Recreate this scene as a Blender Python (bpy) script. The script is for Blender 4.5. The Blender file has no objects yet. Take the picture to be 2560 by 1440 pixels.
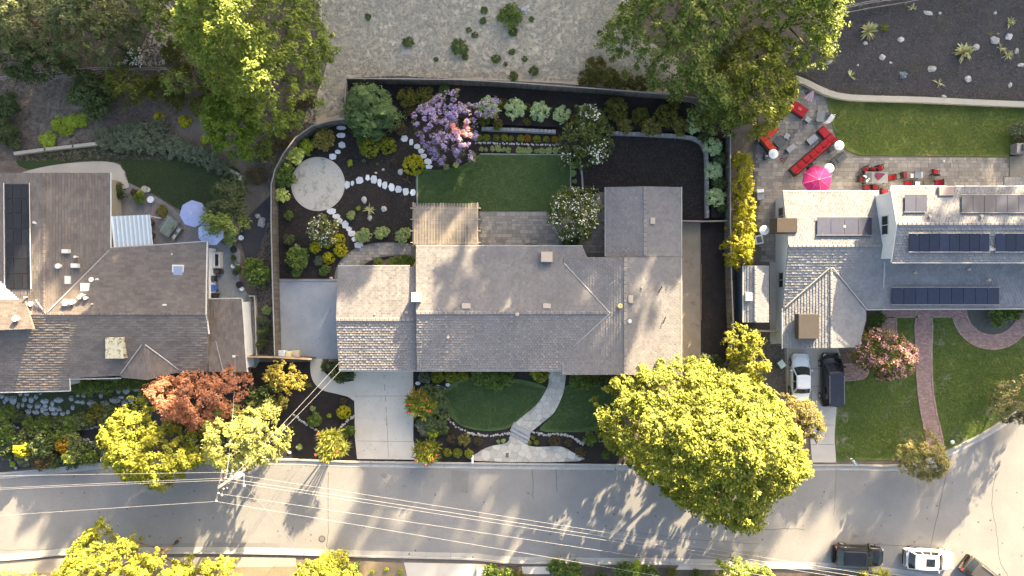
import bpy, bmesh, math, random
import numpy as np
from mathutils import Vector, Matrix, noise

SC = bpy.context.scene
C = SC.collection
R = random.Random(11)
NR = np.random.default_rng(5)
rad = math.radians
H, F = 66.0, 1692.0            # camera height in metres, focal length in photograph pixels

# ------------------------------------------------------------------ camera, sky, sun, exposure
cam = bpy.data.cameras.new('camera')
cam.sensor_width = 36.0
cam.lens = 36.0 * F / 2560.0
cam.clip_start = 0.5
cam.clip_end = 2500
camo = bpy.data.objects.new('camera', cam)
camo.location = (0, 0, H)
C.objects.link(camo)
SC.camera = camo

AZ, EL = rad(27.0), rad(16.0)
world = bpy.data.worlds.new('World')
SC.world = world
world.use_nodes = True
wn = world.node_tree
for n in list(wn.nodes):
    wn.nodes.remove(n)
wo = wn.nodes.new('ShaderNodeOutputWorld')
bg = wn.nodes.new('ShaderNodeBackground')
sky = wn.nodes.new('ShaderNodeTexSky')
sky.sky_type = 'NISHITA'
sky.sun_disc = False
sky.sun_elevation = EL
sky.sun_rotation = AZ
sky.altitude = 100
sky.air_density = 1.0
sky.dust_density = 6.0
sky.ozone_density = 0.0
bg.inputs['Strength'].default_value = 0.084
wn.links.new(sky.outputs[0], bg.inputs[0])
wn.links.new(bg.outputs[0], wo.inputs[0])

sun = bpy.data.lights.new('sun', 'SUN')
sun.energy = 5.0
sun.angle = rad(0.5)
sun.color = (1.0, 0.79, 0.49)
suno = bpy.data.objects.new('sun', sun)
SV = Vector((math.sin(AZ) * math.cos(EL), math.cos(AZ) * math.cos(EL), math.sin(EL)))
suno.rotation_euler = SV.to_track_quat('Z', 'Y').to_euler()
suno.location = (30, 60, 60)
C.objects.link(suno)

SC.view_settings.view_transform = 'Standard'
SC.view_settings.look = 'None'
SC.view_settings.gamma = 1.0
SC.view_settings.exposure = 2.9
SC.render.engine = 'CYCLES'
SC.cycles.max_bounces = 5
SC.cycles.diffuse_bounces = 3
SC.cycles.glossy_bounces = 2
SC.cycles.transmission_bounces = 3
SC.cycles.transparent_max_bounces = 4

# ------------------------------------------------------------------ positions
def T(y):
    return float(np.interp(y, [-60, -12.9, -8.2, 20, 30, 60, 110], [-.5, -.5, 0, 0, 1.2, 9, 14]))
TB = [-12.9, -8.2, 20, 30, 60, 110]

def W(px, py, z=0.0):
    k = (H - z) / F
    return ((px - 1280) * k, (720 - py) * k)

def G(px, py, dz=0.0):
    z = 0.0
    for _ in range(5):
        x, y = W(px, py, z + dz)
        z = T(y)
    return (x, y, z + dz)

def px2m(p):
    return p * H / F

# ------------------------------------------------------------------ materials
MATS = {}
def _new(name):
    m = bpy.data.materials.new(name)
    m.use_nodes = True
    nt = m.node_tree
    b = nt.nodes['Principled BSDF']
    return m, nt, b

def _pos(nt, scale):
    g = nt.nodes.new('ShaderNodeNewGeometry')
    mp = nt.nodes.new('ShaderNodeMapping')
    mp.inputs['Scale'].default_value = scale if hasattr(scale, '__len__') else (1, 1, 1)
    nt.links.new(g.outputs['Position'], mp.inputs['Vector'])
    return mp.outputs[0]

def _noise(nt, vec, scale, detail=4, rough=.6):
    n = nt.nodes.new('ShaderNodeTexNoise')
    n.inputs['Scale'].default_value = scale
    n.inputs['Detail'].default_value = detail
    n.inputs['Roughness'].default_value = rough
    nt.links.new(vec, n.inputs['Vector'])
    return n.outputs['Fac']

def _ramp(nt, fac, lo, hi, c1, c2):
    r = nt.nodes.new('ShaderNodeValToRGB')
    r.color_ramp.elements[0].position = lo
    r.color_ramp.elements[1].position = hi
    r.color_ramp.elements[0].color = (*c1, 1)
    r.color_ramp.elements[1].color = (*c2, 1)
    nt.links.new(fac, r.inputs[0])
    return r.outputs[0]

def _mix(nt, fac, a, b, mode='MIX'):
    m = nt.nodes.new('ShaderNodeMix')
    m.data_type = 'RGBA'
    m.blend_type = mode
    for s, v in ((0, fac), (6, a), (7, b)):
        if hasattr(v, 'is_linked'):
            nt.links.new(v, m.inputs[s])
        elif s == 0:
            m.inputs[0].default_value = v
        else:
            m.inputs[s].default_value = (*v, 1)
    return m.outputs[2]

def mat(name, c1, c2=None, scale=3.0, fine=25.0, patch=.5, rough=.85, bump=.3, tint=0.0, metal=0.0, spots=None, stretch=(1, 1, 1), spec=.3, coat=0):
    """two-tone noise colour (broad patches and fine grain), per-piece tint from the mesh, bump from the fine grain"""
    if name in MATS:
        return MATS[name]
    c2 = c2 or c1
    m, nt, b = _new(name)
    v = _pos(nt, stretch)
    a = _noise(nt, v, scale, 5)
    f = _noise(nt, v, fine, 3)
    ca = _ramp(nt, a, .35, .65, c1, c2)
    cb = _ramp(nt, f, .3, .7, c1, c2)
    col = _mix(nt, 1 - patch, ca, cb)
    if spots:
        sc, lo, hi, sc_col = spots
        s = _noise(nt, v, sc, 6, .7)
        msk = _ramp(nt, s, lo, hi, (0, 0, 0), (1, 1, 1))
        col = _mix(nt, msk, col, sc_col)
    if tint:
        at = nt.nodes.new('ShaderNodeAttribute')
        at.attribute_name = 'tint'
        mr = nt.nodes.new('ShaderNodeMapRange')
        mr.inputs['To Min'].default_value = 1 - tint
        mr.inputs['To Max'].default_value = 1 + tint
        nt.links.new(at.outputs['Fac'], mr.inputs['Value'])
        cm = nt.nodes.new('ShaderNodeCombineColor')
        for i in range(3):
            nt.links.new(mr.outputs[0], cm.inputs[i])
        col = _mix(nt, 1.0, col, cm.outputs[0], 'MULTIPLY')
    nt.links.new(col, b.inputs['Base Color'])
    b.inputs['Roughness'].default_value = rough
    b.inputs['Metallic'].default_value = metal
    b.inputs['Specular IOR Level'].default_value = spec
    if coat:
        b.inputs['Coat Weight'].default_value = coat
    if bump:
        bp = nt.nodes.new('ShaderNodeBump')
        bp.inputs['Strength'].default_value = bump
        bp.inputs['Distance'].default_value = 0.04
        nt.links.new(f, bp.inputs['Height'])
        nt.links.new(bp.outputs[0], b.inputs['Normal'])
    MATS[name] = m
    return m

def leafmat(name, c1, c2, trans=.3, rough=.55, c3=None):
    if name in MATS:
        return MATS[name]
    m, nt, b = _new(name)
    at = nt.nodes.new('ShaderNodeAttribute')
    at.attribute_name = 'tint'
    col = _ramp(nt, at.outputs['Fac'], 0.1, 0.9, c1, c2)
    if c3:
        r = nt.nodes[-1]
        e = r.color_ramp.elements.new(1.0)
        e.color = (*c3, 1)
    nt.links.new(col, b.inputs['Base Color'])
    b.inputs['Roughness'].default_value = rough
    b.inputs['Specular IOR Level'].default_value = .25
    tr = nt.nodes.new('ShaderNodeBsdfTranslucent')
    g = _mix(nt, 1.0, col, (1.25, 1.2, .7), 'MULTIPLY')
    nt.links.new(g, tr.inputs[0])
    ms = nt.nodes.new('ShaderNodeMixShader')
    ms.inputs[0].default_value = trans
    nt.links.new(b.outputs[0], ms.inputs[1])
    nt.links.new(tr.outputs[0], ms.inputs[2])
    nt.links.new(ms.outputs[0], nt.nodes['Material Output'].inputs[0])
    MATS[name] = m
    return m

def stripemat(name, c1, c2, period, rot=0.0):
    m, nt, b = _new(name)
    g = nt.nodes.new('ShaderNodeTexCoord')
    sx = nt.nodes.new('ShaderNodeSeparateXYZ')
    nt.links.new(g.outputs['Object'], sx.inputs[0])
    mt = nt.nodes.new('ShaderNodeMath'); mt.operation = 'MULTIPLY'; mt.inputs[1].default_value = 1 / period
    nt.links.new(sx.outputs[0], mt.inputs[0])
    fr = nt.nodes.new('ShaderNodeMath'); fr.operation = 'FRACT'
    nt.links.new(mt.outputs[0], fr.inputs[0])
    col = _ramp(nt, fr.outputs[0], .48, .56, c1, c2)
    nt.links.new(col, b.inputs['Base Color'])
    b.inputs['Roughness'].default_value = .8
    return m

# ------------------------------------------------------------------ objects
def props(o, label=None, cat=None, group=None, kind=None):
    if label: o['label'] = label
    if cat: o['category'] = cat
    if group: o['group'] = group
    if kind: o['kind'] = kind
    return o

def thing(name, label, cat, loc=(0, 0, 0), rz=0.0, group=None, kind=None):
    o = bpy.data.objects.new(name, None)
    o.empty_display_size = .2
    o.location = loc
    o.rotation_euler = (0, 0, rz)
    C.objects.link(o)
    return props(o, label, cat, group, kind)

def link(name, me, parent=None, loc=None, rz=0, sc=None):
    o = bpy.data.objects.new(name, me)
    C.objects.link(o)
    if parent: o.parent = parent
    if loc: o.location = loc
    if rz: o.rotation_euler = (0, 0, rz)
    if sc: o.scale = sc
    return o

def tree_copy(src, loc, rz=None, label=None, sc=None):
    r = src.copy(); C.objects.link(r); r.location = loc
    if rz is not None: r.rotation_euler = (0, 0, rz)
    if label: r['label'] = label
    if sc: r.scale = sc
    for ch in list(src.children):
        c = ch.copy(); C.objects.link(c); c.parent = r
        for g in list(ch.children):
            d = g.copy(); C.objects.link(d); d.parent = c
    return r

class M:
    """collects vertices and faces; build() links them as one mesh object"""
    def __init__(s):
        s.V = []; s.Fc = []; s.t = []
    def add(s, vs, fs, tint=.5):
        o = len(s.V)
        s.V += [tuple(v) for v in vs]
        s.Fc += [tuple(i + o for i in f) for f in fs]
        s.t += [tint] * len(vs)
    def box(s, cx, cy, cz, sx, sy, sz, rot=0.0, ch=0.0, tint=.5):
        a, b, c = sx / 2, sy / 2, sz / 2
        if ch:
            lv = [(-c, a, b), (c - ch, a, b), (c, a - ch, b - ch)]
        else:
            lv = [(-c, a, b), (c, a, b)]
        vs = []
        cr_, sr = math.cos(rot), math.sin(rot)
        for z, p, q in lv:
            for ux, uy in ((-p, -q), (p, -q), (p, q), (-p, q)):
                vs.append((cx + ux * cr_ - uy * sr, cy + ux * sr + uy * cr_, cz + z))
        n = len(lv)
        fs = [(3, 2, 1, 0), tuple(range(4 * n - 4, 4 * n))]
        for l in range(n - 1):
            for i in range(4):
                j = (i + 1) % 4
                fs.append((l * 4 + i, l * 4 + j, l * 4 + 4 + j, l * 4 + 4 + i))
        s.add(vs, fs, tint)
        return s
    def prism(s, poly, z0, z1, tint=.5, zf=None, ch=0.0):
        """poly: world xy, counter-clockwise or not; z1 may be replaced by zf(x, y)"""
        ar = sum(poly[i][0] * poly[(i + 1) % len(poly)][1] - poly[(i + 1) % len(poly)][0] * poly[i][1] for i in range(len(poly)))
        if ar < 0: poly = poly[::-1]
        n = len(poly)
        top = [(x, y, zf(x, y) if zf else z1) for x, y in poly]
        bot = [(x, y, z0(x, y) if callable(z0) else z0) for x, y in poly]
        fs = [tuple(range(n, 2 * n))] + [(i, (i + 1) % n, n + (i + 1) % n, n + i) for i in range(n)]
        s.add([*bot, *top], fs, tint)
        return s
    def tube(s, pts, r, n=6, r1=None, tint=.5, cap=True):
        P = [Vector(p) for p in pts]
        r1 = r if r1 is None else r1
        rings = []
        for i, p in enumerate(P):
            d = (P[min(i + 1, len(P) - 1)] - P[max(i - 1, 0)]).normalized()
            u = d.cross(Vector((0, 0, 1)))
            if u.length < 1e-3: u = d.cross(Vector((1, 0, 0)))
            u.normalize(); w = d.cross(u)
            rr = r + (r1 - r) * i / max(1, len(P) - 1)
            rings.append([p + (u * math.cos(2 * math.pi * k / n) + w * math.sin(2 * math.pi * k / n)) * rr for k in range(n)])
        vs = [v for ring in rings for v in ring]
        fs = []
        for i in range(len(P) - 1):
            for k in range(n):
                fs.append((i * n + k, i * n + (k + 1) % n, (i + 1) * n + (k + 1) % n, (i + 1) * n + k))
        if cap:
            fs.append(tuple(range(n - 1, -1, -1))); fs.append(tuple(range(len(P) * n - n, len(P) * n)))
        s.add(vs, fs, tint)
        return s
    def lathe(s, cx, cy, prof, n=12, tint=.5, sx=1, sy=1):
        vs = []; fs = []
        for z, r in prof:
            for k in range(n):
                a = 2 * math.pi * k / n
                vs.append((cx + r * sx * math.cos(a), cy + r * sy * math.sin(a), z))
        for i in range(len(prof) - 1):
            for k in range(n):
                fs.append((i * n + k, i * n + (k + 1) % n, (i + 1) * n + (k + 1) % n, (i + 1) * n + k))
        fs.append(tuple(range(n - 1, -1, -1))); fs.append(tuple(range(len(prof) * n - n, len(prof) * n)))
        s.add(vs, fs, tint)
        return s
    def mesh(s, name, m, off=(0, 0, 0), smooth=False):
        me = bpy.data.meshes.new(name)
        me.from_pydata([(v[0] - off[0], v[1] - off[1], v[2] - off[2]) for v in s.V], [], s.Fc)
        at = me.attributes.new('tint', 'FLOAT', 'POINT')
        at.data.foreach_set('value', s.t)
        if m: me.materials.append(m)
        if smooth:
            me.polygons.foreach_set('use_smooth', [True] * len(me.polygons))
        me.update()
        return me
    def build(s, name, m, parent=None, local=False, smooth=False, kind=None, label=None):
        """world coordinates unless local; a translated parent is allowed for"""
        off = (0, 0, 0)
        if parent is not None and not local:
            off = parent.location if parent.parent is None else (0, 0, 0)
        o = link(name, s.mesh(name, m, off, smooth), parent)
        return props(o, label, None, None, kind)

def cr(pts, n=6, closed=True):
    out = []
    L = len(pts)
    rng_ = range(L) if closed else range(L - 1)
    for i in rng_:
        if closed:
            p0, p1, p2, p3 = pts[i - 1], pts[i], pts[(i + 1) % L], pts[(i + 2) % L]
        else:
            p0, p1, p2, p3 = pts[max(i - 1, 0)], pts[i], pts[i + 1], pts[min(i + 2, L - 1)]
        for k in range(n):
            t = k / n
            out.append(tuple(.5 * ((2 * p1[j]) + (-p0[j] + p2[j]) * t + (2 * p0[j] - 5 * p1[j] + 4 * p2[j] - p3[j]) * t * t + (-p0[j] + 3 * p1[j] - 3 * p2[j] + p3[j]) * t ** 3) for j in range(2)))
    if not closed: out.append(tuple(pts[-1]))
    return out

def inpoly(x, y, poly):
    c = False
    j = len(poly) - 1
    for i in range(len(poly)):
        xi, yi = poly[i]; xj, yj = poly[j]
        if (yi > y) != (yj > y) and x < (xj - xi) * (y - yi) / (yj - yi) + xi:
            c = not c
        j = i
    return c

def sheet(name, pts, m, dz, thick=0.0, label=None, parent=None, world_xy=False, kind='structure', zc=None):
    """ground sheet draped on the terrain, a hair above the one below; pts in photograph pixels"""
    xy = [p if world_xy else G(*p)[:2] for p in pts]
    bm = bmesh.new()
    vs = [bm.verts.new((x, y, 0)) for x, y in xy]
    bm.faces.new(vs)
    bmesh.ops.triangulate(bm, faces=bm.faces[:])
    if zc is None:
        for yb in TB:
            bmesh.ops.bisect_plane(bm, geom=bm.verts[:] + bm.edges[:] + bm.faces[:], plane_co=(0, yb, 0), plane_no=(0, 1, 0))
    bmesh.ops.recalc_face_normals(bm, faces=bm.faces[:])
    if thick:
        top = bm.faces[:]
        r = bmesh.ops.extrude_face_region(bm, geom=top)
        nv = {v for v in r['geom'] if isinstance(v, bmesh.types.BMVert)}
        for v in bm.verts:
            z = zc if zc is not None else T(v.co.y)
            v.co.z = z + dz + (0 if v in nv else -thick)
    else:
        for v in bm.verts:
            v.co.z = (zc if zc is not None else T(v.co.y)) + dz
    bm.normal_update()
    for f in bm.faces:
        if not thick and f.normal.z < 0: f.normal_flip()
    me = bpy.data.meshes.new(name)
    if thick: bmesh.ops.recalc_face_normals(bm, faces=bm.faces[:])
    bm.to_mesh(me); bm.free()
    me.materials.append(m)
    o = link(name, me, parent)
    props(o, label, None, None, kind)
    return o

# ------------------------------------------------------------------ foliage
def fastmesh(name, V, nper, m, tint, smooth=False):
    """V (N*nper,3): N separate polygons of nper corners"""
    me = bpy.data.meshes.new(name)
    nv = len(V); nf = nv // nper
    me.vertices.add(nv)
    me.vertices.foreach_set('co', np.ascontiguousarray(V, dtype=np.float32).ravel())
    me.loops.add(nv)
    me.loops.foreach_set('vertex_index', np.arange(nv, dtype=np.int32))
    me.polygons.add(nf)
    me.polygons.foreach_set('loop_start', np.arange(0, nv, nper, dtype=np.int32))
    me.polygons.foreach_set('loop_total', np.full(nf, nper, dtype=np.int32))
    at = me.attributes.new('tint', 'FLOAT', 'POINT')
    at.data.foreach_set('value', np.repeat(tint, nper).astype(np.float32))
    me.materials.append(m)
    me.update(calc_edges=True)
    return me

def unit(a):
    return a / np.maximum(np.linalg.norm(a, axis=1, keepdims=True), 1e-9)

def leaves(Cn, rc, n, size, asp=1.8, up=.55, out=.5, ct=None, zs=.75, rng=None, sub=0, sunny=.32):
    """n leaves round each clump centre; with sub, gathered on that many little sprays; blades lean to the light"""
    rng = rng or NR
    k = len(Cn)
    idx = np.repeat(np.arange(k), n)
    N = len(idx)
    d = unit(rng.normal(size=(N, 3)))
    d[:, 2] = np.where(rng.random(N) < .82, np.abs(d[:, 2]), d[:, 2])
    r = rc[idx] * (.35 + .65 * np.cbrt(rng.random(N)))
    if sub:
        sd = unit(rng.normal(size=(k, sub, 3))) * (.45 + .6 * rng.random((k, sub, 1)))
        sd[:, :, 2] = np.abs(sd[:, :, 2]) * .8 - .1
        si = rng.integers(0, sub, N)
        an = .7 + .6 * rng.random((k, 3))
        p = Cn[idx] + (sd[idx, si] * rc[idx][:, None] + d * (r * .42)[:, None]) * an[idx]
        d = unit(d + sd[idx, si] * .8)
    else:
        p = Cn[idx] + d * r[:, None] * np.array([1, 1, zs])
    lean = np.array(SV) * sunny
    nr = unit(d * out + np.array([0, 0, up * .7]) + lean + rng.normal(size=(N, 3)) * .42)
    a = d + rng.normal(size=(N, 3)) * .55
    a = unit(a - nr * np.sum(a * nr, axis=1, keepdims=True))
    b = np.cross(nr, a)
    s = (size * (.55 + .9 * rng.random(N)))[:, None]
    V = np.stack([p - a * s * .5, p + b * s * .5 / asp, p + a * s * .5, p - b * s * .5 / asp], axis=1).reshape(-1, 3)
    t = (ct[idx] if ct is not None else .5) * .55 + rng.random(N) * .45
    return V, np.clip(t, 0, 1)

def edge_dist(P, poly):
    poly = np.array(poly)
    A = poly; B = np.roll(poly, -1, axis=0)
    best = np.full(len(P), 1e9)
    for a, b in zip(A, B):
        ab = b - a
        t = np.clip(((P - a) @ ab) / max(ab @ ab, 1e-9), 0, 1)
        best = np.minimum(best, np.linalg.norm(P - (a + t[:, None] * ab), axis=1))
    return best

def inside(P, poly):
    res = np.zeros(len(P), bool)
    x, y = P[:, 0], P[:, 1]
    j = len(poly) - 1
    for i in range(len(poly)):
        xi, yi = poly[i]; xj, yj = poly[j]
        if yi != yj:
            c = ((yi > y) != (yj > y)) & (x < (xj - xi) * (y - yi) / (yj - yi) + xi)
            res ^= c
        j = i
    return res

def blob(cx, cy, rx, ry=None, n=14, jag=.14, seed=0):
    ry = ry or rx
    r_ = random.Random(seed * 77 + int(cx * 3 + cy))
    return [(cx + rx * (1 + r_.uniform(-jag, jag)) * math.cos(2 * math.pi * i / n), cy + ry * (1 + r_.uniform(-jag, jag)) * math.sin(2 * math.pi * i / n)) for i in range(n)]

def crown_pts(poly, z0, z1, rc, dens, lump=3.0, seed=0.0, profile=1.0):
    """clump centres over an uneven dome that fills the outline poly (world xy)"""
    P = np.array(poly)
    lo, hi = P.min(0), P.max(0)
    area = abs(np.sum(P[:, 0] * np.roll(P[:, 1], -1) - np.roll(P[:, 0], -1) * P[:, 1])) / 2
    n = max(6, int(area / (rc * rc) * dens))
    S = lo + NR.random((n * 6, 2)) * (hi - lo)
    S = S[inside(S, poly)]
    S = S[:n]
    d = edge_dist(S, poly)
    dm = max(d.max(), .1)
    q = np.clip(d / dm, 0, 1)
    dome = np.sqrt(np.clip(1 - (1 - q) ** 2, 0, 1)) ** profile
    lp = np.array([noise.noise(Vector((x / lump + seed, y / lump - seed, seed))) for x, y in S]) * .5 + .5
    lp2 = np.array([noise.noise(Vector((x / lump * 2.6 + seed, y / lump * 2.6, seed + 9))) for x, y in S]) * .5 + .5
    z = z0 + (z1 - z0) * (.05 + .95 * dome) * (.50 + .50 * lp + .28 * lp2)
    ct = np.clip(.25 + .5 * lp2 + NR.normal(size=len(S)) * .16, 0, 1)
    return np.column_stack([S, z]), ct

def crown_mesh(name, poly, z0, z1, m, rc=.8, dens=1.2, n=55, size=.3, asp=1.8, lump=3.0, seed=0.0, under=.6, up=.55, profile=1.0, sub=7):
    Cn, ct = crown_pts(poly, z0, z1, rc, dens, lump, seed, profile)
    k = int(len(Cn) * under)
    if k:
        ix = np.arange(k) % len(Cn); lowr = Cn[ix].copy(); q_ = (.15 + .7 * NR.random(k)); lowr[:, 2] = z0 * (1 - q_) + lowr[:, 2] * q_ - .2
        lowr[:, :2] += NR.normal(size=(k, 2)) * rc * .5
        Cn = np.vstack([Cn, lowr]); ct = np.concatenate([ct, ct[ix]])
    rcs = rc * (.45 + .95 * NR.random(len(Cn)))
    V, t = leaves(Cn, rcs, n, size, asp, up=up, ct=ct, sub=sub, sunny=.75)
    return fastmesh(name, V, 4, m, t), Cn

BARK = mat('bark', (.10, .075, .05), (.2, .16, .11), scale=2, fine=14, bump=.6)

def tree(label, poly, zt, m, name='tree', cat='tree', z0=None, px_z=None, trunk=None, group=None, flowers=None, world_xy=False, tr=.22, limbs=8, **kw):
    """trunk and limbs plus a leafy crown; poly in photograph pixels at the crown's middle height"""
    z0 = zt * .35 if z0 is None else z0
    zm = zt * .42
    if world_xy:
        pw = poly
    else:
        cy = sum(p[1] for p in poly) / len(poly)
        g = T(W(0, cy, zm)[1])
        pw = [W(p[0], p[1], zm + g) for p in poly]
    cx = sum(p[0] for p in pw) / len(pw); cyw = sum(p[1] for p in pw) / len(pw)
    if trunk: cx, cyw = W(*trunk)
    gz = T(cyw)
    o = thing(name, label, cat, (cx, cyw, gz), 0, group)
    pw2 = [(x - cx, y - cyw) for x, y in pw]
    me, Cn = crown_mesh('crown', pw2, z0, zt, m, seed=(cx * .37) % 50, **kw)
    link('crown', me, o)
    mb = M()
    hi = Vector((0, 0, z0 + (zt - z0) * .35))
    mb.tube([(0, 0, -.3), (tr * .4, 0, z0 * .5), tuple(hi)], tr, 8, tr * .55)
    mb.build('trunk', BARK, o, local=True, smooth=True)
    mb = M()
    for c in [Cn[i] for i in NR.integers(0, len(Cn), limbs)]:
        s = Vector((0, 0, R.uniform(z0 * .7, hi.z)))
        e = Vector(c); mid = (s + e) / 2 + Vector((R.uniform(-.3, .3), R.uniform(-.3, .3), .3))
        mb.tube([s, mid, e - Vector((0, 0, .1))], tr * .4, 5, tr * .08)
    mb.build('limb', BARK, o, local=True, smooth=True, kind='stuff')
    if flowers:
        for fm, frac, fs, box in flowers:
            sel = Cn
            if box:
                cxw, cyw2 = W(box[0], box[1], zm); rr = px2m(box[2])
                keep = np.hypot(Cn[:, 0] + cx - cxw, Cn[:, 1] + cyw - cyw2) < rr
                sel = Cn[keep]
            if len(sel) == 0: continue
            kk = max(1, int(len(sel) * frac))
            sel = sel[NR.permutation(len(sel))[:kk]].copy()
            sel[:, 2] += kw.get('rc', .8) * .45
            V, t = leaves(sel, np.full(len(sel), kw.get('rc', .8) * (.9 if fm is F_WHT else .6)), 5 if fm is F_WHT else 14, fs, 1.1, up=1.0, out=.3)
            link('flower', fastmesh('flower', V, 4, fm, t), o)['kind'] = 'stuff'
    return o

SHRUBS = {}
def shrub_mesh(kind, var):
    key = (kind, var)
    if key in SHRUBS: return SHRUBS[key]
    m, style = KINDS[kind]
    rng = np.random.default_rng(hash(kind) % 1 + var * 13 + len(kind))
    if style == 'ball':
        k = 90
        d = unit(rng.normal(size=(k, 3))); d[:, 2] = np.abs(d[:, 2])
        Cn = d * np.array([.86, .86, .8]); rc = np.full(k, .17)
        V, t = leaves(Cn, rc, 14, .15, 1.4, up=.2, out=1.0, ct=rng.random(k), rng=rng)
    elif style == 'loose':
        k = 36
        a = rng.random(k) * 6.283; q = np.sqrt(rng.random(k)) * .78
        Cn = np.column_stack([np.cos(a) * q, np.sin(a) * q, .25 + .5 * np.sqrt(1 - q * q) + rng.normal(size=k) * .1])
        V, t = leaves(Cn, .2 + rng.random(k) * .16, 34, .19, 2.0, ct=rng.random(k), rng=rng)
    elif style == 'big':
        k = 22
        a = rng.random(k) * 6.283; q = np.sqrt(rng.random(k)) * .75
        Cn = np.column_stack([np.cos(a) * q, np.sin(a) * q, .25 + .5 * np.sqrt(1 - q * q)])
        V, t = leaves(Cn, .22 + rng.random(k) * .12, 16, .32, 1.3, ct=rng.random(k), rng=rng)
    else:  # 'fine'
        k = 62
        a = rng.random(k) * 6.283; q = np.sqrt(rng.random(k)) * .85
        Cn = np.column_stack([np.cos(a) * q, np.sin(a) * q, .2 + .6 * np.sqrt(np.clip(1 - q * q, 0, 1)) + rng.normal(size=k) * .06])
        V, t = leaves(Cn, .14 + rng.random(k) * .12, 26, .17, 2.6, up=.3, out=.8, ct=rng.random(k), rng=rng)
    SHRUBS[key] = fastmesh('foliage', V, 4, m, t)
    return SHRUBS[key]

def shrub(px, py, r, kind, label, cat='shrub', group=None, h=None, name='shrub', dz=0.0, ry=None, rz=None):
    rm = px2m(r) * 1.12
    h = h or rm * 1.2
    x, y, z = G(px, py, dz)
    x, y = W(px, py, z + h * .6)
    o = link(name, shrub_mesh(kind, R.randrange(3)), None, (x, y, z - .02), R.uniform(0, 6.28) if rz is None else rz, (rm, px2m(ry) if ry else rm * R.uniform(.92, 1.08), h))
    return props(o, label, cat, group)

def spikes(heads, L, n, w, m, name='leaf', elev=(5, 70), droop=.35, parent=None, tip=None, kind='stuff'):
    """long pointed leaves radiating from each head: heads [(x,y,z)] in the parent's frame"""
    rng = NR
    Hd = np.repeat(np.array(heads, float), n, axis=0)
    N = len(Hd)
    a = rng.random(N) * 6.283
    e = np.radians(elev[0] + (elev[1] - elev[0]) * rng.random(N))
    d = np.column_stack([np.cos(a) * np.cos(e), np.sin(a) * np.cos(e), np.sin(e)])
    side = np.column_stack([-np.sin(a), np.cos(a), np.zeros(N)])
    l = (L * (.65 + .5 * rng.random(N)))[:, None]
    ww = w * (.7 + .6 * rng.random(N))[:, None]
    mid = Hd + d * l * .55
    end = Hd + d * l; end[:, 2] -= droop * l[:, 0] * np.cos(e)
    V = np.stack([Hd - side * ww * .35, mid - side * ww * .5, end, mid + side * ww * .5, Hd + side * ww * .35], axis=1).reshape(-1, 3)
    t = rng.random(N)
    o = link(name, fastmesh(name, V, 5, m, t), parent)
    if kind: o['kind'] = kind
    return o

# ------------------------------------------------------------------ surface materials
SOIL = mat('soil', (.10, .08, .068), (.18, .145, .12), scale=.5, fine=9, bump=.8, patch=.5, spots=(1.1, .5, .62, (.17, .14, .12)))
DRY = mat('dry_grass', (.46, .385, .29), (.68, .575, .43), scale=.35, fine=6, bump=.5, patch=.5, spots=(.16, .52, .66, (.45, .41, .37)))
MULCH = mat('mulch', (.008, .0065, .0065), (.032, .026, .025), scale=.9, fine=16, bump=1.0, patch=.35, spots=(2.2, .56, .72, (.045, .038, .036)))
GMULCH = mat('grey_mulch', (.034, .030, .032), (.095, .085, .084), scale=.5, fine=12, bump=1.0, patch=.45, spots=(.35, .5, .68, (.05, .048, .03)))
LAWN = mat('lawn_grass', (.042, .08, .022), (.09, .135, .048), scale=.7, fine=13, bump=1.0, patch=.55, spots=(.35, .52, .7, (.07, .105, .028)))
LAWN_R = mat('yellowish_lawn_grass', (.045, .085, .016), (.14, .18, .035), scale=.45, fine=10, bump=1.0, patch=.6, spots=(.35, .52, .7, (.22, .22, .06)))  # yellower, patchier grass than the back lawn
LAWN_F = mat('patchy_lawn_grass', (.035, .07, .012), (.12, .15, .03), scale=.45, fine=10, bump=1.0, patch=.6, spots=(.3, .55, .68, (.24, .21, .16)))
LAWN_D = mat('dark_lawn_grass', (.026, .048, .014), (.05, .078, .025), scale=.6, fine=13, bump=1.0, patch=.5)  # darker green than the other lawns
ASPH = mat('asphalt', (.18, .177, .178), (.25, .245, .24), scale=.22, fine=15, bump=.5, patch=.55, spots=(.12, .5, .75, (.18, .178, .18)))
CONC = mat('concrete', (.44, .405, .36), (.52, .48, .43), scale=.6, fine=14, bump=.2, patch=.6, spots=(.4, .52, .75, (.42, .39, .35)))
DCONC = mat('stained_concrete', (.15, .145, .135), (.235, .225, .205), scale=.5, fine=12, bump=.3, patch=.6, spots=(.5, .5, .72, (.28, .26, .23)))
BCONC = mat('blue_grey_concrete', (.20, .225, .26), (.27, .30, .345), scale=.5, fine=16, bump=.2, patch=.6, spots=(.3, .5, .7, (.27, .30, .335)))
KERB = mat('kerb_concrete', (.30, .295, .285), (.38, .37, .35), scale=1, fine=14, bump=.2)
GROUT = mat('grout', (.28, .265, .24), (.34, .32, .29), fine=20)
STONE = mat('pale_stone', (.50, .52, .56), (.64, .65, .68), scale=2, fine=20, tint=.12, bump=.3)
GSTONE = mat('garden_flagstone', (.22, .25, .29), (.33, .36, .40), scale=2, fine=20, tint=.18, bump=.4)
FSTONE = mat('cream_flagstone', (.40, .375, .335), (.48, .455, .41), scale=2, fine=15, tint=.16, bump=.3)
ROCK = mat('rock', (.32, .31, .30), (.52, .50, .48), scale=3, fine=14, tint=.2, bump=.8)
BLOCK = mat('wall_block', (.22, .22, .22), (.33, .325, .32), scale=2, fine=14, tint=.15, bump=.5)
PAVER = mat('paver', (.20, .19, .18), (.29, .275, .26), scale=1, fine=14, tint=.22, bump=.4)
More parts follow.
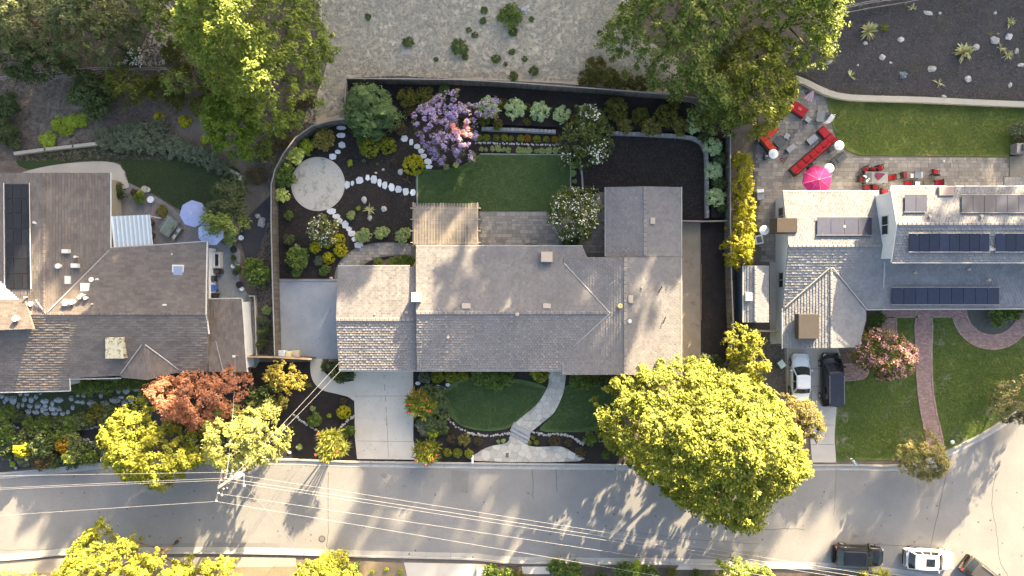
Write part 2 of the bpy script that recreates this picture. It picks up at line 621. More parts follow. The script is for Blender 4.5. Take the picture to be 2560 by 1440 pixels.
JOINT = mat('joint_sand', (.11, .105, .10), (.16, .15, .14), fine=30)
BRICK = mat('red_brick', (.27, .17, .155), (.38, .265, .24), scale=2, fine=14, tint=.22, bump=.4)
WALLC = mat('cream_render_wall', (.36, .34, .29), (.46, .43, .36), scale=.5, fine=12, bump=.2)
DEMO = mat('circle_concrete', (.40, .375, .335), (.55, .52, .465), scale=.8, fine=16, bump=.2, spots=(.8, .50, .62, (.31, .29, .26)))

# ------------------------------------------------------------------ ground
g = sheet('ground', [(-400, -300), (400, -300), (400, 400), (-400, 400)], SOIL, -.02, world_xy=True)
g['label'] = 'bare soil of the suburban hillside'
sheet('dry_hillside_ground', cr([(765, -60), (810, 60), (820, 150), (790, 240), (760, 305), (865, 300), (866, 195), (1150, 198), (1400, 208), (1560, 225), (1720, 235), (1700, 150), (1560, 60), (1540, -60)], 2), DRY, .004)
sheet('dry_garden_ground', cr([(40, 215), (200, 200), (260, 260), (240, 330), (150, 365), (60, 340)], 4), mat('brown_dry_grass', (.14, .12, .10), (.26, .22, .175), scale=.5, fine=6, bump=1.0), .004)
sheet('upper_woodland_ground', cr([(330, -40), (430, -40), (440, 120), (400, 165), (340, 150), (370, 70)], 4), DRY, .004)
sheet('mulch_bed_ground', [(866, 200), (1150, 205), (1500, 226), (1830, 262), (1822, 556), (1702, 556), (1702, 470), (1500, 480), (1040, 620), (842, 696), (688, 696), (683, 470), (712, 385), (745, 345), (785, 316), (862, 300)], MULCH, .008)
sheet('mulch_strip_ground', [(1752, 556), (1820, 556), (1826, 960), (1700, 960), (1700, 915), (1752, 905)], MULCH, .008)
sheet('upper_mulch_ground', cr([(1965, 190), (2060, 215), (2120, 235), (2300, 245), (2700, 262), (2700, -60), (2200, -60), (2080, 30), (1990, 120)], 3), GMULCH, .006)
sheet('front_mulch_ground', [(625, 905), (850, 905), (1560, 930), (1560, 1165), (660, 1152)], MULCH, .004)
sheet('left_front_mulch_ground', [(-80, 955), (620, 900), (640, 1150), (440, 1142), (160, 1160), (-80, 1190)], mat('dusky_mulch', (.028, .028, .034), (.06, .058, .065), scale=.8, fine=14, bump=.8), .002)
sheet('creeping_thyme_ground', cr([(-60, 965), (180, 975), (380, 950), (400, 985), (320, 1030), (200, 1045), (60, 1040), (-60, 1010)], 4), mat('thyme', (.03, .055, .022), (.07, .09, .04), scale=1.2, fine=12, bump=1.0), .008)
sheet('side_soil_ground', [(600, 560), (684, 480), (690, 895), (622, 895), (640, 740), (600, 600)], mat('side_mulch', (.035, .033, .04), (.07, .066, .075), scale=.8, fine=12, bump=.8), .004)
# lawns
sheet('back_lawn', [*cr([(1043, 508), (1043, 430), (1100, 425), (1150, 415), (1178, 400), (1200, 385)], 4, False), (1425, 388), (1425, 526), (1200, 527), (1197, 508)], LAWN, .05, thick=.1)
sheet('front_oval_lawn', cr([(1110, 980), (1150, 950), (1230, 942), (1320, 952), (1368, 972), (1350, 1005), (1310, 1040), (1270, 1070), (1210, 1077), (1150, 1062), (1115, 1025)], 5), LAWN, .05, thick=.1)
sheet('front_side_lawn', cr([(1412, 965), (1480, 958), (1560, 962), (1560, 1050), (1500, 1075), (1440, 1080), (1350, 1076), (1385, 1035), (1408, 990)], 4), LAWN, .05, thick=.1)
sheet('terrace_lawn', [*cr([(2068, 238), (2078, 300), (2092, 345), (2118, 376), (2150, 388)], 4, False), (2522, 392), (2524, 362), (2700, 362), (2700, 266), (2400, 262), (2120, 252)], LAWN_R, .03, thick=.08)
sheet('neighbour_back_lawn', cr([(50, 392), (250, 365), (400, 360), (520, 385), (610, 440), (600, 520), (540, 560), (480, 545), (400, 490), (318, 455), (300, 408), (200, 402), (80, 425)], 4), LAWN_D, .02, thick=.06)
sheet('neighbour_front_lawn', [(2092, 940), (2166, 905), (2166, 772), (2560, 770), (2700, 770), (2700, 990), (2560, 1022), (2495, 1052), (2430, 1100), (2360, 1125), (2318, 1150), (2088, 1152)], LAWN_F, .02, thick=.06)
sheet('shrub_bed_ground', [(2166, 772), (2210, 772), (2210, 825), (2166, 830)], SOIL, .034)
sheet('round_bed_ground', cr([(2410, 768), (2415, 800), (2440, 828), (2480, 838), (2520, 828), (2560, 790), (2570, 760), (2480, 745)], 4), mat('bed_soil', (.06, .06, .055), (.11, .11, .10), fine=9, bump=.8), .034)

# street: road, gutters, kerbs
NK = [(-700, 1290), (-100, 1190), (0, 1182), (160, 1166), (300, 1152), (450, 1146), (740, 1146), (900, 1152), (1560, 1160), (1900, 1162), (2120, 1160), (2245, 1162), (2310, 1150), (2380, 1120), (2440, 1090), (2500, 1055), (2545, 1020), (2640, 930), (2760, 760), (2900, 500), (3100, 0)]
SK = [(-700, 1440), (0, 1402), (180, 1386), (600, 1384), (900, 1392), (1200, 1400), (1280, 1408), (1700, 1412), (1900, 1420), (2100, 1424), (2260, 1440), (2400, 1470), (2600, 1520), (3300, 1560)]
ZR = -.62
NKs, SKs = cr(NK, 4, False), cr(SK, 4, False)
def Wz(p, z): return W(p[0], p[1], z)
def offset(pts, d):
    out = []
    for i, p in enumerate(pts):
        a = pts[max(i - 1, 0)]; b = pts[min(i + 1, len(pts) - 1)]
        dx, dy = b[0] - a[0], b[1] - a[1]; L = math.hypot(dx, dy) or 1
        out.append((p[0] - dy / L * d, p[1] + dx / L * d))
    return out
nkw = [Wz(p, -.5) for p in NKs]; skw = [Wz(p, -.5) for p in SKs]
road_poly = nkw + [(120, -60)] + skw[::-1]
# the carriageway lies 12 cm below the kerbs: ground under it is cut by a solid slab standing proud of nothing
sheet('road', road_poly, ASPH, 0, thick=.0, world_xy=True, zc=ZR + .125)
def ribbon(name, pts, d0, d1, z0, z1, m, seg=None, gap=.012, parent=None, kind='structure'):
    a = offset(pts, d0); b = offset(pts, d1)
    mb = M()
    n = len(pts)
    for i in range(n - 1):
        q = [a[i], a[i + 1], b[i + 1], b[i]]
        mb.prism(q, z0, z1)
    return mb.build(name, m, parent, kind=kind)
def resample(pts, step):
    out = [pts[0]]; acc = 0
    for a, b in zip(pts, pts[1:]):
        L = math.hypot(b[0] - a[0], b[1] - a[1]); t = step - acc
        while t <= L:
            out.append((a[0] + (b[0] - a[0]) * t / L, a[1] + (b[1] - a[1]) * t / L)); t += step
        acc = (acc + L) % step
    return out
def kerb(name, pts, side):
    """kerb stones and gutter slabs in two-metre lengths, each length a piece of the kerb"""
    r = thing(name, None, None, (0, 0, 0), 0, kind='structure')
    rp = resample([p for p in pts if -62 < p[0] < 62], 2.4)
    for nm, d0, d1, z0, z1, m in (('kerb_stone', 0, .17, -.9, -.37, KERB), ('gutter_slab', .18, .62, -.9, -.481, KERB)):
        a = offset(rp, -side * d0); b = offset(rp, -side * d1)
        for i in range(len(rp) - 1):
            def sh(p, q, f): return (p[0] + (q[0] - p[0]) * f, p[1] + (q[1] - p[1]) * f)
            q = [sh(a[i], a[i + 1], .006), sh(a[i], a[i + 1], .994), sh(b[i], b[i + 1], .994), sh(b[i], b[i + 1], .006)]
            M().prism(q, z0, z1, tint=R.random()).build(nm, m, r)
    return r
kerb('north_kerb', nkw, 1)
kerb('south_kerb', skw, -1)
# south side pavement and beds
def sq(pts): return pts
sheet('south_pavement', [(-100, 1410), (180, 1394), (600, 1392), (740, 1394), (740, 1416), (480, 1420), (200, 1428), (-100, 1442)], mat('worn_pavement', (.25, .225, .20), (.34, .30, .26), scale=1, fine=12, bump=.3), .02)
sheet('south_bed_ground', [(-100, 1442), (200, 1428), (480, 1420), (740, 1414), (905, 1402), (1010, 1408), (1030, 1520), (-100, 1520)], mat('south_soil', (.17, .13, .09), (.26, .21, .14), scale=1, fine=10, bump=.8), .016)
sheet('south_driveway', [(1010, 1406), (1215, 1410), (1185, 1520), (1035, 1520)], CONC, .024)
sheet('south_dark_bed_ground', [(1210, 1414), (1700, 1420), (2260, 1446), (2260, 1540), (1180, 1540)], mat('dark_soil', (.05, .042, .038), (.10, .085, .075), fine=10, bump=.8), .016)
sheet('south_path', [(1305, 1416), (1370, 1416), (1375, 1435), (1305, 1435)], CONC, .03)
sheet('south_side_path', [(1700, 1408), (1810, 1408), (1815, 1424), (1690, 1424)], CONC, .03)
# cracks and a manhole in the road
CRK = mat('tar', (.06, .06, .065), (.10, .10, .10), fine=30)
def crack(pts, w=.05):
    mb = M()
    p = cr([Wz(q, ZR + .13) for q in pts], 5, False)
    p = [(x + R.uniform(-.06, .06), y + R.uniform(-.06, .06)) for x, y in p]
    a = offset(p, w / 2); b = offset(p, -w / 2)
    for i in range(len(p) - 1):
        z = ZR + .125 + .004
        mb.add([(*a[i], z), (*a[i + 1], z), (*b[i + 1], z), (*b[i], z)], [(0, 1, 2, 3)])
    return mb
for i, pts in enumerate([[(2490, 1320), (2480, 1240), (2500, 1150)], [(2490, 1320), (2500, 1400), (2520, 1440)], [(200, 1390), (500, 1378), (860, 1380), (1100, 1385)], [(1330, 1165), (1333, 1250)], [(1388, 1165), (1392, 1230)], [(2325, 1370), (2350, 1260), (2365, 1180)], [(2160, 1361), (2300, 1366)], [(800, 1390), (818, 1360), (820, 1180)], [(1900, 1324), (1975, 1322), (2010, 1324)], [(1510, 1320), (1700, 1345), (1900, 1360)], [(2090, 1180), (2084, 1290)], [(0, 1376), (160, 1372), (340, 1368)]]):
    crack(pts, .05 if i < 9 else .03).build('road_crack', CRK, None, kind='structure')
DARKM = mat('dark_metal', (.03, .03, .032), (.06, .06, .06), metal=.6, rough=.5)
PAT = mat('asphalt_patch', (.155, .153, .155), (.205, .20, .198), scale=.5, fine=15, bump=.5)
def patch(pts, dz):
    sheet('road_patch', [Wz(q, ZR + .13) for q in pts], PAT, .125 + dz, world_xy=True, zc=ZR)
patch([(1500, 1345), (1700, 1368), (1900, 1380), (1905, 1408), (1690, 1402), (1500, 1398)], .004)
patch([(1128, 1176), (1172, 1178), (1170, 1232), (1130, 1230)], .004)
patch([(300, 1362), (520, 1356), (700, 1358), (700, 1378), (520, 1376), (300, 1382)], .004)
patch([(2290, 1180), (2330, 1172), (2338, 1240), (2296, 1246)], .004)
for px, py, r in ((960, 1190, 9), (1010, 1215, 6), (2140, 1340, 8), (2300, 1345, 9), (1480, 1250, 7), (700, 1340, 6), (390, 1290, 8), (2200, 1360, 6), (1700, 1360, 8), (2420, 1250, 7)):
    sheet('oil_stain', [Wz(q, ZR + .13) for q in blob(px, py, r, r * .6, 12, .3, 3)], PAT, .125 + .008, world_xy=True, zc=ZR)
mh = thing('manhole_cover', 'round dark iron manhole cover in the road near the big tree shadow streaks', 'manhole', (*W(806, 1346, ZR), ZR + .125))
M().lathe(0, 0, [(0, .33), (.012, .33), (.012, .28)], 20).build('cover_ring', DARKM, mh, local=True)
M().lathe(0, 0, [(.0, .27), (.016, .27)], 20).build('cover_plate', mat('iron', (.10, .095, .09), (.15, .14, .13), fine=30), mh, local=True)
SPK = M()
for _ in range(140):
    x, y = W(R.uniform(0, 2560), R.uniform(1170, 1400), ZR + .125)
    if inpoly(x, y, road_poly): SPK.prism(blob(x, y, R.uniform(.03, .10), n=6, jag=.3, seed=_), ZR + .126, ZR + .14)
SPK.build('road_debris', CRK, None, kind='stuff')

# ------------------------------------------------------------------ paved areas
sheet('driveway', [(884, 920), (1033, 920), (1033, 1100), (1043, 1149), (893, 1147), (887, 1090)], CONC, .03, thick=.15)
jm = M()
for (a, b) in [((884, 991), (1034, 991)), ((890, 1105), (1038, 1107)), ((959, 920), (969, 1147))]:
    p, q = W(*a), W(*b)
    L = math.hypot(q[0] - p[0], q[1] - p[1]); n = 8
    for i in range(n):
        u, v = [(p[0] + (q[0] - p[0]) * t, p[1] + (q[1] - p[1]) * t) for t in (i / n, (i + 1) / n)]
        jm.box((u[0] + v[0]) / 2, (u[1] + v[1]) / 2, (T(u[1]) + T(v[1])) / 2 + .026, L / n, .03, .02, math.atan2(q[1] - p[1], q[0] - p[0]))
jm.build('driveway_joint', mat('joint', (.12, .115, .11), (.15, .145, .14)), None, kind='structure')
sheet('front_walk', cr([(780, 896), (776, 925), (784, 955), (806, 975), (840, 984), (870, 992), (888, 1000), (890, 955), (860, 955), (830, 945), (808, 925), (805, 896)], 4), CONC, .024, thick=.1)
sheet('side_yard_slab', [(697, 699), (842, 701), (850, 897), (702, 897)], BCONC, .03, thick=.12)
jm = M()
jm.box(*W(770, 700), .05, px2m(148), .1, .16)
jm.build('side_yard_edging', KERB, None, kind='structure')
sheet('side_walk', [(1702, 556), (1750, 556), (1752, 910), (1700, 915)], mat('worn_side_concrete', (.16, .14, .115), (.25, .225, .195), scale=.6, fine=12, bump=.3, spots=(.6, .55, .7, (.12, .10, .085))), .024, thick=.1)
sheet('neighbour_side_path', cr([(520, 600), (560, 612), (600, 625), (598, 700), (628, 745), (645, 790), (648, 905), (618, 905), (614, 760), (520, 745)], 3), mat('pale_side_concrete', (.17, .185, .20), (.24, .26, .275), fine=14, bump=.2), .02, thick=.05)
sheet('neighbour_terrace', [(275, 450), (318, 455), (345, 468), (400, 495), (450, 535), (500, 570), (525, 605), (275, 640)], mat('aggregate_terrace', (.16, .155, .165), (.24, .23, .24), fine=18, bump=.4), .026, thick=.06)
sheet('neighbour_patio', cr([(60, 430), (140, 412), (230, 404), (280, 406), (308, 420), (320, 455), (318, 470), (270, 470), (200, 450), (60, 445)], 4), CONC, .034, thick=.06)
bt = M()
for a, b in (((300, 505), (302, 540)), ((383, 500), (380, 545)), ((380, 545), (430, 548)), ((360, 500), (383, 502))):
    p, q = W(*a), W(*b)
    bt.box((p[0] + q[0]) / 2, (p[1] + q[1]) / 2, .03, math.hypot(q[0] - p[0], q[1] - p[1]), .14, .03, math.atan2(q[1] - p[1], q[0] - p[0]))
bt.build('terrace_brick_band', BRICK, None, kind='structure')
sheet('neighbour_driveway', [(1966, 868), (2095, 868), (2104, 905), (2092, 1010), (2086, 1100), (2090, 1156), (2030, 1156), (2020, 1000), (1966, 960)], CONC, .03, thick=.12)
jm = M()
for a, b in (((2030, 870), (2030, 1156)), ((1966, 966), (2096, 966)), ((1966, 922), (2096, 922)), ((2030, 1065), (2090, 1065)), ((2030, 1114), (2090, 1114))):
    p, q = W(*a), W(*b)
    for i in range(4):
        u, v = [(p[0] + (q[0] - p[0]) * t, p[1] + (q[1] - p[1]) * t) for t in (i / 4, (i + 1) / 4)]
        jm.box((u[0] + v[0]) / 2, (u[1] + v[1]) / 2, (T(u[1]) + T(v[1])) / 2 + .026, math.hypot(v[0] - u[0], v[1] - u[1]), .04, .02, math.atan2(v[1] - u[1], v[0] - u[0]))
jm.build('neighbour_driveway_joint', MATS['joint'], None, kind='structure')
sheet('neighbour_side_walk', [(1924, 655), (1950, 655), (1955, 860), (1925, 860)], CONC, .024, thick=.1)
sheet('side_dirt_ground', [(1835, 815), (1962, 862), (1966, 985), (1880, 960), (1830, 900)], mat('dark_gravel', (.06, .058, .06), (.12, .115, .12), fine=11, bump=.8), .012)
sheet('bbq_slab', [(2524, 358), (2700, 358), (2700, 475), (2524, 475)], DCONC, .028, thick=.08)
cp = sheet('circle_patio', blob(795, 460, 65, n=48, jag=.0), DEMO, .05, thick=.12)
sheet('circle_patio_edge', blob(795, 460, 67.5, n=48, jag=.0), CONC, .03, thick=.1)

def clip(poly, a, b, c):
    """keep the side a*x + b*y <= c of a convex polygon"""
    out = []
    for i in range(len(poly)):
        p, q = poly[i], poly[(i + 1) % len(poly)]
        dp = a * p[0] + b * p[1] - c; dq = a * q[0] + b * q[1] - c
        if dp <= 0: out.append(p)
        if (dp < 0) != (dq < 0) and dp != dq:
            t = dp / (dp - dq)
            out.append((p[0] + (q[0] - p[0]) * t, p[1] + (q[1] - p[1]) * t))
    return out

def pieces(root, name, cells, m, top, thick, keep=300, zf=None):
    """each cell (convex world polygon) a part; past the limit joined into one"""
    def area(p): return abs(sum(p[i][0] * p[(i + 1) % len(p)][1] - p[(i + 1) % len(p)][0] * p[i][1] for i in range(len(p)))) / 2
    cells = sorted(cells, key=lambda c: -area(c))
    rest = M()
    for i, c in enumerate(cells):
        up = top + R.uniform(-.006, .006)
        tz = (lambda x, y, u=up: zf(x, y) + u) if zf else None
        bz = (lambda x, y: zf(x, y) + top - thick) if zf else top - thick
        mb = M() if i < keep else rest
        mb.prism(c, bz, up, tint=R.random(), zf=tz)
        if i < keep: mb.build(name, m, root)
    if rest.V: rest.build(name, m, root, kind='stuff')

def pavers(rootname, poly_px, sw, sh, m, top=.05, rot=0.0, hole=None, keep=300, jitter=True, base_m=None):
    r = sheet(rootname, poly_px, base_m or JOINT, top - .02)
    pw = [G(*p)[:2] for p in poly_px]
    if hole: hw = [[G(*p)[:2] for p in h] for h in hole]
    c_, s_ = math.cos(rot), math.sin(rot)
    loc = [(x * c_ + y * s_, -x * s_ + y * c_) for x, y in pw]
    x0, x1 = min(p[0] for p in loc), max(p[0] for p in loc)
    y0, y1 = min(p[1] for p in loc), max(p[1] for p in loc)
    cells = []
    y = y0; row = 0
    while y < y1:
        hh = sh * (R.choice([.75, 1, 1.25]) if jitter else 1)
        x = x0 - R.random() * sw
        if not jitter: x = x0 - (row % 2) * sw / 2
        while x < x1:
            w = sw * (R.choice([.6, 1, 1, 1.4]) if jitter else 1)
            gp = .012
            q = [(x + gp, y + gp), (x + w - gp, y + gp), (x + w - gp, y + hh - gp), (x + gp, y + hh - gp)]
            wq = [(a * c_ - b * s_, a * s_ + b * c_) for a, b in q]
            cx = sum(p[0] for p in wq) / 4; cy = sum(p[1] for p in wq) / 4
            if inpoly(cx, cy, pw) and all(inpoly(*p, pw) for p in wq) and not (hole and any(inpoly(cx, cy, h) for h in hw)):
                cells.append(wq)
            x += w
        y += hh; row += 1
    pieces(r, 'paver' if m is not BRICK else 'brick', cells, m, top, .05, keep)
    return r

pavers('back_patio', [(1197, 528), (1378, 528), (1378, 505), (1500, 485), (1516, 488), (1516, 642), (1197, 622)], .42, .30, PAVER)
pavers('pergola_patio', [(1036, 514), (1196, 514), (1196, 622), (1036, 622)], .42, .30, PAVER, keep=60)
pavers('garden_walk', cr([(836, 700), (842, 668), (862, 640), (895, 618), (940, 607), (985, 606), (1034, 613), (1034, 642), (985, 640), (945, 645), (912, 660), (905, 675), (850, 672), (845, 700)], 3), .36, .26, PAVER, keep=200)
RP = [*cr([(1962, 205), (2010, 215), (2062, 240), (2076, 300), (2090, 345), (2116, 377), (2150, 391)], 4, False), (2522, 394), (2522, 475), (2210, 500), (1955, 560), (1950, 655), (1900, 655), (1885, 480), (1885, 370), (1920, 290)]
pavers('terrace_patio', RP, .46, .36, PAVER, top=.055, rot=0.0)

# brick walks of the neighbour: bricks under ten pixels, joined
def brick_walk(name, poly, rot=0):
    r = sheet(name, poly, mat('mortar', (.16, .12, .115), (.22, .17, .16)), .045)
    pw = [G(*p)[:2] for p in poly]
    mb = M(); bw, bh = .27, .135
    c_, s_ = math.cos(rot), math.sin(rot)
    loc = [(x * c_ + y * s_, -x * s_ + y * c_) for x, y in pw]
    x0, x1, y0, y1 = min(p[0] for p in loc), max(p[0] for p in loc), min(p[1] for p in loc), max(p[1] for p in loc)
    row = 0; y = y0
    while y < y1:
        x = x0 - (row % 2) * bw / 2
        while x < x1:
            g_ = .016
            wq = [(a * c_ - b * s_, a * s_ + b * c_) for a, b in ((x + g_, y + g_), (x + bw - g_, y + g_), (x + bw - g_, y + bh - g_), (x + g_, y + bh - g_))]
            if inpoly(sum(p[0] for p in wq) / 4, sum(p[1] for p in wq) / 4, pw):
                zz = T(wq[0][1])
                mb.prism(wq, zz + .03, zz + .062 + R.uniform(0, .014), tint=R.random())
            x += bw
        y += bh; row += 1
    ring = resample(pw + [pw[0]], .25)
    for a, b in zip(ring, ring[1:]):
        L = math.hypot(b[0] - a[0], b[1] - a[1])
        if L < .1: continue
        mx, my = (a[0] + b[0]) / 2, (a[1] + b[1]) / 2
        mb.box(mx, my, T(my) + .055, L - .02, .13, .07, math.atan2(b[1] - a[1], b[0] - a[0]), tint=R.random())
    mb.build('brick', BRICK, r, kind='stuff')
    return r
brick_walk('brick_cross_walk', [(2206, 771), (2412, 771), (2412, 792), (2206, 793)])
brick_walk('brick_short_walk', [(2206, 794), (2240, 794), (2240, 830), (2232, 850), (2206, 850)])
brick_walk('brick_main_walk', cr([(2289, 794), (2328, 794), (2328, 880), (2330, 960), (2340, 1030), (2352, 1080), (2360, 1130), (2352, 1137), (2322, 1128), (2310, 1070), (2298, 1010), (2291, 940), (2289, 880)], 3))
brick_walk('brick_garage_walk', cr([(2104, 912), (2150, 914), (2170, 925), (2160, 945), (2130, 950), (2100, 948)], 3))
arc = [(2480 + 101 * math.cos(a) , 772 + 101 * math.sin(a)) for a in np.linspace(math.pi * 1.0, 0.02, 24)] + [(2480 + 66 * math.cos(a), 772 + 66 * math.sin(a)) for a in np.linspace(0.02, math.pi, 20)]
brick_walk('brick_curved_walk', arc)

# voronoi flagstones
def voronoi(poly, size, gap, seed=1, jit=.38, bound=True):
    r_ = random.Random(seed)
    xs = [p[0] for p in poly]; ys = [p[1] for p in poly]
    pts = []
    nx = int((max(xs) - min(xs)) / size) + 3; ny = int((max(ys) - min(ys)) / size) + 3
    for i in range(-1, nx):
        for j in range(-1, ny):
            pts.append((min(xs) + (i + .5 * (j % 2) + r_.uniform(-jit, jit)) * size, min(ys) + (j + r_.uniform(-jit, jit)) * size))
    cells = []
    for p in pts:
        if not inpoly(*p, poly): continue
        c = [(p[0] + a * size * 1.5, p[1] + b * size * 1.5) for a, b in ((-1, -1), (1, -1), (1, 1), (-1, 1))]
        for q in pts:
            if q is p: continue
            dx, dy = q[0] - p[0], q[1] - p[1]
            L = math.hypot(dx, dy)
            if L > size * 3: continue
            c = clip(c, dx / L, dy / L, (dx * (p[0] + q[0]) / 2 + dy * (p[1] + q[1]) / 2) / L - gap / 2)
            if len(c) < 3: break
        if bound and len(c) > 2:
            # keep the stone inside the path: cut by the nearest outline edges
            for k in range(len(poly)):
                a, b = poly[k], poly[(k + 1) % len(poly)]
                L = math.hypot(b[0] - a[0], b[1] - a[1])
                if L < 1e-6: continue
                t = ((p[0] - a[0]) * (b[0] - a[0]) + (p[1] - a[1]) * (b[1] - a[1])) / L / L
                if -.3 < t < 1.3:
                    nx_, ny_ = (b[1] - a[1]) / L, -(b[0] - a[0]) / L
                    d = nx_ * (p[0] - a[0]) + ny_ * (p[1] - a[1])
                    if d > 0: nx_, ny_, d = -nx_, -ny_, -d
                    if -d < size * 1.3:
                        c = clip(c, nx_, ny_, nx_ * a[0] + ny_ * a[1])
                        if len(c) < 3: break
        if len(c) > 2: cells.append(c)
    return cells

def pathz(x, y):  # the walk falls gently and stays above the lawn at its lower end
    return float(np.interp(y, [-15.6, -13.3, -8.0], [-.5, -.24, .0]))
fp = cr([(1372, 920), (1412, 920), (1412, 960), (1405, 990), (1385, 1030), (1360, 1052), (1325, 1080), (1308, 1088), (1290, 1065), (1278, 1068), (1300, 1045), (1340, 1012), (1362, 980), (1372, 955)], 3)
fpw = [G(*p)[:2] for p in fp]
mb = M(); mb.prism(fpw, -.8, 0, zf=lambda x, y: pathz(x, y) + .045)
fr = mb.build('flagstone_walk', GROUT, None, kind='structure')
pieces(fr, 'flagstone', voronoi(fpw, .62, .04, 3), FSTONE, .06, .03, zf=pathz)
ap = cr([(1190, 1152), (1194, 1132), (1225, 1116), (1268, 1106), (1278, 1090), (1322, 1104), (1318, 1112), (1345, 1117), (1400, 1116), (1430, 1130), (1447, 1153)], 3)
apw = [G(*p)[:2] for p in ap]
ar_ = sheet('flagstone_apron', ap, GROUT, .03, thick=.12)
pieces(ar_, 'flagstone', voronoi(apw, .7, .04, 5), FSTONE, .045, .03, zf=lambda x, y: T(y))
st = thing('stone_steps', 'three low stone steps in the flagstone walk down to the street', 'steps', (0, 0, 0))
for i, (cx, cy, w, d, zt) in enumerate([(1304, 1073, 50, 14, -.21), (1301, 1083, 52, 13, -.31), (1299, 1093, 52, 13, -.40), (1297, 1102, 50, 12, -.46)]):
    x, y = W(cx, cy, zt)
    a = rad(-28)
    M().box(x, y, zt - .2, px2m(w), px2m(d), .4, a, .02, tint=R.random()).build('step', mat('step_stone', (.25, .25, .25), (.36, .355, .35), fine=14, tint=.1), st)

# neighbour's flagstones set in thyme, read off one by one
gst = [(5, 990, 6, 9), (18, 996, 7, 9), (33, 998, 11, 15), (12, 1004, 5, 8), (51, 984, 6, 7), (68, 986, 7, 6), (62, 998, 7, 9), (79, 999, 9, 10), (91, 992, 7, 9), (112, 1002, 12, 9), (147, 1000, 14, 9), (102, 984, 4, 4), (30, 1016, 9, 11), (46, 1014, 5, 11), (57, 1012, 5, 9), (76, 1014, 9, 9), (95, 1014, 10, 9), (114, 1014, 8, 7), (131, 1008, 6, 10), (72, 1028, 9, 8), (91, 1030, 12, 8), (106, 1025, 6, 9), (117, 1034, 9, 7), (115, 1023, 6, 6), (131, 1021, 11, 9), (148, 1022, 9, 9), (70, 1038, 9, 7), (137, 1033, 9, 7), (157, 1034, 8, 7), (170, 1030, 6, 8), (43, 1028, 5, 5), (178, 996, 8, 10), (195, 989, 6, 5), (210, 989, 6, 7), (196, 1005, 10, 5), (182, 1018, 6, 9), (207, 1005, 7, 6), (230, 1008, 13, 11), (253, 988, 6, 9), (262, 1009, 13, 10), (288, 1000, 15, 9), (258, 977, 6, 6), (276, 978, 10, 4), (297, 977, 8, 8), (315, 976, 13, 11), (340, 971, 13, 9), (366, 971, 14, 9), (304, 993, 9, 5), (327, 996, 12, 11), (312, 1008, 12, 11), (296, 1018, 8, 9), (350, 993, 9, 7), (284, 1020, 7, 8)]
fg = thing('thyme_flagstones', 'irregular grey flagstones set in thyme below the neighbouring house', 'flagstones', (0, 0, 0), kind='structure')
for k, (px, py, rx, ry) in enumerate(gst):
    x, y, z = G(px, py)
    a0 = R.uniform(0, 6.28); n = R.choice([5, 5, 6, 6, 7])
    poly = [(x + px2m(rx * .93) * math.cos(a0 + 6.283 * i / n) * R.uniform(.78, 1.16), y + px2m(ry * .93) * math.sin(a0 + 6.283 * i / n) * R.uniform(.78, 1.16)) for i in range(n)]
    M().prism(poly, z - .05, z + .045 + R.uniform(0, .01), tint=R.random()).build('flagstone', GSTONE, fg)

def stones(label, lst, m=STONE):
    r = thing('stepping_stone_path', label, 'stepping stones', (0, 0, 0))
    for k, (px, py, rx, ry) in enumerate(lst):
        x, y, z = G(px, py)
        n = R.choice([5, 6, 6, 7]); a0 = R.uniform(0, 6.28)
        poly = [(x + px2m(rx * .95) * math.copysign(abs(math.cos(a0 + 6.283 * i / n)) ** .8, math.cos(a0 + 6.283 * i / n)) * R.uniform(.84, 1.12), y + px2m(ry * .95) * math.copysign(abs(math.sin(a0 + 6.283 * i / n)) ** .8, math.sin(a0 + 6.283 * i / n)) * R.uniform(.84, 1.12)) for i in range(n)]
        M().prism(poly, z - .02, z + .03 + R.uniform(0, .012), tint=R.random()).build('stepping_stone', m, r)
    return r
stones('short path of stepping stones from the fence corner down to the round patio', [(853, 320, 14, 6), (853, 338, 13, 7), (855, 363, 10, 9), (845, 380, 8, 6), (832, 392, 11, 9)])
stones('arched path of white stepping stones from the round patio to the back lawn', [(868, 462, 8, 11), (881, 458, 5, 8), (899, 451, 10, 11), (919, 445, 6, 9), (935, 449, 9, 13), (949, 457, 6, 11), (962, 463, 7, 11), (979, 468, 8, 11), (996, 474, 9, 10), (1014, 479, 8, 11), (1033, 481, 8, 9)])
stones('stepping stone path from the round patio down to the garden walk', [(829, 528, 12, 8), (841, 541, 11, 7), (850, 552, 7, 8), (863, 562, 9, 12), (872, 573, 8, 7), (880, 584, 11, 8), (886, 598, 9, 7), (897, 612, 12, 9)])
stones('curved stepping stone path beside the purple flowering tree', [(1012, 347, 10, 9), (1028, 355, 6, 9), (1043, 366, 9, 7), (1053, 377, 9, 7), (1059, 390, 10, 7), (1070, 404, 11, 8), (1073, 417, 11, 7)])
stones('few pale stepping stones at the driveway edge by the house front', [(1068, 953, 8, 6), (1095, 968, 8, 8), (1110, 973, 6, 7), (1120, 962, 7, 5), (1045, 958, 7, 5)])

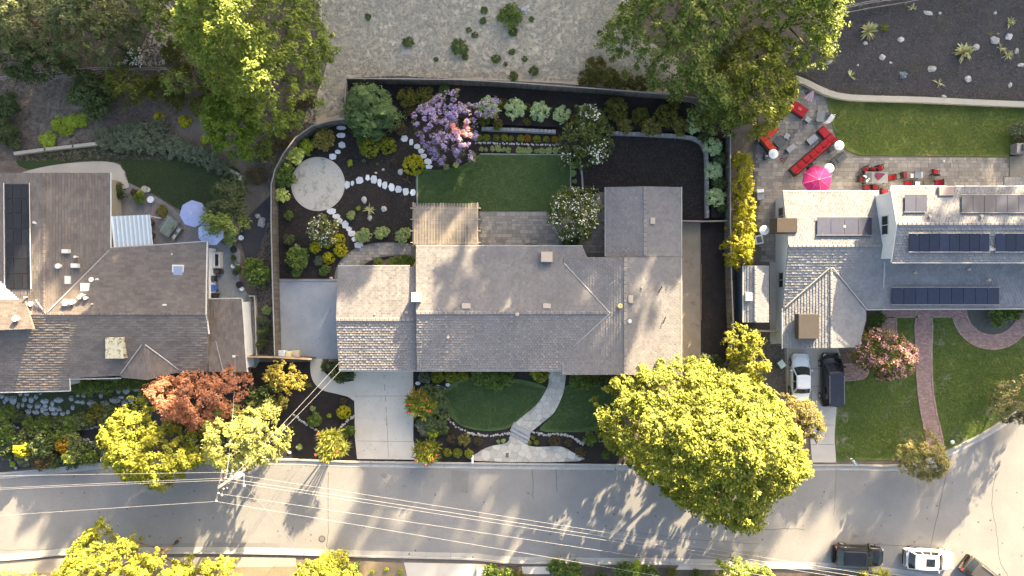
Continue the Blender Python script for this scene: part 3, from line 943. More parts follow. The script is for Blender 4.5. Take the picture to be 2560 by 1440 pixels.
def rock(px, py, rx, ry, label, group=None, hz=.55, m=ROCK, name='rock', cat='rock', z=None):
    x, y, gz = G(px, py)
    if z is not None: gz = z
    bm = bmesh.new()
    bmesh.ops.create_icosphere(bm, subdivisions=2, radius=1)
    sd = R.uniform(0, 90)
    for v in bm.verts:
        d = noise.noise(v.co * 1.3 + Vector((sd, 0, 0)))
        v.co *= 1 + d * .45
        v.co.x *= px2m(rx); v.co.y *= px2m(ry); v.co.z *= min(px2m(rx), px2m(ry)) * hz
        v.co.z = max(v.co.z, -.05)
    me = bpy.data.meshes.new(name); bm.to_mesh(me); bm.free()
    at = me.attributes.new('tint', 'FLOAT', 'POINT'); at.data.foreach_set('value', [R.random()] * len(me.vertices))
    me.materials.append(m)
    return props(link(name, me, None, (x, y, gz + .02), R.uniform(-.4, .4)), label, cat, group)

def edging(label, pts, step=7, r=(3, 5.5), double=1):
    """a line of loose white stones: the stones are the parts of the edging"""
    o = thing('rock_edging', label, 'rock edging', (0, 0, 0))
    p = resample(cr(pts, 5, False), step)
    base = []
    for k in range(4):
        bm = bmesh.new(); bmesh.ops.create_icosphere(bm, subdivisions=1, radius=1)
        for v in bm.verts: v.co *= R.uniform(.7, 1.2); v.co.z = max(v.co.z * .7, -.2)
        me = bpy.data.meshes.new('stone'); bm.to_mesh(me); bm.free()
        at = me.attributes.new('tint', 'FLOAT', 'POINT'); at.data.foreach_set('value', [R.random()] * len(me.vertices))
        me.materials.append(mat('white_rock', (.28, .28, .285), (.46, .45, .44), scale=3, fine=16, bump=.5)); base.append(me)
    for q in p:
        for _ in range(double):
            x, y, z = G(q[0] + R.uniform(-1.5, 1.5), q[1] + R.uniform(-1.5, 1.5))
            s = px2m(R.uniform(*r))
            link('stone', R.choice(base), o, (x, y, z + s * .2), R.uniform(0, 6), (s * R.uniform(.8, 1.3), s, s))
    return o
edging('line of white stones between the two rows of small clipped plants', [(1190, 357), (1290, 360), (1400, 363)], 6, (2, 3.6))
edging('curved white stone edging below the oval front lawn', [(1119, 1046), (1140, 1066), (1175, 1083), (1215, 1089), (1250, 1087), (1272, 1082), (1284, 1070)], 6, (2.4, 4.5))
edging('white stone edging beneath the front lawn east of the stone steps', [(1330, 1080), (1360, 1086), (1400, 1086), (1430, 1094), (1456, 1110)], 6, (2.6, 5))
edging('white stone edging across the mulch bed beside the driveway', [(735, 1037), (755, 1053), (775, 1066), (795, 1076)], 6, (2.2, 4))
edging('short white stone line ending at the driveway edge', [(845, 1076), (862, 1058), (880, 1045), (888, 1036)], 6, (2.6, 4.6))
edging('long stone line through the shrubs of the neighbouring front garden', [(8, 1046), (30, 1060), (60, 1075), (95, 1079), (140, 1077), (180, 1077), (215, 1072), (258, 1064)], 6, (2, 4))
edging('stone line running down to the kerb below the neighbouring shrubs', [(198, 1098), (222, 1100), (235, 1114), (255, 1128), (275, 1136)], 6, (3, 5.5))
edging('pale stones piled at the kerb by the dark driveway corner', [(22, 1146), (28, 1158), (36, 1166), (43, 1170)], 6, (3, 5))

# raised bed behind the block wall, and the block wall itself
sheet('raised_mulch_bed_ground', [(870, 212), (1150, 216), (1500, 238), (1815, 268), (1815, 545), (1776, 545), (1774, 380), (1768, 352), (1745, 336), (1700, 332), (1400, 320), (1200, 312), (1000, 250), (930, 230)], MULCH, .35, thick=.34)
def block_wall(label, pts, h, bw=.4, th=.30, m=BLOCK, cap=True, name='block_wall', zb=0.0):
    p = [W(*q, h) for q in pts]
    o = thing(name, label, 'retaining wall', (0, 0, 0))
    rp = resample(p, bw)
    for i in range(len(rp) - 1):
        a, b = rp[i], rp[i + 1]
        L = math.hypot(b[0] - a[0], b[1] - a[1]); an = math.atan2(b[1] - a[1], b[0] - a[0])
        cx, cy = (a[0] + b[0]) / 2, (a[1] + b[1]) / 2
        k = R.uniform(-.015, .015)
        M().box(cx - math.sin(an) * k, cy + math.cos(an) * k, h - .07, L - .03, th * R.uniform(.9, 1.02), .15, an, .02, tint=R.random()).build('block', m, o)
        mid = M().box(cx + math.sin(an) * .05, cy - math.cos(an) * .05, (h - .15) / 2 + .003, L + .03, th, h - .15, an, tint=.3 + .2 * (i % 2))
        mid.build('base_course', m, o)
    return o
block_wall('grey block retaining wall above the rows of clipped plants', [(1204, 320), (1300, 324), (1400, 329)], .50)
block_wall('long grey block retaining wall curving round the bare mulch bed', [(1518, 331), (1600, 334), (1700, 339), (1735, 344), (1757, 356), (1767, 378), (1769, 420), (1769, 548)], .48)
# thin timber edging and small kerbs in the back garden
ed = M()
def strip(pts, w, h, m, name, z=.0, label=None, kind='structure'):
    p = [G(*q)[:2] for q in pts]
    mb = M()
    for a, b in zip(p, p[1:]):
        L = math.hypot(b[0] - a[0], b[1] - a[1]); n = max(1, int(L / 3))
        for i in range(n):
            u = (a[0] + (b[0] - a[0]) * i / n, a[1] + (b[1] - a[1]) * i / n); v = (a[0] + (b[0] - a[0]) * (i + 1) / n, a[1] + (b[1] - a[1]) * (i + 1) / n)
            mb.box((u[0] + v[0]) / 2, (u[1] + v[1]) / 2, (T(u[1]) + T(v[1])) / 2 + h / 2 + z, L / n + w * .3, w, h, math.atan2(b[1] - a[1], b[0] - a[0]))
    return props(mb.build(name, m, None), label, None, None, kind)
strip([(1450, 405), (1455, 440), (1457, 475)], .18, .12, BLOCK, 'edging_kerb')
strip([(1043, 430), (1043, 508)], .08, .09, KERB, 'lawn_edging')
strip([(1426, 388), (1427, 486)], .08, .09, KERB, 'lawn_edging')
strip([(1200, 385), (1425, 387)], .07, .09, KERB, 'lawn_edging')
strip([(1752, 660), (1752, 800)], .05, .12, mat('orange_timber', (.25, .13, .06), (.32, .18, .09), fine=15), 'board_edging')
strip([(1962, 862), (1966, 985)], .14, .14, mat('tan_kerb', (.27, .23, .17), (.33, .28, .21), fine=14), 'side_kerb')
# cream garden wall at the foot of the grey mulch slope
gw = [(1955, 192), (1985, 195), (2012, 204), (2045, 220), (2075, 233), (2110, 241), (2160, 245), (2300, 249), (2450, 256), (2700, 266)]
gp = [W(*q, .6) for q in cr(gw, 4, False)]
o = thing('garden_wall', 'curved cream rendered retaining wall between the dark slope and terrace lawn', 'garden wall', (0, 0, 0))
a = offset(gp, .22); b = offset(gp, -.22); a2 = offset(gp, .27); b2 = offset(gp, -.27)
for i in range(len(gp) - 1):
    M().prism([a[i], a[i + 1], b[i + 1], b[i]], -.1, .55).build('wall_section', WALLC, o, kind='stuff' if i > 299 else None)
    M().prism([a2[i], a2[i + 1], b2[i + 1], b2[i]], .552, .63, tint=R.random()).build('coping', WALLC, o)
for lab, pts, w, h in (('low concrete garden wall above the dim back lawn', [(45, 386), (120, 376), (190, 368), (252, 361)], .32, .5), ('short low wall at the far end of the dim back lawn', [(562, 418), (590, 433), (603, 440), (603, 450)], .3, .4), ('small white walled corner at the end of the side path', [(628, 740), (640, 740), (642, 760), (646, 890)], .12, .5)):
    mb = M(); p = [G(*q)[:2] for q in pts]
    for u, v in zip(p, p[1:]):
        L = math.hypot(v[0] - u[0], v[1] - u[1])
        mb.box((u[0] + v[0]) / 2, (u[1] + v[1]) / 2, h / 2, L + w * .5, w, h, math.atan2(v[1] - u[1], v[0] - u[0]), .02)
    props(mb.build('garden_wall', WALLC, None), lab, 'garden wall')

# ------------------------------------------------------------------ fences
FENCE = mat('weathered_fence', (.085, .075, .07), (.15, .135, .125), scale=3, fine=14, tint=.25, stretch=(1, 1, .2), bump=.4)
FCAP = mat('fence_cap', (.22, .205, .19), (.31, .29, .27), fine=16, tint=.1)
NEWF = mat('tan_fence', (.33, .235, .15), (.42, .31, .21), fine=14, tint=.15)
def fence(label, pts, h=1.85, m=FENCE, cm=FCAP, base=0.0, postgap=2.4, name='fence', capw=.11):
    """close-boarded fence: posts and rails are parts, the narrow boards are joined"""
    P = []
    for q in pts:
        y = W(q[0], q[1], h)[1]; z = T(y) + base
        P.append((*W(q[0], q[1], h + z), z))
    o = thing(name, label, 'fence', (P[0][0], P[0][1], P[0][2]))
    bm_ = M()
    for a, b in zip(P, P[1:]):
        L = math.hypot(b[0] - a[0], b[1] - a[1]); an = math.atan2(b[1] - a[1], b[0] - a[0])
        n = max(1, round(L / postgap))
        at = lambda t: (a[0] + (b[0] - a[0]) * t, a[1] + (b[1] - a[1]) * t, a[2] + (b[2] - a[2]) * t)
        for i in range(n):
            u, v = at(i / n), at((i + 1) / n)
            c = at((i + .5) / n)
            M().box(u[0], u[1], u[2] + h / 2 - .02, .1, .1, h - .04, an, .01).build('post', m, o)
            M().box(c[0], c[1], c[2] + h + .02, L / n - .004, capw, .04, an, .005, tint=R.random()).build('cap_rail', cm, o)
            for rz in (.35, h - .3):
                M().box(c[0] - math.sin(an) * .06, c[1] + math.cos(an) * .06, c[2] + rz, L / n - .1, .04, .09, an).build('rail', m, o)
        nb = int(L / .15)
        for i in range(nb):
            c = at((i + .5) / nb)
            hb = h - .02 + R.uniform(-.02, 0)
            bm_.box(c[0] + R.uniform(-.006, .006), c[1] + R.uniform(-.006, .006), c[2] + hb / 2, L / nb - .012, .022, hb, an, tint=R.random())
    bm_.build('board', m, o, kind='stuff')
    return o
fence('long weathered timber fence along the top of the black mulch garden', [(866, 196), (1000, 197), (1150, 199), (1280, 206), (1400, 215), (1500, 222), (1600, 230), (1680, 236), (1780, 250)], 2.0)
fence('short timber fence return at the corner behind the feathery tree', [(866, 196), (863, 245), (860, 298)], 2.0)
fence('curved timber fence round the garden corner above the round patio', [(860, 298), (828, 301), (778, 316), (738, 345), (708, 385), (687, 425), (678, 462)], 1.9)
fence('straight timber side fence along the mulch garden and the side yard slab', [(678, 462), (678, 560), (680, 650), (683, 760), (687, 893)], 1.9)
fence('brown timber boundary fence behind the yellow hedge', [(1826, 335), (1826, 450), (1826, 556), (1829, 700), (1834, 830), (1838, 900)], 1.9)
fence('cream capped gate fence in front of the side yard bins', [(618, 892), (690, 893), (778, 898)], 1.8, FENCE, NEWF, capw=.16)
fence('low timber cross fence between the bare mulch bed and the side strip', [(1703, 552), (1760, 553), (1818, 552)], 1.0, NEWF, FCAP)
fence('pale low fence behind the garbage bins at the shed end', [(1858, 826), (1920, 828), (1945, 828)], 1.5, NEWF, FCAP, capw=.14)
def rail_fence(label, pts, h=1.2, n2=2, m=FCAP):
    P = [G(*q, h) for q in pts]
    o = thing('rail_fence', label, 'fence', P[0])
    for i, (a, b) in enumerate(zip(P, P[1:])):
        M().tube([(a[0], a[1], a[2] - h - .1), a], .06, 6).build('post', m, o)
        for k in range(n2):
            dz = -.08 - k * .5
            M().tube([(a[0], a[1], a[2] + dz), (b[0], b[1], b[2] + dz)], .045, 6).build('rail', m, o)
    return o
rail_fence('old timber rail fence crossing the shaded woodland garden', [(-40, 198), (60, 184), (125, 178), (185, 172), (245, 168), (330, 170), (410, 168), (440, 190), (480, 208), (532, 226)])
rail_fence('lower timber rails below the woodland fence', [(95, 196), (140, 190), (200, 186), (255, 178)], .9)
rail_fence('rail fence with leaning posts at the top of the dark slope', [(2080, 22), (2120, 14), (2165, 4), (2212, -4), (2300, -14)], 1.3)
rail_fence('lower rail of the slope fence among the agaves', [(2090, 36), (2170, 20), (2270, 4), (2380, -20)], .6, 1)
# ------------------------------------------------------------------ houses
ROOF_G = mat('grey_roof_tile', (.162, .156, .162), (.226, .218, .222), scale=.6, fine=10, tint=.09, bump=.4, patch=.5)
ROOF_B = mat('brown_roof_shingle', (.118, .102, .096), (.178, .156, .145), scale=.6, fine=10, tint=.13, bump=.4, patch=.5)
ROOF_R = mat('slate_roof_tile', (.165, .17, .188), (.235, .24, .255), scale=.6, fine=10, tint=.09, bump=.4, patch=.5)
TRIM = mat('white_trim', (.5, .49, .47), (.58, .57, .55), fine=10, bump=0)
GUTTER = mat('gutter', (.30, .30, .31), (.40, .40, .41), fine=10, bump=0)
STUCCO = mat('white_stucco', (.60, .62, .65), (.70, .72, .74), fine=14, bump=.2)
TSTUC = mat('tan_stucco', (.36, .31, .25), (.42, .37, .30), fine=14, bump=.2)
GLASS = mat('dark_glass', (.02, .025, .03), (.03, .035, .045), rough=.08, bump=0, spec=.6)
SKYL = mat('skylight_glass', (.22, .27, .38), (.27, .32, .44), rough=.1, bump=0, spec=.6)
PANEL = mat('solar_panel', (.018, .022, .045), (.03, .035, .062), rough=.22, bump=0, spec=.5, tint=.2)
PFRAME = mat('panel_frame', (.35, .34, .34), (.42, .41, .4), metal=.6, rough=.4, bump=0)
BLKP = mat('pool_mat', (.012, .012, .016), (.025, .025, .03), rough=.6, tint=.3)

def plane3(a, b, c):
    A, B, Cc = Vector(a), Vector(b), Vector(c)
    n = (B - A).cross(Cc - A)
    if n.z < 0: n = -n
    gx, gy = -n.x / n.z, -n.y / n.z
    return (lambda x, y: A.z + gx * (x - A.x) + gy * (y - A.y)), Vector((gx, gy))

def roof_plane(parent, pts, m, tw=.30, te=.235, style='tile', dz=0.0):
    """pts: (px, py, z) corners, first three give the plane; a deck with every tile clipped to the outline"""
    P = [(*W(p[0], p[1], p[2]), p[2]) for p in pts]
    zf, g = plane3(*P[:3])
    xy = [(p[0], p[1]) for p in P]
    mb = M(); mb.prism(xy, lambda x, y: zf(x, y) - .13 + dz, 0, zf=lambda x, y: zf(x, y) + dz)
    mb.build('roof_deck', m, parent)
    u = g.normalized(); v = Vector((-u.y, u.x))
    A = [(p[0] * v.x + p[1] * v.y, p[0] * u.x + p[1] * u.y) for p in xy]
    ar = sum(A[i][0] * A[(i + 1) % len(A)][1] - A[(i + 1) % len(A)][0] * A[i][1] for i in range(len(A)))
    if ar < 0: A = A[::-1]
    a0, a1 = min(p[0] for p in A), max(p[0] for p in A)
    b0, b1 = min(p[1] for p in A), max(p[1] for p in A)
    mb = M()
    nb = int((b1 - b0) / te) + 1
    for j in range(nb):
        b = b0 + j * te
        off = (j % 2) * tw * .5
        na = int((a1 - a0) / tw) + 2
        for i in range(na):
            a = a0 - tw + off + i * tw
            gp = .006 if style == 'shingle' else .013 if m is ROOF_R else .022
            q = [(a + gp, b), (a + tw - gp, b), (a + tw - gp, b + te), (a + gp, b + te)]
            for k in range(len(A)):
                p0, p1 = A[k], A[(k + 1) % len(A)]
                nx, ny = p1[1] - p0[1], -(p1[0] - p0[0])
                L = math.hypot(nx, ny)
                if L < 1e-6: continue
                q = clip(q, nx / L, ny / L, (nx * p0[0] + ny * p0[1]) / L)
                if len(q) < 3: break
            if len(q) < 3: continue
            lift = .04 + .012 * ((i + j) % 2) + (R.uniform(-.012, .016) if style != 'shingle' else R.uniform(-.006, .008))
            n = len(q)
            hh = lambda bb: dz + .006 + lift * (1 - (bb - b) / te)
            wv = [(aa * v.x + bb * u.x, aa * v.y + bb * u.y, bb) for aa, bb in q]
            top = [(x, y, zf(x, y) + hh(bb)) for x, y, bb in wv]
            bot = [(x, y, zf(x, y) + dz - .01) for x, y, bb in wv]
            t = R.random()
            if style == 'barrel':   # raised rounded middle
                cx = sum(p[0] for p in wv) / n; cy = sum(p[1] for p in wv) / n
                lowm = [(min(q, key=lambda s: s[1])[1])]
                c = (cx, cy, zf(cx, cy) + hh((q[0][1] + q[-1][1]) / 2) + .03)
                mb.add([*bot, *top, c], [(n + k, n + (k + 1) % n, 2 * n) for k in range(n)] + [(k, (k + 1) % n, n + (k + 1) % n, n + k) for k in range(n)], t)
            else:
                mb.add([*bot, *top], [tuple(range(n, 2 * n))] + [(k, (k + 1) % n, n + (k + 1) % n, n + k) for k in range(n)], t)
    mb.build('tile' if style != 'shingle' else 'shingle', m, parent, kind='stuff')
    return zf

def rline(parent, pts, name, m, r=.06, dz=.05, n=6):
    M().tube([(*W(p[0], p[1], p[2]), p[2] + dz) for p in pts], r, n).build(name, m, parent)

def ridge_caps(parent, a, b, m, w=.3):
    A = Vector((*W(a[0], a[1], a[2]), a[2])); B = Vector((*W(b[0], b[1], b[2]), b[2]))
    L = (B - A).length; n = int(L / .4); an = math.atan2(B.y - A.y, B.x - A.x)
    mb = M()
    for i in range(n):
        p = A.lerp(B, (i + .5) / n)
        mb.box(p.x, p.y, p.z + .05, .38, w, .07, an, .03, tint=R.random())
    mb.build('ridge_tile', m, parent, kind='stuff')

def gable(parent, x0, y0, x1, y1, ze, zr, rpos, axis, m, inset=.45, z0=-.05):
    """walls up to the roof: footprint by pixel corners (at eave height)"""
    ax, ay = W(x0, y0, ze); bx, by = W(x1, y1, ze)
    X0, X1 = min(ax, bx) + inset, max(ax, bx) - inset
    Y0, Y1 = min(ay, by) + inset, max(ay, by) - inset
    if axis == 'x':
        r = W(0, rpos, zr)[1]
        prof = [(Y0, z0), (Y1, z0), (Y1, ze - .14), (r, zr - .2), (Y0, ze - .14)]
        vs = [(X0, p, z) for p, z in prof] + [(X1, p, z) for p, z in prof]
    else:
        r = W(rpos, 0, zr)[0]
        prof = [(X0, z0), (X1, z0), (X1, ze - .14), (r, zr - .2), (X0, ze - .14)]
        vs = [(p, Y0, z) for p, z in prof] + [(p, Y1, z) for p, z in prof]
    n = 5
    mb = M(); mb.add(vs, [tuple(range(n)), tuple(range(2 * n - 1, n - 1, -1))] + [(i, (i + 1) % n, n + (i + 1) % n, n + i) for i in range(n)])
    bm = None
    o = mb.build('wall', m, parent)
    return (X0, Y0, X1, Y1)

def window(parent, x, y, z, w, h, face, fm=TRIM, name='window'):
    """face: n, s, e or w; the pane is a sub-part"""
    d = {'n': (0, 1), 's': (0, -1), 'e': (1, 0), 'w': (-1, 0)}[face]
    sx, sy = (w, .06) if d[0] == 0 else (.06, w)
    mb = M()
    if d[0] == 0:
        for dx in (-w / 2, w / 2, 0): mb.box(x + dx, y + d[1] * .04, z, .06, .08, h, 0)
        for dz_ in (-h / 2, h / 2): mb.box(x, y + d[1] * .04, z + dz_, w + .06, .09, .06)
        pn = M().box(x, y + d[1] * .02, z, w - .02, .03, h - .02)
    else:
        for dy in (-w / 2, w / 2, 0): mb.box(x + d[0] * .04, y + dy, z, .08, .06, h, 0)
        for dz_ in (-h / 2, h / 2): mb.box(x + d[0] * .04, y, z + dz_, .09, w + .06, .06)
        pn = M().box(x + d[0] * .02, y, z, .03, w - .02, h - .02)
    f = mb.build(name, fm, parent)
    off = parent.location
    p = link('pane', pn.mesh('pane', GLASS, off), f)

def vent_box(parent, px, py, z, wx, wy, h, m, name='roof_vent', rot=0, tilt=False):
    x, y = W(px, py, z + h)
    M().box(x, y, z + h / 2 - .1, px2m(wx), px2m(wy), h + .2, rot, .02).build(name, m, parent)

def vent_pipe(parent, px, py, z, r, h, m, name='vent_pipe'):
    x, y = W(px, py, z + h)
    M().lathe(x, y, [(z - .2, r), (z + h * .6, r), (z + h * .6, r * 1.5), (z + h, r * 1.4), (z + h, r * .5), (z + h - .03, r * .4)], 10).build(name, m, parent)

WV = mat('white_vent', (.55, .54, .52), (.65, .64, .62), bump=0)
TV = mat('tan_vent', (.36, .31, .27), (.44, .39, .34), bump=0)

# --- main house
hs = thing('house', 'long grey tiled house with black mulch garden and round patio behind', 'house', (*W(1300, 780), 0))
gN = roof_plane(hs, [(845, 667, 2.45), (1043, 667, 2.45), (1043, 799, 3.42), (840, 799, 3.42)], ROOF_G)
roof_plane(hs, [(840, 799, 3.42), (1043, 799, 3.42), (1043, 925, 2.5), (848, 925, 2.5)], ROOF_G)
gable(hs, 845, 667, 1050, 925, 2.47, 3.42, 799, 'x', TSTUC)
ridge_caps(hs, (840, 799, 3.42), (1036, 799, 3.42), ROOF_G)
mN = roof_plane(hs, [(1040, 617, 2.75), (1457, 617, 2.75), (1525, 782, 4.1), (1040, 782, 4.1)], ROOF_G)
mS = roof_plane(hs, [(1040, 782, 4.1), (1525, 782, 4.1), (1412, 925, 2.9), (1043, 925, 2.9)], ROOF_G)
ridge_caps(hs, (1040, 782, 4.1), (1520, 782, 4.1), ROOF_G)
gable(hs, 1040, 617, 1457, 925, 2.8, 4.1, 782, 'x', TSTUC)
wW = roof_plane(hs, [(1410, 643, 3.1), (1563, 643, 4.4), (1563, 937, 4.4), (1410, 937, 3.1)], ROOF_G)
wE = roof_plane(hs, [(1563, 643, 4.4), (1702, 643, 3.1), (1702, 937, 3.1), (1563, 937, 4.4)], ROOF_G)
ridge_caps(hs, (1563, 645, 4.4), (1563, 937, 4.4), ROOF_G)
gable(hs, 1410, 643, 1702, 937, 3.1, 4.4, 1563, 'y', TSTUC)
nW = roof_plane(hs, [(1515, 468, 2.95), (1612, 466, 3.85), (1612, 642, 3.85), (1515, 642, 2.95)], ROOF_G)
nE = roof_plane(hs, [(1612, 466, 3.85), (1702, 468, 3.0), (1702, 642, 3.0), (1612, 642, 3.85)], ROOF_G)
ridge_caps(hs, (1612, 466, 3.85), (1612, 640, 3.85), ROOF_G)
gable(hs, 1515, 468, 1702, 700, 2.95, 3.85, 1612, 'y', TSTUC)
VAL = mat('valley_flashing', (.36, .35, .34), (.44, .43, .42), metal=.3, rough=.5, bump=0)
rline(hs, [(1410, 658, 3.12), (1525, 783, 4.1)], 'valley_flashing', VAL, .05)
rline(hs, [(1525, 783, 4.1), (1410, 888, 3.12)], 'valley_flashing', VAL, .05)
for a in ([(1040, 615, 2.75), (1457, 615, 2.75)], [(1043, 927, 2.85), (1412, 927, 2.85)], [(845, 665, 2.45), (1025, 665, 2.45)], [(848, 927, 2.45), (1043, 927, 2.45)]):
    rline(hs, a, 'gutter', VAL, .07, -.02)
for a in ([(1704, 467, 3.0), (1704, 641, 3.0)], [(1704, 644, 3.1), (1704, 936, 3.1)], [(1513, 468, 2.9), (1513, 641, 2.9)], [(1408, 890, 3.05), (1408, 937, 3.05)]):
    rline(hs, a, 'gutter', VAL, .06, -.02)
vent_box(hs, 1367, 642, 3.0, 27, 24, .7, mat('chimney_stucco', (.38, .32, .27), (.46, .40, .34), fine=12), 'chimney')
vent_box(hs, 1165, 765, 4.0, 20, 12, .12, TV); vent_box(hs, 1367, 765, 4.0, 18, 11, .12, TV)
vent_box(hs, 1632, 552, 3.7, 11, 15, .2, TV); vent_box(hs, 1577, 748, 4.3, 11, 18, .15, TV)
vent_box(hs, 1040, 743, 3.6, 22, 22, .7, WV, 'cooler_box')
vent_pipe(hs, 1575, 803, 4.2, .13, .3, WV); vent_pipe(hs, 1293, 786, 4.0, .12, .25, TV); vent_pipe(hs, 1120, 843, 3.6, .1, .2, TV)
vent_pipe(hs, 1016, 781, 3.3, .09, .25, TV); vent_pipe(hs, 1605, 718, 4.0, .07, .2, TV); vent_pipe(hs, 937, 785, 3.3, .06, .15, TV)
vent_pipe(hs, 1551, 765, 4.3, .16, .2, mat('brass_vent', (.3, .3, .15), (.4, .4, .2), bump=0))
for a, b in (((1654, 716), (1645, 732)), ((1663, 792), (1657, 808))):
    p, q = W(*a, 3.6), W(*b, 3.6)
    M().tube([(*p, 3.75), (*q, 3.75)], .05, 6).build('vent_pipe', DARKM, hs)
for i in range(5):
    x, y = W(1100 + i * 62, 912, 1.5); window(hs, x, W(0, 925, 2.8)[1] + .45, 1.5, 1.5, 1.2, 's')
for i in range(3):
    x, y = W(1470 + i * 75, 912, 1.5); window(hs, x, W(0, 937, 3.1)[1] + .45, 1.5, 1.4, 1.2, 's')
for i in range(4):
    x, y = W(1215 + i * 55, 620, 1.5); window(hs, x, W(0, 617, 2.8)[1] - .45, 1.3, 1.6, 1.9, 'n')
x, y = W(950, 925, 2.5); M().box(x, y + .43, 1.05, 4.8, .08, 2.1, 0, .01).build('garage_door', TRIM, hs)

# --- neighbour's house on the west side
h2 = thing('house', 'brown shingled house with striped awning and black pool heating mats', 'house', (*W(250, 780), 0))
S1 = dict(m=ROOF_B, tw=.5, te=.235, style='shingle')
roof_plane(h2, [(110, 432, 4.3), (275, 432, 2.75), (275, 625, 2.75), (110, 785, 4.3)], **S1)
roof_plane(h2, [(110, 785, 4.3), (-80, 785, 2.6), (-80, 432, 2.6), (110, 432, 4.3)], **S1)
roof_plane(h2, [(110, 785, 4.3), (520, 785, 4.3), (520, 606, 2.7), (275, 620, 2.8)], **S1)
# the long front slope keeps its bold rows
S2 = dict(m=ROOF_B, tw=.6, te=.235, style='shingle')
roof_plane(h2, [(175, 785, 4.3), (520, 785, 4.3), (520, 930, 2.95), (175, 945, 2.8)], **S2)
roof_plane(h2, [(-80, 785, 4.3), (175, 785, 4.3), (175, 975, 2.5), (-80, 980, 2.5)], dz=.004, **S2)
roof_plane(h2, [(362, 862, 3.72), (370, 950, 3.72), (303, 944, 2.85), (303, 932, 2.85)], **S1)
roof_plane(h2, [(370, 950, 3.72), (362, 862, 3.72), (452, 926, 2.9), (449, 930, 2.9)], **S1)
roof_plane(h2, [(522, 748, 3.1), (522, 930, 3.1), (618, 930, 2.5), (605, 748, 2.5)], **S1)
roof_plane(h2, [(-80, 748, 4.0), (62, 748, 4.0), (85, 822, 4.75), (-80, 828, 4.75)], **S1)
gable(h2, -80, 432, 275, 790, 2.7, 4.3, 110, 'y', TSTUC)
gable(h2, -80, 606, 520, 930, 2.75, 4.3, 785, 'x', STUCCO)
M().prism([W(*p, 2.5) for p in ((508, 756), (600, 756), (610, 922), (508, 922))], -.05, 2.5).build('wall', STUCCO, h2)
M().prism([W(*p, 2.6) for p in ((-80, 900), (168, 900), (168, 964), (-80, 968))], -.05, 2.38).build('wall', STUCCO, h2)
M().prism([W(*p, 4.0) for p in ((-80, 800), (76, 800), (82, 819), (-80, 824))], 3.5, 4.55).build('wall', STUCCO, h2)
M().prism([W(*p, 2.9) for p in ((318, 900), (435, 900), (430, 925), (372, 943), (318, 938))], -.05, 2.7).build('wall', STUCCO, h2)
rline(h2, [(275, 625, 2.8), (120, 780, 4.3)], 'valley_flashing', VAL, .06)
rline(h2, [(8, 712, 3.4), (82, 808, 4.3)], 'valley_flashing', VAL, .05)
rline(h2, [(90, 750, 4.3), (114, 783, 4.3)], 'valley_flashing', VAL, .04)
rline(h2, [(355, 862, 3.75), (303, 934, 2.9)], 'valley_flashing', VAL, .06)
rline(h2, [(364, 862, 3.75), (452, 927, 2.9)], 'valley_flashing', VAL, .06)
rline(h2, [(540, 852, 3.0), (558, 926, 3.0)], 'valley_flashing', VAL, .03)
ridge_caps(h2, (118, 785, 4.3), (515, 785, 4.3), ROOF_B, .22); ridge_caps(h2, (110, 434, 4.3), (110, 780, 4.3), ROOF_B, .22)
rline(h2, [(519, 604, 2.7), (517, 700, 3.5), (516, 785, 4.25), (519, 800, 4.1), (523, 835, 3.8)], 'rake_board', TRIM, .07)
rline(h2, [(277, 432, 2.75), (277, 625, 2.75)], 'gutter', TRIM, .07, -.02)
rline(h2, [(282, 620, 2.75), (400, 612, 2.7), (520, 603, 2.7)], 'gutter', GUTTER, .07, -.02)
rline(h2, [(-80, 983, 2.45), (176, 977, 2.45)], 'gutter', TRIM, .07, -.02); rline(h2, [(177, 976, 2.45), (175, 946, 2.8)], 'rake_board', TRIM, .06)
rline(h2, [(176, 948, 2.75), (303, 946, 2.8)], 'gutter', GUTTER, .06, -.02)
rline(h2, [(606, 748, 2.5), (611, 840, 2.5), (619, 930, 2.5)], 'gutter', TRIM, .07, .02); rline(h2, [(522, 747, 3.1), (606, 746, 2.5)], 'gutter', GUTTER, .06, .02)
# roof hardware
for px, py, w, h_ in ((163, 700, 22, 19), (211, 718, 20, 19)): vent_box(h2, px, py, 3.6, w, h_, .25, WV, 'skylight_dome')
vent_box(h2, 444, 676, 3.2, 27, 27, .22, WV, 'skylight_frame', rot=-.02)
x, y = W(445, 677, 3.45); M().box(x, y, 3.44, .85, .85, .08, -.02, .02).build('skylight_glass', SKYL, h2)
for px, py, r, h_, z in ((84, 556, .09, .2, 4.0), (91, 558, .08, .2, 4.0), (143, 665, .17, .35, 4.0), (227, 699, .16, .3, 3.4), (242, 700, .13, .3, 3.3), (162, 757, .2, .35, 4.1), (178, 755, .17, .35, 4.1), (197, 743, .13, .3, 4.1), (203, 738, .1, .3, 4.1), (212, 745, .12, .25, 4.1), (75, 760, .16, .3, 3.9), (91, 707, .17, .2, 3.9), (186, 642, .08, .3, 3.7), (429, 635, .05, .15, 2.9), (228, 760, .05, .2, 4.2), (36, 797, .18, .6, 4.4), (61, 743, .06, .3, 4.0)):
    vent_pipe(h2, px, py, z, r, h_, WV)
for px, py, w, h_ in ((108, 564, 11, 9), (161, 628, 15, 9), (184, 664, 15, 10), (283, 772, 10, 10), (411, 765, 10, 9)): vent_box(h2, px, py, 3.9, w, h_, .25, WV)
# leaf-strewn chimney platform on the front slope
vent_box(h2, 285, 870, 3.3, 42, 50, .75, mat('pale_stucco', (.42, .40, .30), (.52, .50, .38), fine=12, spots=(2.5, .52, .6, (.16, .13, .07))), 'chimney')
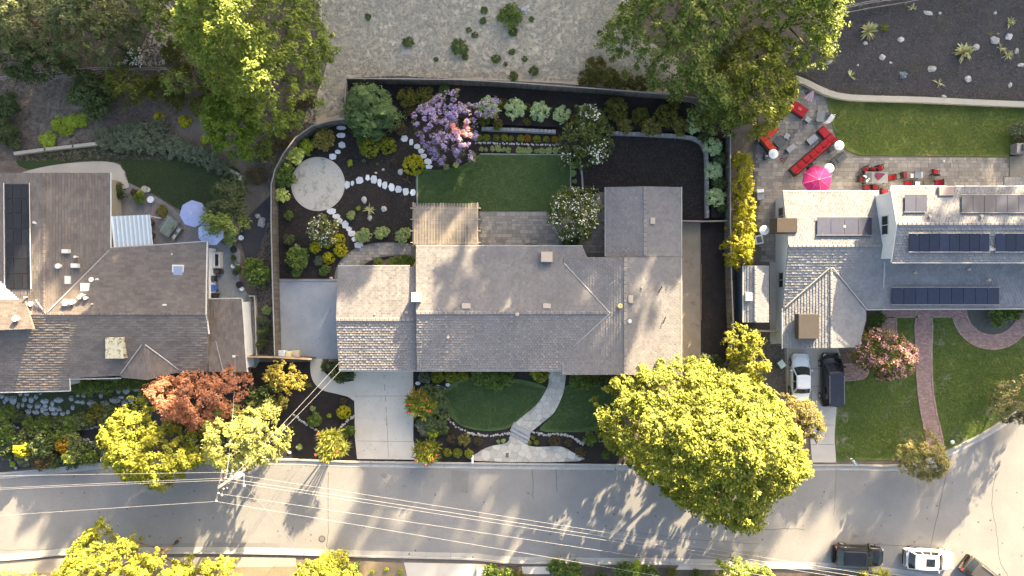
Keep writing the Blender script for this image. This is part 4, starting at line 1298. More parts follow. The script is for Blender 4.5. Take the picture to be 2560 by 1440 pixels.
# pool mats on the west slope
pm = M()
for i in range(3):
    for j in range(7):
        xa, xb = 12 + i * 21, 31 + i * 21
        ya, yb = 460 + j * 37.5, 496 + j * 37.5
        q = []
        for (px, py) in ((xa, ya), (xb, ya), (xb, yb), (xa, yb)):
            z = 4.3 - (110 - px) * .0365 * .245 + .16
            q.append((*W(px + (py - 460) * .012, py, z), z))
        mm = M(); mm.add([*q, *[(a, b, c - .05) for a, b, c in q]], [(0, 1, 2, 3), (0, 4, 5, 1), (1, 5, 6, 2), (2, 6, 7, 3), (3, 7, 4, 0)], R.random())
        mm.build('pool_heating_mat', BLKP, h2)
for a in ([(12, 458, 3.6), (14, 722, 3.6)], [(76, 458, 4.2), (80, 722, 4.2)]): rline(h2, a, 'mat_pipe', WV, .03, .14)
for i in range(3): window(h2, *W(60 + i * 45, 968, 1.5), 1.5, 1.3, 1.1, 's')

# --- neighbour's house on the east side
h3 = thing('house', 'two storey slate tiled house with white walls and rows of solar panels', 'house', (*W(2250, 650), 0))
S3 = dict(m=ROOF_R, tw=.30, te=.25, style='tile')
roof_plane(h3, [(1957, 480, 2.7), (2197, 480, 2.7), (2210, 615, 4.1), (1971, 615, 4.1)], **S3)
roof_plane(h3, [(1971, 615, 4.1), (2760, 615, 4.1), (2760, 768, 2.7), (1957, 772, 2.7)], **S3)
roof_plane(h3, [(2078, 668, 3.66), (2078, 870, 3.66), (1958, 870, 2.65), (1958, 772, 2.65)], **S3)
roof_plane(h3, [(2078, 870, 3.66), (2078, 668, 3.66), (2165, 770, 2.75), (2165, 800, 2.75), (2146, 868, 2.93)], **S3)
roof_plane(h3, [(2228, 468, 5.6), (2760, 468, 5.6), (2760, 560, 6.6), (2244, 560, 6.6)], **S3)
roof_plane(h3, [(2244, 560, 6.6), (2760, 560, 6.6), (2760, 654, 5.6), (2230, 654, 5.6)], **S3)
roof_plane(h3, [(2510, 443, 4.0), (2760, 443, 4.0), (2760, 478, 4.3), (2510, 478, 4.3)], **S3)
gable(h3, 1957, 480, 2760, 772, 2.7, 4.1, 615, 'x', STUCCO, .35)
gable(h3, 1958, 745, 2165, 870, 2.7, 3.66, 2078, 'y', STUCCO, .35)
gable(h3, 2222, 472, 2760, 652, 5.6, 6.6, 560, 'x', STUCCO, .25, z0=2.0)
rr = [(2078, 668, 3.66), (2078, 870, 3.66)]
for a, b in (((1971, 615, 4.1), (2225, 615, 4.1)), rr, ((2244, 560, 6.6), (2600, 560, 6.6))): ridge_caps(h3, a, b, ROOF_R, .24)
rline(h3, [(2074, 670, 3.7), (1962, 768, 2.75)], 'valley_flashing', VAL, .06); rline(h3, [(2082, 670, 3.7), (2165, 772, 2.8)], 'valley_flashing', VAL, .06)
for a, m_ in (([(1957, 478, 2.7), (2197, 478, 2.7)], GUTTER), ([(2166, 774, 2.7), (2760, 771, 2.7)], GUTTER), ([(2230, 657, 5.6), (2760, 657, 5.6)], GUTTER), ([(2228, 466, 5.6), (2760, 466, 5.6)], TRIM), ([(1956, 770, 2.65), (1956, 872, 2.65)], TRIM), ([(2226, 468, 5.6), (2242, 560, 6.6), (2228, 655, 5.6)], TRIM), ([(2212, 655, 3.8), (2209, 720, 3.2)], GUTTER)):
    rline(h3, a, 'gutter', m_, .07, -.02)
vent_box(h3, 2022, 816, 3.3, 48, 58, .62, mat('brown_skylight', (.05, .045, .042), (.065, .058, .054), bump=0), 'skylight_box')
vent_box(h3, 2367, 478, 5.3, 34, 20, .7, mat('pink_chimney', (.28, .22, .20), (.34, .27, .25), fine=12), 'chimney')
vent_box(h3, 1968, 563, 2.5, 48, 34, 1.5, mat('brown_chimney', (.045, .036, .032), (.075, .06, .052), fine=10), 'chimney')
vent_box(h3, 2482, 605, 6.0, 16, 40, .05, PFRAME, 'panel_bracket')
x0, y0 = W(2203, 563, 4.2); X = W(2222, 0, 5.6)[0] + .25
window(h3, X, W(0, 563, 4.6)[1], 4.6, 1.7, 1.1, 'w'); window(h3, W(1957, 0, 2.7)[0] + .35, W(0, 540, 1.5)[1], 1.5, 1.6, 1.2, 'w'); window(h3, W(1957, 0, 2.7)[0] + .35, W(0, 700, 1.5)[1], 1.5, 1.4, 1.2, 'w')
for i in range(4): window(h3, *W(2260 + i * 80, 756, 1.5), 1.5, 1.5, 1.2, 's')
def dish(parent, px, py, z, r, m):
    x, y = W(px, py, z)
    mb = M(); mb.lathe(0, 0, [(0, .05), (.03, r * .5), (.09, r), (.10, r), (.05, r * .5), (.02, .05)], 14)
    rot = Matrix.Rotation(rad(50), 4, Vector((.6, -1, 0)))
    mb.V = [tuple(rot @ Vector(v) + Vector((x, y, z))) for v in mb.V]
    mb.build('satellite_dish', m, parent, smooth=True)
    M().tube([(x, y, z - .9), (x, y, z)], .03, 5).build('dish_mast', DARKM, parent)
dish(h3, 2231, 608, 4.9, .5, mat('tan_dish', (.32, .23, .18), (.36, .26, .2), bump=0))
for px, py in ((2290, 682), (2425, 673), (2475, 700), (2112, 566), (2327, 540), (2456, 540)): vent_pipe(h3, px, py, 3.6 if py > 600 or px < 2200 else 6.4, .09, .3, TV)
def panels(parent, x0, x1, y0, y1, za, zb, n, label=None, rows=1):
    """solar modules side by side on a slope: each is a part; za at the upper picture edge"""
    for i in range(n):
        xa = x0 + (x1 - x0) * i / n + .5; xb = x0 + (x1 - x0) * (i + 1) / n - .5
        z4 = [za, za, zb, zb]
        q = [(*W(px, py, z), z) for (px, py), z in zip(((xa, y0), (xb, y0), (xb, y1), (xa, y1)), z4)]
        mm = M(); mm.add([*q, *[(a, b, c - .06) for a, b, c in q]], [(0, 1, 2, 3), (0, 4, 5, 1), (1, 5, 6, 2), (2, 6, 7, 3), (3, 7, 4, 0)], R.random())
        mm.build('solar_panel', PANEL, parent)
    for py, z in ((y0 - 1, za), (y1 + 1, zb)):
        rline(parent, [(x0 - 2, py, z), (x1 + 2, py, z)], 'panel_rail', PFRAME, .035, -.02)
    for t in (.1, .9):
        for py, z in ((y0 + 3, za), (y1 - 3, zb)):
            x, y = W(x0 + (x1 - x0) * t, py, z); M().box(x, y, z - .2, .05, .05, .36).build('panel_foot', PFRAME, parent)
LP = mat('pale_pool_panel', (.30, .27, .245), (.36, .33, .30), rough=.5, bump=0)
panels(h3, 2273, 2474, 584, 629, 6.62, 6.12, 8); panels(h3, 2490, 2690, 584, 629, 6.62, 6.12, 8)
panels(h3, 2230, 2498, 719, 761, 3.5, 3.05, 9)
panels(h3, 2404, 2690, 488, 531, 6.05, 6.5, 10)
panels(h3, 2262, 2318, 487, 529, 6.05, 6.5, 2)
panels(h3, 2043, 2180, 544, 587, 3.62, 4.1, 4)

# --- annexe shed between the two plots
sh = thing('shed', 'narrow slate roofed shed with dark blue wall beside the concrete walk', 'shed', (*W(1890, 735), 0))
roof_plane(sh, [(1888, 664, 3.0), (1888, 806, 3.0), (1860, 806, 2.6), (1860, 664, 2.6)], **S3)
roof_plane(sh, [(1888, 806, 3.0), (1888, 664, 3.0), (1922, 664, 2.6), (1922, 806, 2.6)], **S3)
gable(sh, 1858, 664, 1924, 806, 2.6, 3.0, 1888, 'y', mat('blue_grey_wall', (.07, .11, .16), (.10, .14, .19), bump=.1), .12)
vent_box(sh, 1876, 742, 2.75, 22, 20, .2, WV, 'skylight_dome')
rline(sh, [(1857, 664, 2.55), (1857, 806, 2.55)], 'gutter', TRIM, .05); ridge_caps(sh, (1888, 666, 3.0), (1888, 804, 3.0), ROOF_R, .2)

# ------------------------------------------------------------------ pergola
PW = mat('pergola_wood', (.27, .23, .19), (.36, .31, .255), scale=3, fine=12, tint=.15, stretch=(1, .1, 1))
pg = thing('pergola', 'slatted timber pergola over the patio beside the back lawn', 'pergola', (*W(1115, 562), 0))
zt = 2.75
for i, px in enumerate(np.linspace(1036, 1194, 42)):
    x, ya = W(px, 508, zt); _, yb = W(px, 612, zt)
    M().box(x, (ya + yb) / 2 + R.uniform(-.03, .03), zt, .055, abs(ya - yb), .05, R.uniform(-.002, .002), tint=R.random()).build('slat', PW, pg)
for py in (520, 548, 577, 606):
    xa, y = W(1026, py, zt); xb, _ = W(1202, py, zt)
    M().box((xa + xb) / 2, y, zt - .1, xb - xa, .07, .14, 0, tint=R.random()).build('rafter', PW, pg)
for px in (1033, 1194):
    x, ya = W(px, 506, zt - .25); _, yb = W(px, 614, zt - .25)
    M().box(x, (ya + yb) / 2, zt - .27, .1, abs(ya - yb), .18).build('beam', PW, pg)
    for py in (512, 608):
        a, b = W(px, py, zt - .3); M().box(a, b, (zt - .36) / 2, .12, .12, zt - .36).build('post', PW, pg)
# ------------------------------------------------------------------ foliage colours
L_YEL = leafmat('yellow_green_leaf', (.07, .09, .012), (.40, .40, .045), .3)
L_BIG = leafmat('elm_leaf', (.055, .085, .015), (.36, .38, .06), .3)
L_OAK = leafmat('oak_leaf', (.09, .13, .03), (.28, .34, .085), .25)
L_OAK2 = leafmat('bright_oak_leaf', (.09, .14, .025), (.32, .38, .075), .28)
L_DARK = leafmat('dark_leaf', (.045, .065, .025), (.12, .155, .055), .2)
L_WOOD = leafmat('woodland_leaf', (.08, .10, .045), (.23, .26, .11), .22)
L_FEA = leafmat('feathery_leaf', (.075, .13, .045), (.19, .29, .12), .22)
L_RED = leafmat('red_maple_leaf', (.20, .075, .04), (.52, .25, .15), .3)
L_PNK = leafmat('pink_blossom_leaf', (.06, .07, .015), (.18, .15, .04), .25)
F_PNK = leafmat('pink_flower', (.42, .18, .22), (.65, .36, .40), .3)
F_COR = leafmat('coral_flower', (.75, .20, .16), (.85, .45, .36), .3)
F_PUR = leafmat('purple_flower', (.25, .18, .40), (.52, .42, .70), .3)
F_WHT = leafmat('white_flower', (.62, .63, .58), (.78, .78, .74), .2)
F_RED = leafmat('red_flower', (.42, .05, .05), (.6, .12, .10), .2)
L_TIP = leafmat('spiky_leaf', (.10, .12, .015), (.24, .25, .035), .2)
L_AGA = leafmat('agave_leaf', (.24, .25, .10), (.58, .56, .28), .1)
L_AGB = leafmat('blue_agave_leaf', (.20, .28, .32), (.34, .42, .46), .1)
L_LEM = leafmat('cypress_leaf', (.14, .15, .010), (.50, .46, .025), .3)
KINDS = {
    'olive': (leafmat('olive_leaf', (.075, .08, .015), (.18, .18, .035)), 'fine'),
    'green': (leafmat('green_leaf', (.065, .105, .02), (.17, .235, .05)), 'loose'),
    'lime': (leafmat('lime_leaf', (.20, .27, .02), (.42, .50, .06)), 'loose'),
    'cream': (leafmat('cream_leaf', (.38, .44, .08), (.70, .74, .26)), 'big'),
    'gold': (leafmat('gold_leaf', (.27, .27, .012), (.60, .56, .025)), 'ball'),
    'golive': (leafmat('gold_olive_leaf', (.13, .16, .015), (.32, .34, .04)), 'ball'),
    'pale': (leafmat('pale_leaf', (.30, .41, .20), (.58, .68, .40)), 'fine'),
    'paleg': (leafmat('pale_green_leaf', (.18, .26, .08), (.42, .50, .22)), 'loose'),
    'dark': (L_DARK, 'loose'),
    'grey': (leafmat('grey_leaf', (.10, .12, .075), (.22, .25, .16)), 'fine'),
    'brown': (leafmat('brown_leaf', (.075, .06, .03), (.16, .12, .06)), 'fine'),
    'orange': (leafmat('orange_leaf', (.22, .12, .01), (.40, .24, .02)), 'ball'),
    'bronze': (leafmat('bronze_leaf', (.13, .125, .03), (.28, .25, .075)), 'loose'),
    'weed': (leafmat('weed_leaf', (.06, .10, .02), (.14, .19, .05)), 'fine'),
}
ORD = ['first', 'second', 'third', 'fourth', 'fifth', 'sixth', 'seventh', 'eighth', 'ninth', 'tenth', 'eleventh', 'twelfth', 'thirteenth', 'fourteenth']

# ------------------------------------------------------------------ shrubs of the black mulch garden
def row(pts, kind, fmt, group, cat='shrub', **kw):
    for i, q in enumerate(pts):
        shrub(q[0], q[1], q[2], q[3] if len(q) > 3 else kind, fmt.format(ORD[i]), cat, group, **kw)
row([(1222, 268, 27), (1288, 272, 26), (1350, 278, 24), (1405, 287, 22), (1466, 280, 20)], 'pale', '{} pale silver-green shrub below the back fence, counting from the purple tree', 'pale shrubs below the back fence', dz=.35)
row([(1733, 314, 20), (1783, 367, 23), (1784, 428, 22), (1790, 493, 23)], 'pale', '{} pale shrub down the narrow raised bed by the yellow hedge, from the top', 'pale shrubs in the side raised bed', dz=.35)
row([(1760, 345, 14), (1800, 395, 18), (1798, 460, 18), (1765, 330, 12), (1808, 520, 14)], 'dark', '{} dark green low shrub between the pale shrubs of the side bed, from the top', 'dark shrubs in the side raised bed', dz=.35)
row([(1543, 272, 28), (1601, 288, 21), (1666, 290, 28)], 'olive', '{} round dark olive shrub in the raised bed, counting from the white blossom tree', 'round olive shrubs in the raised bed', dz=.35)
row([(1563, 315, 21), (1630, 317, 26), (1700, 317, 22), (1685, 262, 14)], 'bronze', '{} low yellow-green shrub along the long block wall, from the white blossom tree', 'low shrubs along the long block wall', dz=.35)
row([(1256, 260, 13), (1318, 268, 10), (1245, 312, 14), (1318, 305, 10), (1210, 300, 15), (1440, 300, 14)], 'olive', '{} small olive plant tucked among the pale silver-green shrubs', 'small plants among the pale shrubs', dz=.35)
shrub(1017, 243, 24, 'olive', 'dark olive round shrub just beyond the feathery light green tree', dz=.35)
shrub(1063, 243, 25, 'olive', 'dark olive shrub between the feathery tree and the purple blossom', dz=.35)
shrub(1112, 224, 14, 'green', 'small green shrub against the back fence behind the purple tree', dz=.3)
shrub(1027, 277, 18, 'brown', 'brownish sparse shrub at the edge of the purple flowering tree')
shrub(1002, 322, 15, 'brown', 'dry brown twiggy shrub beside the feathery tree crown')
row([(1197, 343, 8), (1216, 343, 9), (1240, 343, 8), (1261, 343, 9), (1278, 345, 7), (1302, 345, 9), (1318, 344, 9, 'orange'), (1342, 347, 9), (1366, 347, 8), (1387, 347, 8, 'orange')], 'golive', '{} clipped ball in the upper row below the short block wall, from the purple tree', 'upper row of small clipped balls', h=.4)
row([(1203, 373, 6), (1215, 374, 5), (1231, 372, 7), (1246, 371, 9), (1259, 374, 6), (1271, 375, 7), (1297, 375, 8), (1310, 376, 8), (1323, 376, 8), (1341, 377, 6), (1355, 377, 8), (1371, 377, 9), (1389, 376, 8)], 'paleg', '{} little pale plant in the lower row edging the lawn, from the purple tree', 'lower row of little pale plants', h=.35)
row([(1432, 412, 10), (1433, 433, 8), (1436, 453, 6), (1441, 476, 11)], 'paleg', '{} small pale plant in the thin strip beside the back lawn, from the top', 'small plants in the thin lawn strip', h=.4)
shrub(809, 349, 26, 'bronze', 'bronze-olive rounded shrub beside the short stepping stone path')
shrub(768, 366, 19, 'lime', 'bright lime shrub next to the curved fence, beside the bronze shrub')
shrub(740, 390, 23, 'cream', 'cream and lime variegated shrub between fence and round patio')
shrub(712, 437, 30, 'green', 'large green shrub pressed between the fence and round patio')
shrub(703, 411, 16, 'green', 'smaller green shrub directly above the large green one by the fence')
shrub(703, 487, 19, 'cream', 'cream variegated shrub at the fence below the round patio edge')
shrub(922, 365, 25, 'golive', 'broad yellow-green shrub just below the feathery tree')
shrub(905, 352, 14, 'green', 'small green bush touching the foot of the feathery tree')
shrub(967, 363, 20, 'golive', 'neat round yellow-green ball below the feathery tree')
shrub(1031, 409, 24, 'gold', 'large perfectly clipped golden ball at the corner of the back lawn')
shrub(875, 408, 8, 'lime', 'tiny lime plant alone in the mulch above the arched stepping stones')
shrub(910, 402, 5, 'grey', 'tiny grey sprig in the black mulch above the white stepping stones')
shrub(985, 404, 7, 'brown', 'tiny brown withered plant beside the golden ball')
shrub(943, 410, 4, 'grey', 'very small grey sprig in the middle of the black mulch')
shrub(722, 538, 12, 'green', 'small green bush alone in mulch beside the straight side fence')
shrub(723, 599, 15, 'dark', 'dark green bush near the side fence below the small one')
shrub(742, 645, 28, 'green', 'large pale-green bush near the side yard slab')
shrub(738, 628, 16, 'paleg', 'upper lobe bush merging with the large pale-green bush')
shrub(743, 678, 15, 'green', 'small green bush directly below the large pale-green bush')
shrub(786, 618, 14, 'gold', 'golden ball on the fence side of the white blossom shrub')
shrub(817, 608, 12, 'gold', 'golden ball directly under the small white blossom tree')
shrub(846, 599, 14, 'gold', 'golden ball next to the lower stepping stones')
shrub(849, 625, 17, 'gold', 'biggest golden ball of the cluster, below another by the stepping stones')
shrub(818, 645, 15, 'gold', 'bright golden ball nearest the garage walk')
shrub(797, 652, 13, 'grey', 'grey spiky shrub beside the lowest golden ball')
shrub(812, 676, 14, 'green', 'round green bush by the garage walk below the golden balls')
shrub(908, 590, 19, 'paleg', 'pale variegated shrub at the end of the lower stepping stones')
shrub(954, 581, 18, 'paleg', 'pale variegated shrub midway between stepping stones and pergola')
shrub(1007, 588, 20, 'paleg', 'pale variegated shrub touching the pergola rafters')
shrub(877, 538, 11, 'paleg', 'small pale plant above the lower stepping stones')
shrub(896, 521, 6, 'lime', 'tiny lime plant between the small pale plant and the yucca')
shrub(945, 654, 12, 'green', 'small green plant in the pocket bed between walk and garage roof')
row([(982, 655, 13), (1005, 652, 16), (1024, 650, 13)], 'green', '{} leafy plant in the pocket bed, counting toward the house wall', 'plants in the pocket bed', h=.7)
shrub(1180, 388, 9, 'paleg', 'pale low plant at the lawn curve under the purple tree')
shrub(1115, 417, 8, 'paleg', 'pale tuft on the lawn edge beneath the purple tree')
shrub(1140, 413, 7, 'cream', 'cream tuft on the lawn edge beneath the purple tree')
shrub(1500, 300, 16, 'bronze', 'bronze-green shrub between the white blossom tree and first olive shrub', dz=.35)

# front garden
row([(1060, 944, 15, 'grey'), (1093, 942, 16), (1127, 941, 17), (1158, 939, 14)], 'golive', '{} round clipped bush under the front eaves, from the driveway', 'clipped bushes under the front eaves')
for px, py, r, k, l in ((1203, 940, 26, 'green', 'leafy green bush under the front eaves beside the round clipped ones'), (1235, 947, 28, 'green', 'middle bush of the leafy clump bulging over the oval lawn'), (1266, 941, 24, 'green', 'leafy bush under the eaves at the path side of the clump'), (1353, 937, 20, 'golive', 'rounded yellow-green bush under the eaves next to the flagstone walk'), (1448, 948, 28, 'green', 'bushy green shrub at the eaves on the far side of the walk'), (1474, 950, 25, 'green', 'leafy green shrub between its two neighbours at the eaves past the walk'), (1512, 950, 26, 'dark', 'dark shrub at the eaves beside the big yellow tree'), (1338, 936, 12, 'lime', 'small lime bush peeping from the eaves near the flagstone walk')):
    shrub(px, py, r, k, l, h=px2m(r) * 1.1)
shrub(845, 930, 30, 'dark', 'dark leafy bush at the garage corner beside the driveway', ry=24); shrub(868, 934, 20, 'dark', 'dark low bush filling the corner between driveway and garage')
shrub(815, 915, 15, 'dark', 'small dark bush beneath the service wires by the gate fence')
shrub(785, 1050, 19, 'green', 'soft green bush in the mulch above the white stone edging')
shrub(856, 1032, 17, 'gold', 'yellow ball-shaped plant beside the driveway bed stones')
shrub(823, 1039, 6, 'lime', 'tiny green tuft between the soft bush and the yellow ball')
shrub(873, 1078, 16, 'green', 'green bush at the driveway edge behind the spiky yellow shrub')
shrub(748, 1118, 8, 'paleg', 'tiny pale plant near the kerb in the dark driveway bed')
shrub(782, 1021, 7, 'paleg', 'small pale sprig high in the dark driveway bed'); shrub(858, 1003, 9, 'brown', 'brown wiry tuft below the curved front walk')
row([(1258, 1102, 6), (1246, 1104, 5)], 'paleg', '{} tiny pale tuft beside the lower left flagstones'.replace('left ', ''), 'tiny tufts by the lower flagstones')
row([(1196, 1103, 11, 'brown'), (1160, 1100, 16, 'bronze'), (1128, 1098, 11, 'brown'), (1108, 1076, 13, 'green'), (1082, 1081, 15, 'lime')], 'brown', '{} shrub back from the stone steps below the curved white edging', 'mixed shrubs below the oval lawn')
row([(1118, 1133, 11), (1143, 1134, 11), (1172, 1135, 11)], 'golive', '{} clipped yellow-green ball along the kerb toward the mailbox', 'clipped balls along the kerb')
row([(1333, 1095, 5), (1324, 1107, 5), (1341, 1107, 6)], 'golive', '{} of three tiny yellow-green tufts beside the steps', 'tiny tufts beside the steps')
row([(1386, 1103, 14, 'brown'), (1422, 1108, 10, 'brown'), (1452, 1131, 13, 'brown'), (1473, 1097, 17, 'green'), (1514, 1138, 11, 'green')], 'brown', '{} shrub in the black front bed counting away from the steps', 'shrubs in the black front bed')
shrub(1080, 1000, 45, 'dark', 'blue-green low shrub mass under the spiky red-tipped bush', h=1.2)
shrub(1090, 1050, 34, 'dark', 'dark blue-green groundcover shrub between the two spiky bushes', h=.9)
shrub(1062, 1065, 24, 'grey', 'grey-green low shrub above the kerbside spiky bush', h=.8)

# neighbour's west gardens
row([(260, 345, 26), (300, 352, 30), (340, 350, 30), (382, 352, 32), (425, 362, 30), (465, 376, 28), (500, 388, 26), (530, 402, 24), (558, 420, 20), (310, 330, 24), (350, 322, 24), (395, 322, 26)], 'grey', '{} clump of the grey-green bank hedge above the dim lawn, from the low wall', 'grey-green hedge bank above the dim lawn', h=1.0)
row([(394, 292, 12), (458, 301, 15), (510, 348, 12)], 'gold', '{} round yellow ball in the dark bank between hedge and woodland', 'yellow balls in the dark bank', h=.8)
row([(150, 310, 22), (180, 305, 20), (205, 298, 18), (165, 325, 18), (120, 350, 22), (252, 335, 10)], 'lime', '{} patch of bright sword-leaved plant on the dry bank', 'bright sword-leaved plants on the dry bank', h=.5)
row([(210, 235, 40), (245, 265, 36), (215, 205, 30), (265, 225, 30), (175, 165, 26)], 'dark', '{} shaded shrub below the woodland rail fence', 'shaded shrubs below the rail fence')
row([(400, 222, 32), (440, 250, 26), (500, 265, 26), (540, 250, 28), (455, 180, 26), (430, 130, 28), (520, 205, 30)], 'olive', '{} olive scrub bush at the foot of the tall sunlit tree', 'olive scrub by the tall sunlit tree')
row([(20, 260, 30), (15, 330, 28), (10, 290, 26), (35, 355, 18)], 'dark', '{} dark bush at the picture edge beside the old side rails', 'dark bushes by the old side rails')
shrub(329, 138, 27, 'dark', 'dark shrub dotted with white flowers above the rail fence')
o = link('white_blossom', fastmesh('white_blossom', leaves(np.array([[*W(330 + R.uniform(-26, 26), 138 + R.uniform(-22, 22), 2.2), T(W(0, 138)[1]) + 1.5] for _ in range(26)]), np.full(26, .25), 6, .16, 1.2, up=1)[0], 4, F_WHT, np.full(156, .6)))
props(o, 'loose white blossoms scattered over a dark shrub by the rail fence', None, None, 'stuff')
row([(588, 520, 12), (600, 470, 14)], 'grey', '{} thin grey bush along the dark side strip', 'thin bushes in the side strip')
shrub(640, 682, 36, 'green', 'large rounded green bush in the side strip beside the potted plants', h=1.7)
shrub(575, 600, 16, 'paleg', 'pale leafy bush overhanging the end of the side path')
shrub(655, 800, 14, 'grey', 'grey bush along the side fence opposite the lower roof'); shrub(660, 830, 16, 'dark', 'dark bush along the side fence near the gate')
shrub(655, 860, 15, 'dark', 'dark ragged bush just above the cream gate fence'); shrub(667, 775, 12, 'paleg', 'small silvery plant at the side fence'); shrub(668, 805, 10, 'grey', 'small silvery tuft touching the side fence')
shrub(288, 478, 20, 'dark', 'dark climbing shrub against the brown house by the terrace', ry=34); shrub(296, 476, 9, 'lime', 'small lime plant within the climber at the terrace')
row([(195, 962, 22), (225, 960, 26), (262, 965, 24), (300, 955, 22), (335, 955, 20), (365, 960, 20), (405, 970, 24)], 'green', '{} bush under the front eaves of the brown house above the flagstones', 'bushes under the brown house eaves', h=1.0)
row([(12, 1035, 24), (40, 1040, 18), (10, 1080, 30), (40, 1105, 26), (75, 1060, 20), (110, 1060, 22), (150, 1055, 20), (175, 1060, 22), (205, 1050, 24), (240, 1040, 26), (270, 1045, 28), (70, 1095, 30), (105, 1110, 34), (145, 1100, 30), (60, 1130, 28), (100, 1140, 30), (135, 1150, 26), (190, 1120, 34), (215, 1135, 30), (175, 1150, 24), (20, 1120, 20), (250, 1110, 24), (285, 1075, 30), (240, 1160, 14), (300, 1040, 26)], 'dark', '{} dark shrub of the neighbouring front slope', 'dark shrubs of the neighbouring front slope') if False else None
_fs = [(12, 1035, 24, 'green', 'at the picture edge above the long stone line'), (42, 1042, 18, 'dark', 'just above the start of the long stone line'), (10, 1085, 30, 'green', 'at the picture edge below the long stone line'), (42, 1108, 26, 'dark', 'beside the sunlit yellow bush on the front slope'), (75, 1060, 20, 'green', 'on the stone line below the first flagstones'), (110, 1062, 22, 'green', 'on the stone line under the square flagstones'), (150, 1057, 20, 'dark', 'between two brighter ones on the stone line'), (177, 1062, 22, 'green', 'on the stone line near its low point'), (206, 1052, 24, 'dark', 'under the far flagstones near the stone line'), (245, 1036, 28, 'olive', 'touching the last large flagstones'), (274, 1046, 30, 'dark', 'in the gap between flagstones and the yellow street tree'), (70, 1098, 30, 'dark', 'below the stone line, above the yellow bush'), (106, 1112, 34, 'dark', 'in the middle of the front slope, broadest of all'), (143, 1100, 28, 'green', 'above the orange-tipped sunlit bush'), (62, 1138, 26, 'grey', 'just below the yellow bush'), (104, 1146, 28, 'brown', 'at the kerb between yellow and orange bushes'), (136, 1152, 20, 'dark', 'at the kerb next to the broken kerb stones'), (192, 1118, 34, 'dark', 'beside the orange-tipped bush, upslope side'), (217, 1138, 28, 'green', 'right above the kerb past the orange-tipped bush'), (178, 1152, 22, 'dark', 'hanging over the kerb below the orange-tipped bush'), (18, 1128, 20, 'dark', 'by the dark corner driveway'), (256, 1104, 22, 'dark', 'between the second stone line and the street tree'), (285, 1078, 26, 'dark', 'shaded under the edge of the yellow street tree'), (243, 1134, 13, 'grey', 'small and round beside the second stone line'), (32, 1160, 8, 'lime', 'tiny, between the pale stones at the kerb')]
for px, py, r, k, l in _fs:
    shrub(px, py, r, k, 'shrub ' + l, group='shrubs of the neighbouring front slope', h=px2m(r) * 1.3)
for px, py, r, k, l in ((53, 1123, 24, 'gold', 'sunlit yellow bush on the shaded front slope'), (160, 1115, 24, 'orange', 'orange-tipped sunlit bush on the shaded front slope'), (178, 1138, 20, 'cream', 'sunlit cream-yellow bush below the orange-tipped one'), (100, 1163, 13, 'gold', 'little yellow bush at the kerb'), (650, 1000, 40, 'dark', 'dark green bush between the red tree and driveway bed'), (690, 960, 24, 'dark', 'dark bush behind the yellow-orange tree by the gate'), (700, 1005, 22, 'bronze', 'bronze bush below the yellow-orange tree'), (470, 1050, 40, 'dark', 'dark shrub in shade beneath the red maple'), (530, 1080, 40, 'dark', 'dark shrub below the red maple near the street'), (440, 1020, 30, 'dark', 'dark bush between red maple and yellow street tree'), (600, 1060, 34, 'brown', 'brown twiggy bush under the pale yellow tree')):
    shrub(px, py, r, k, l, h=px2m(r) * (2.4 if k in ('gold', 'orange', 'cream') else 1.3))
# south side
for px, py, r, k, l in ((880, 1428, 26, 'dark', 'dark green bush beside the bright yellow street bush across the road'), (930, 1430, 6, 'lime', 'tiny plant in the dry bed across the road, near the dark bush'), (966, 1424, 6, 'lime', 'tiny plant in the middle of the dry bed across the road'), (1000, 1430, 7, 'lime', 'tiny plant in the dry bed across the road near the driveway'), (1230, 1432, 22, 'green', 'leafy bush beside the parcel box across the road'), (1265, 1440, 22, 'green', 'leafy bush at the picture edge near the parcel box'), (1395, 1420, 26, 'green', 'wispy green bush overhanging the kerb across the road'), (1435, 1432, 26, 'green', 'bushy plant next to the wispy bush across the road'), (1560, 1430, 26, 'green', 'green bush by the kerb across from the big tree'), (1590, 1425, 22, 'lime', 'lighter green bush by the kerb across from the big tree'), (1620, 1435, 24, 'green', 'third bush of the kerbside clump across from the big tree'), (1500, 1440, 16, 'dark', 'low dark bush at the bottom edge across the road'), (1680, 1438, 18, 'olive', 'olive bush in the dark bed across the road'), (1740, 1440, 18, 'dark', 'small dark bush in the bed across the road'), (1300, 1440, 14, 'olive', 'olive tuft by the small path across the road')):
    shrub(px, py, r, k, l)
for px, py, r, k, l in ((2195, 800, 22, 'green', 'green shrub at the inner corner of the slate house'), (2180, 835, 24, 'dark', 'dark shrub between slate roof and short brick walk'), (2500, 790, 28, 'green', 'leafy shrub spilling into the round bed by the curved brick walk'), (2540, 778, 22, 'green', 'shrub under the slate eaves at the round bed'), (2395, 690, 0, 'green', ''), (2545, 325, 22, 'grey', 'grey sprawling shrub at the far end of the terrace lawn'), (2552, 345, 14, 'brown', 'brown dry clump at the far end of the terrace lawn')):
    if r: shrub(px, py, r, k, l)
row([(1760, 912, 26), (1790, 905, 18)], 'dark', '{} dark low bush at the foot of the mulch strip', 'dark bushes at the mulch strip foot')
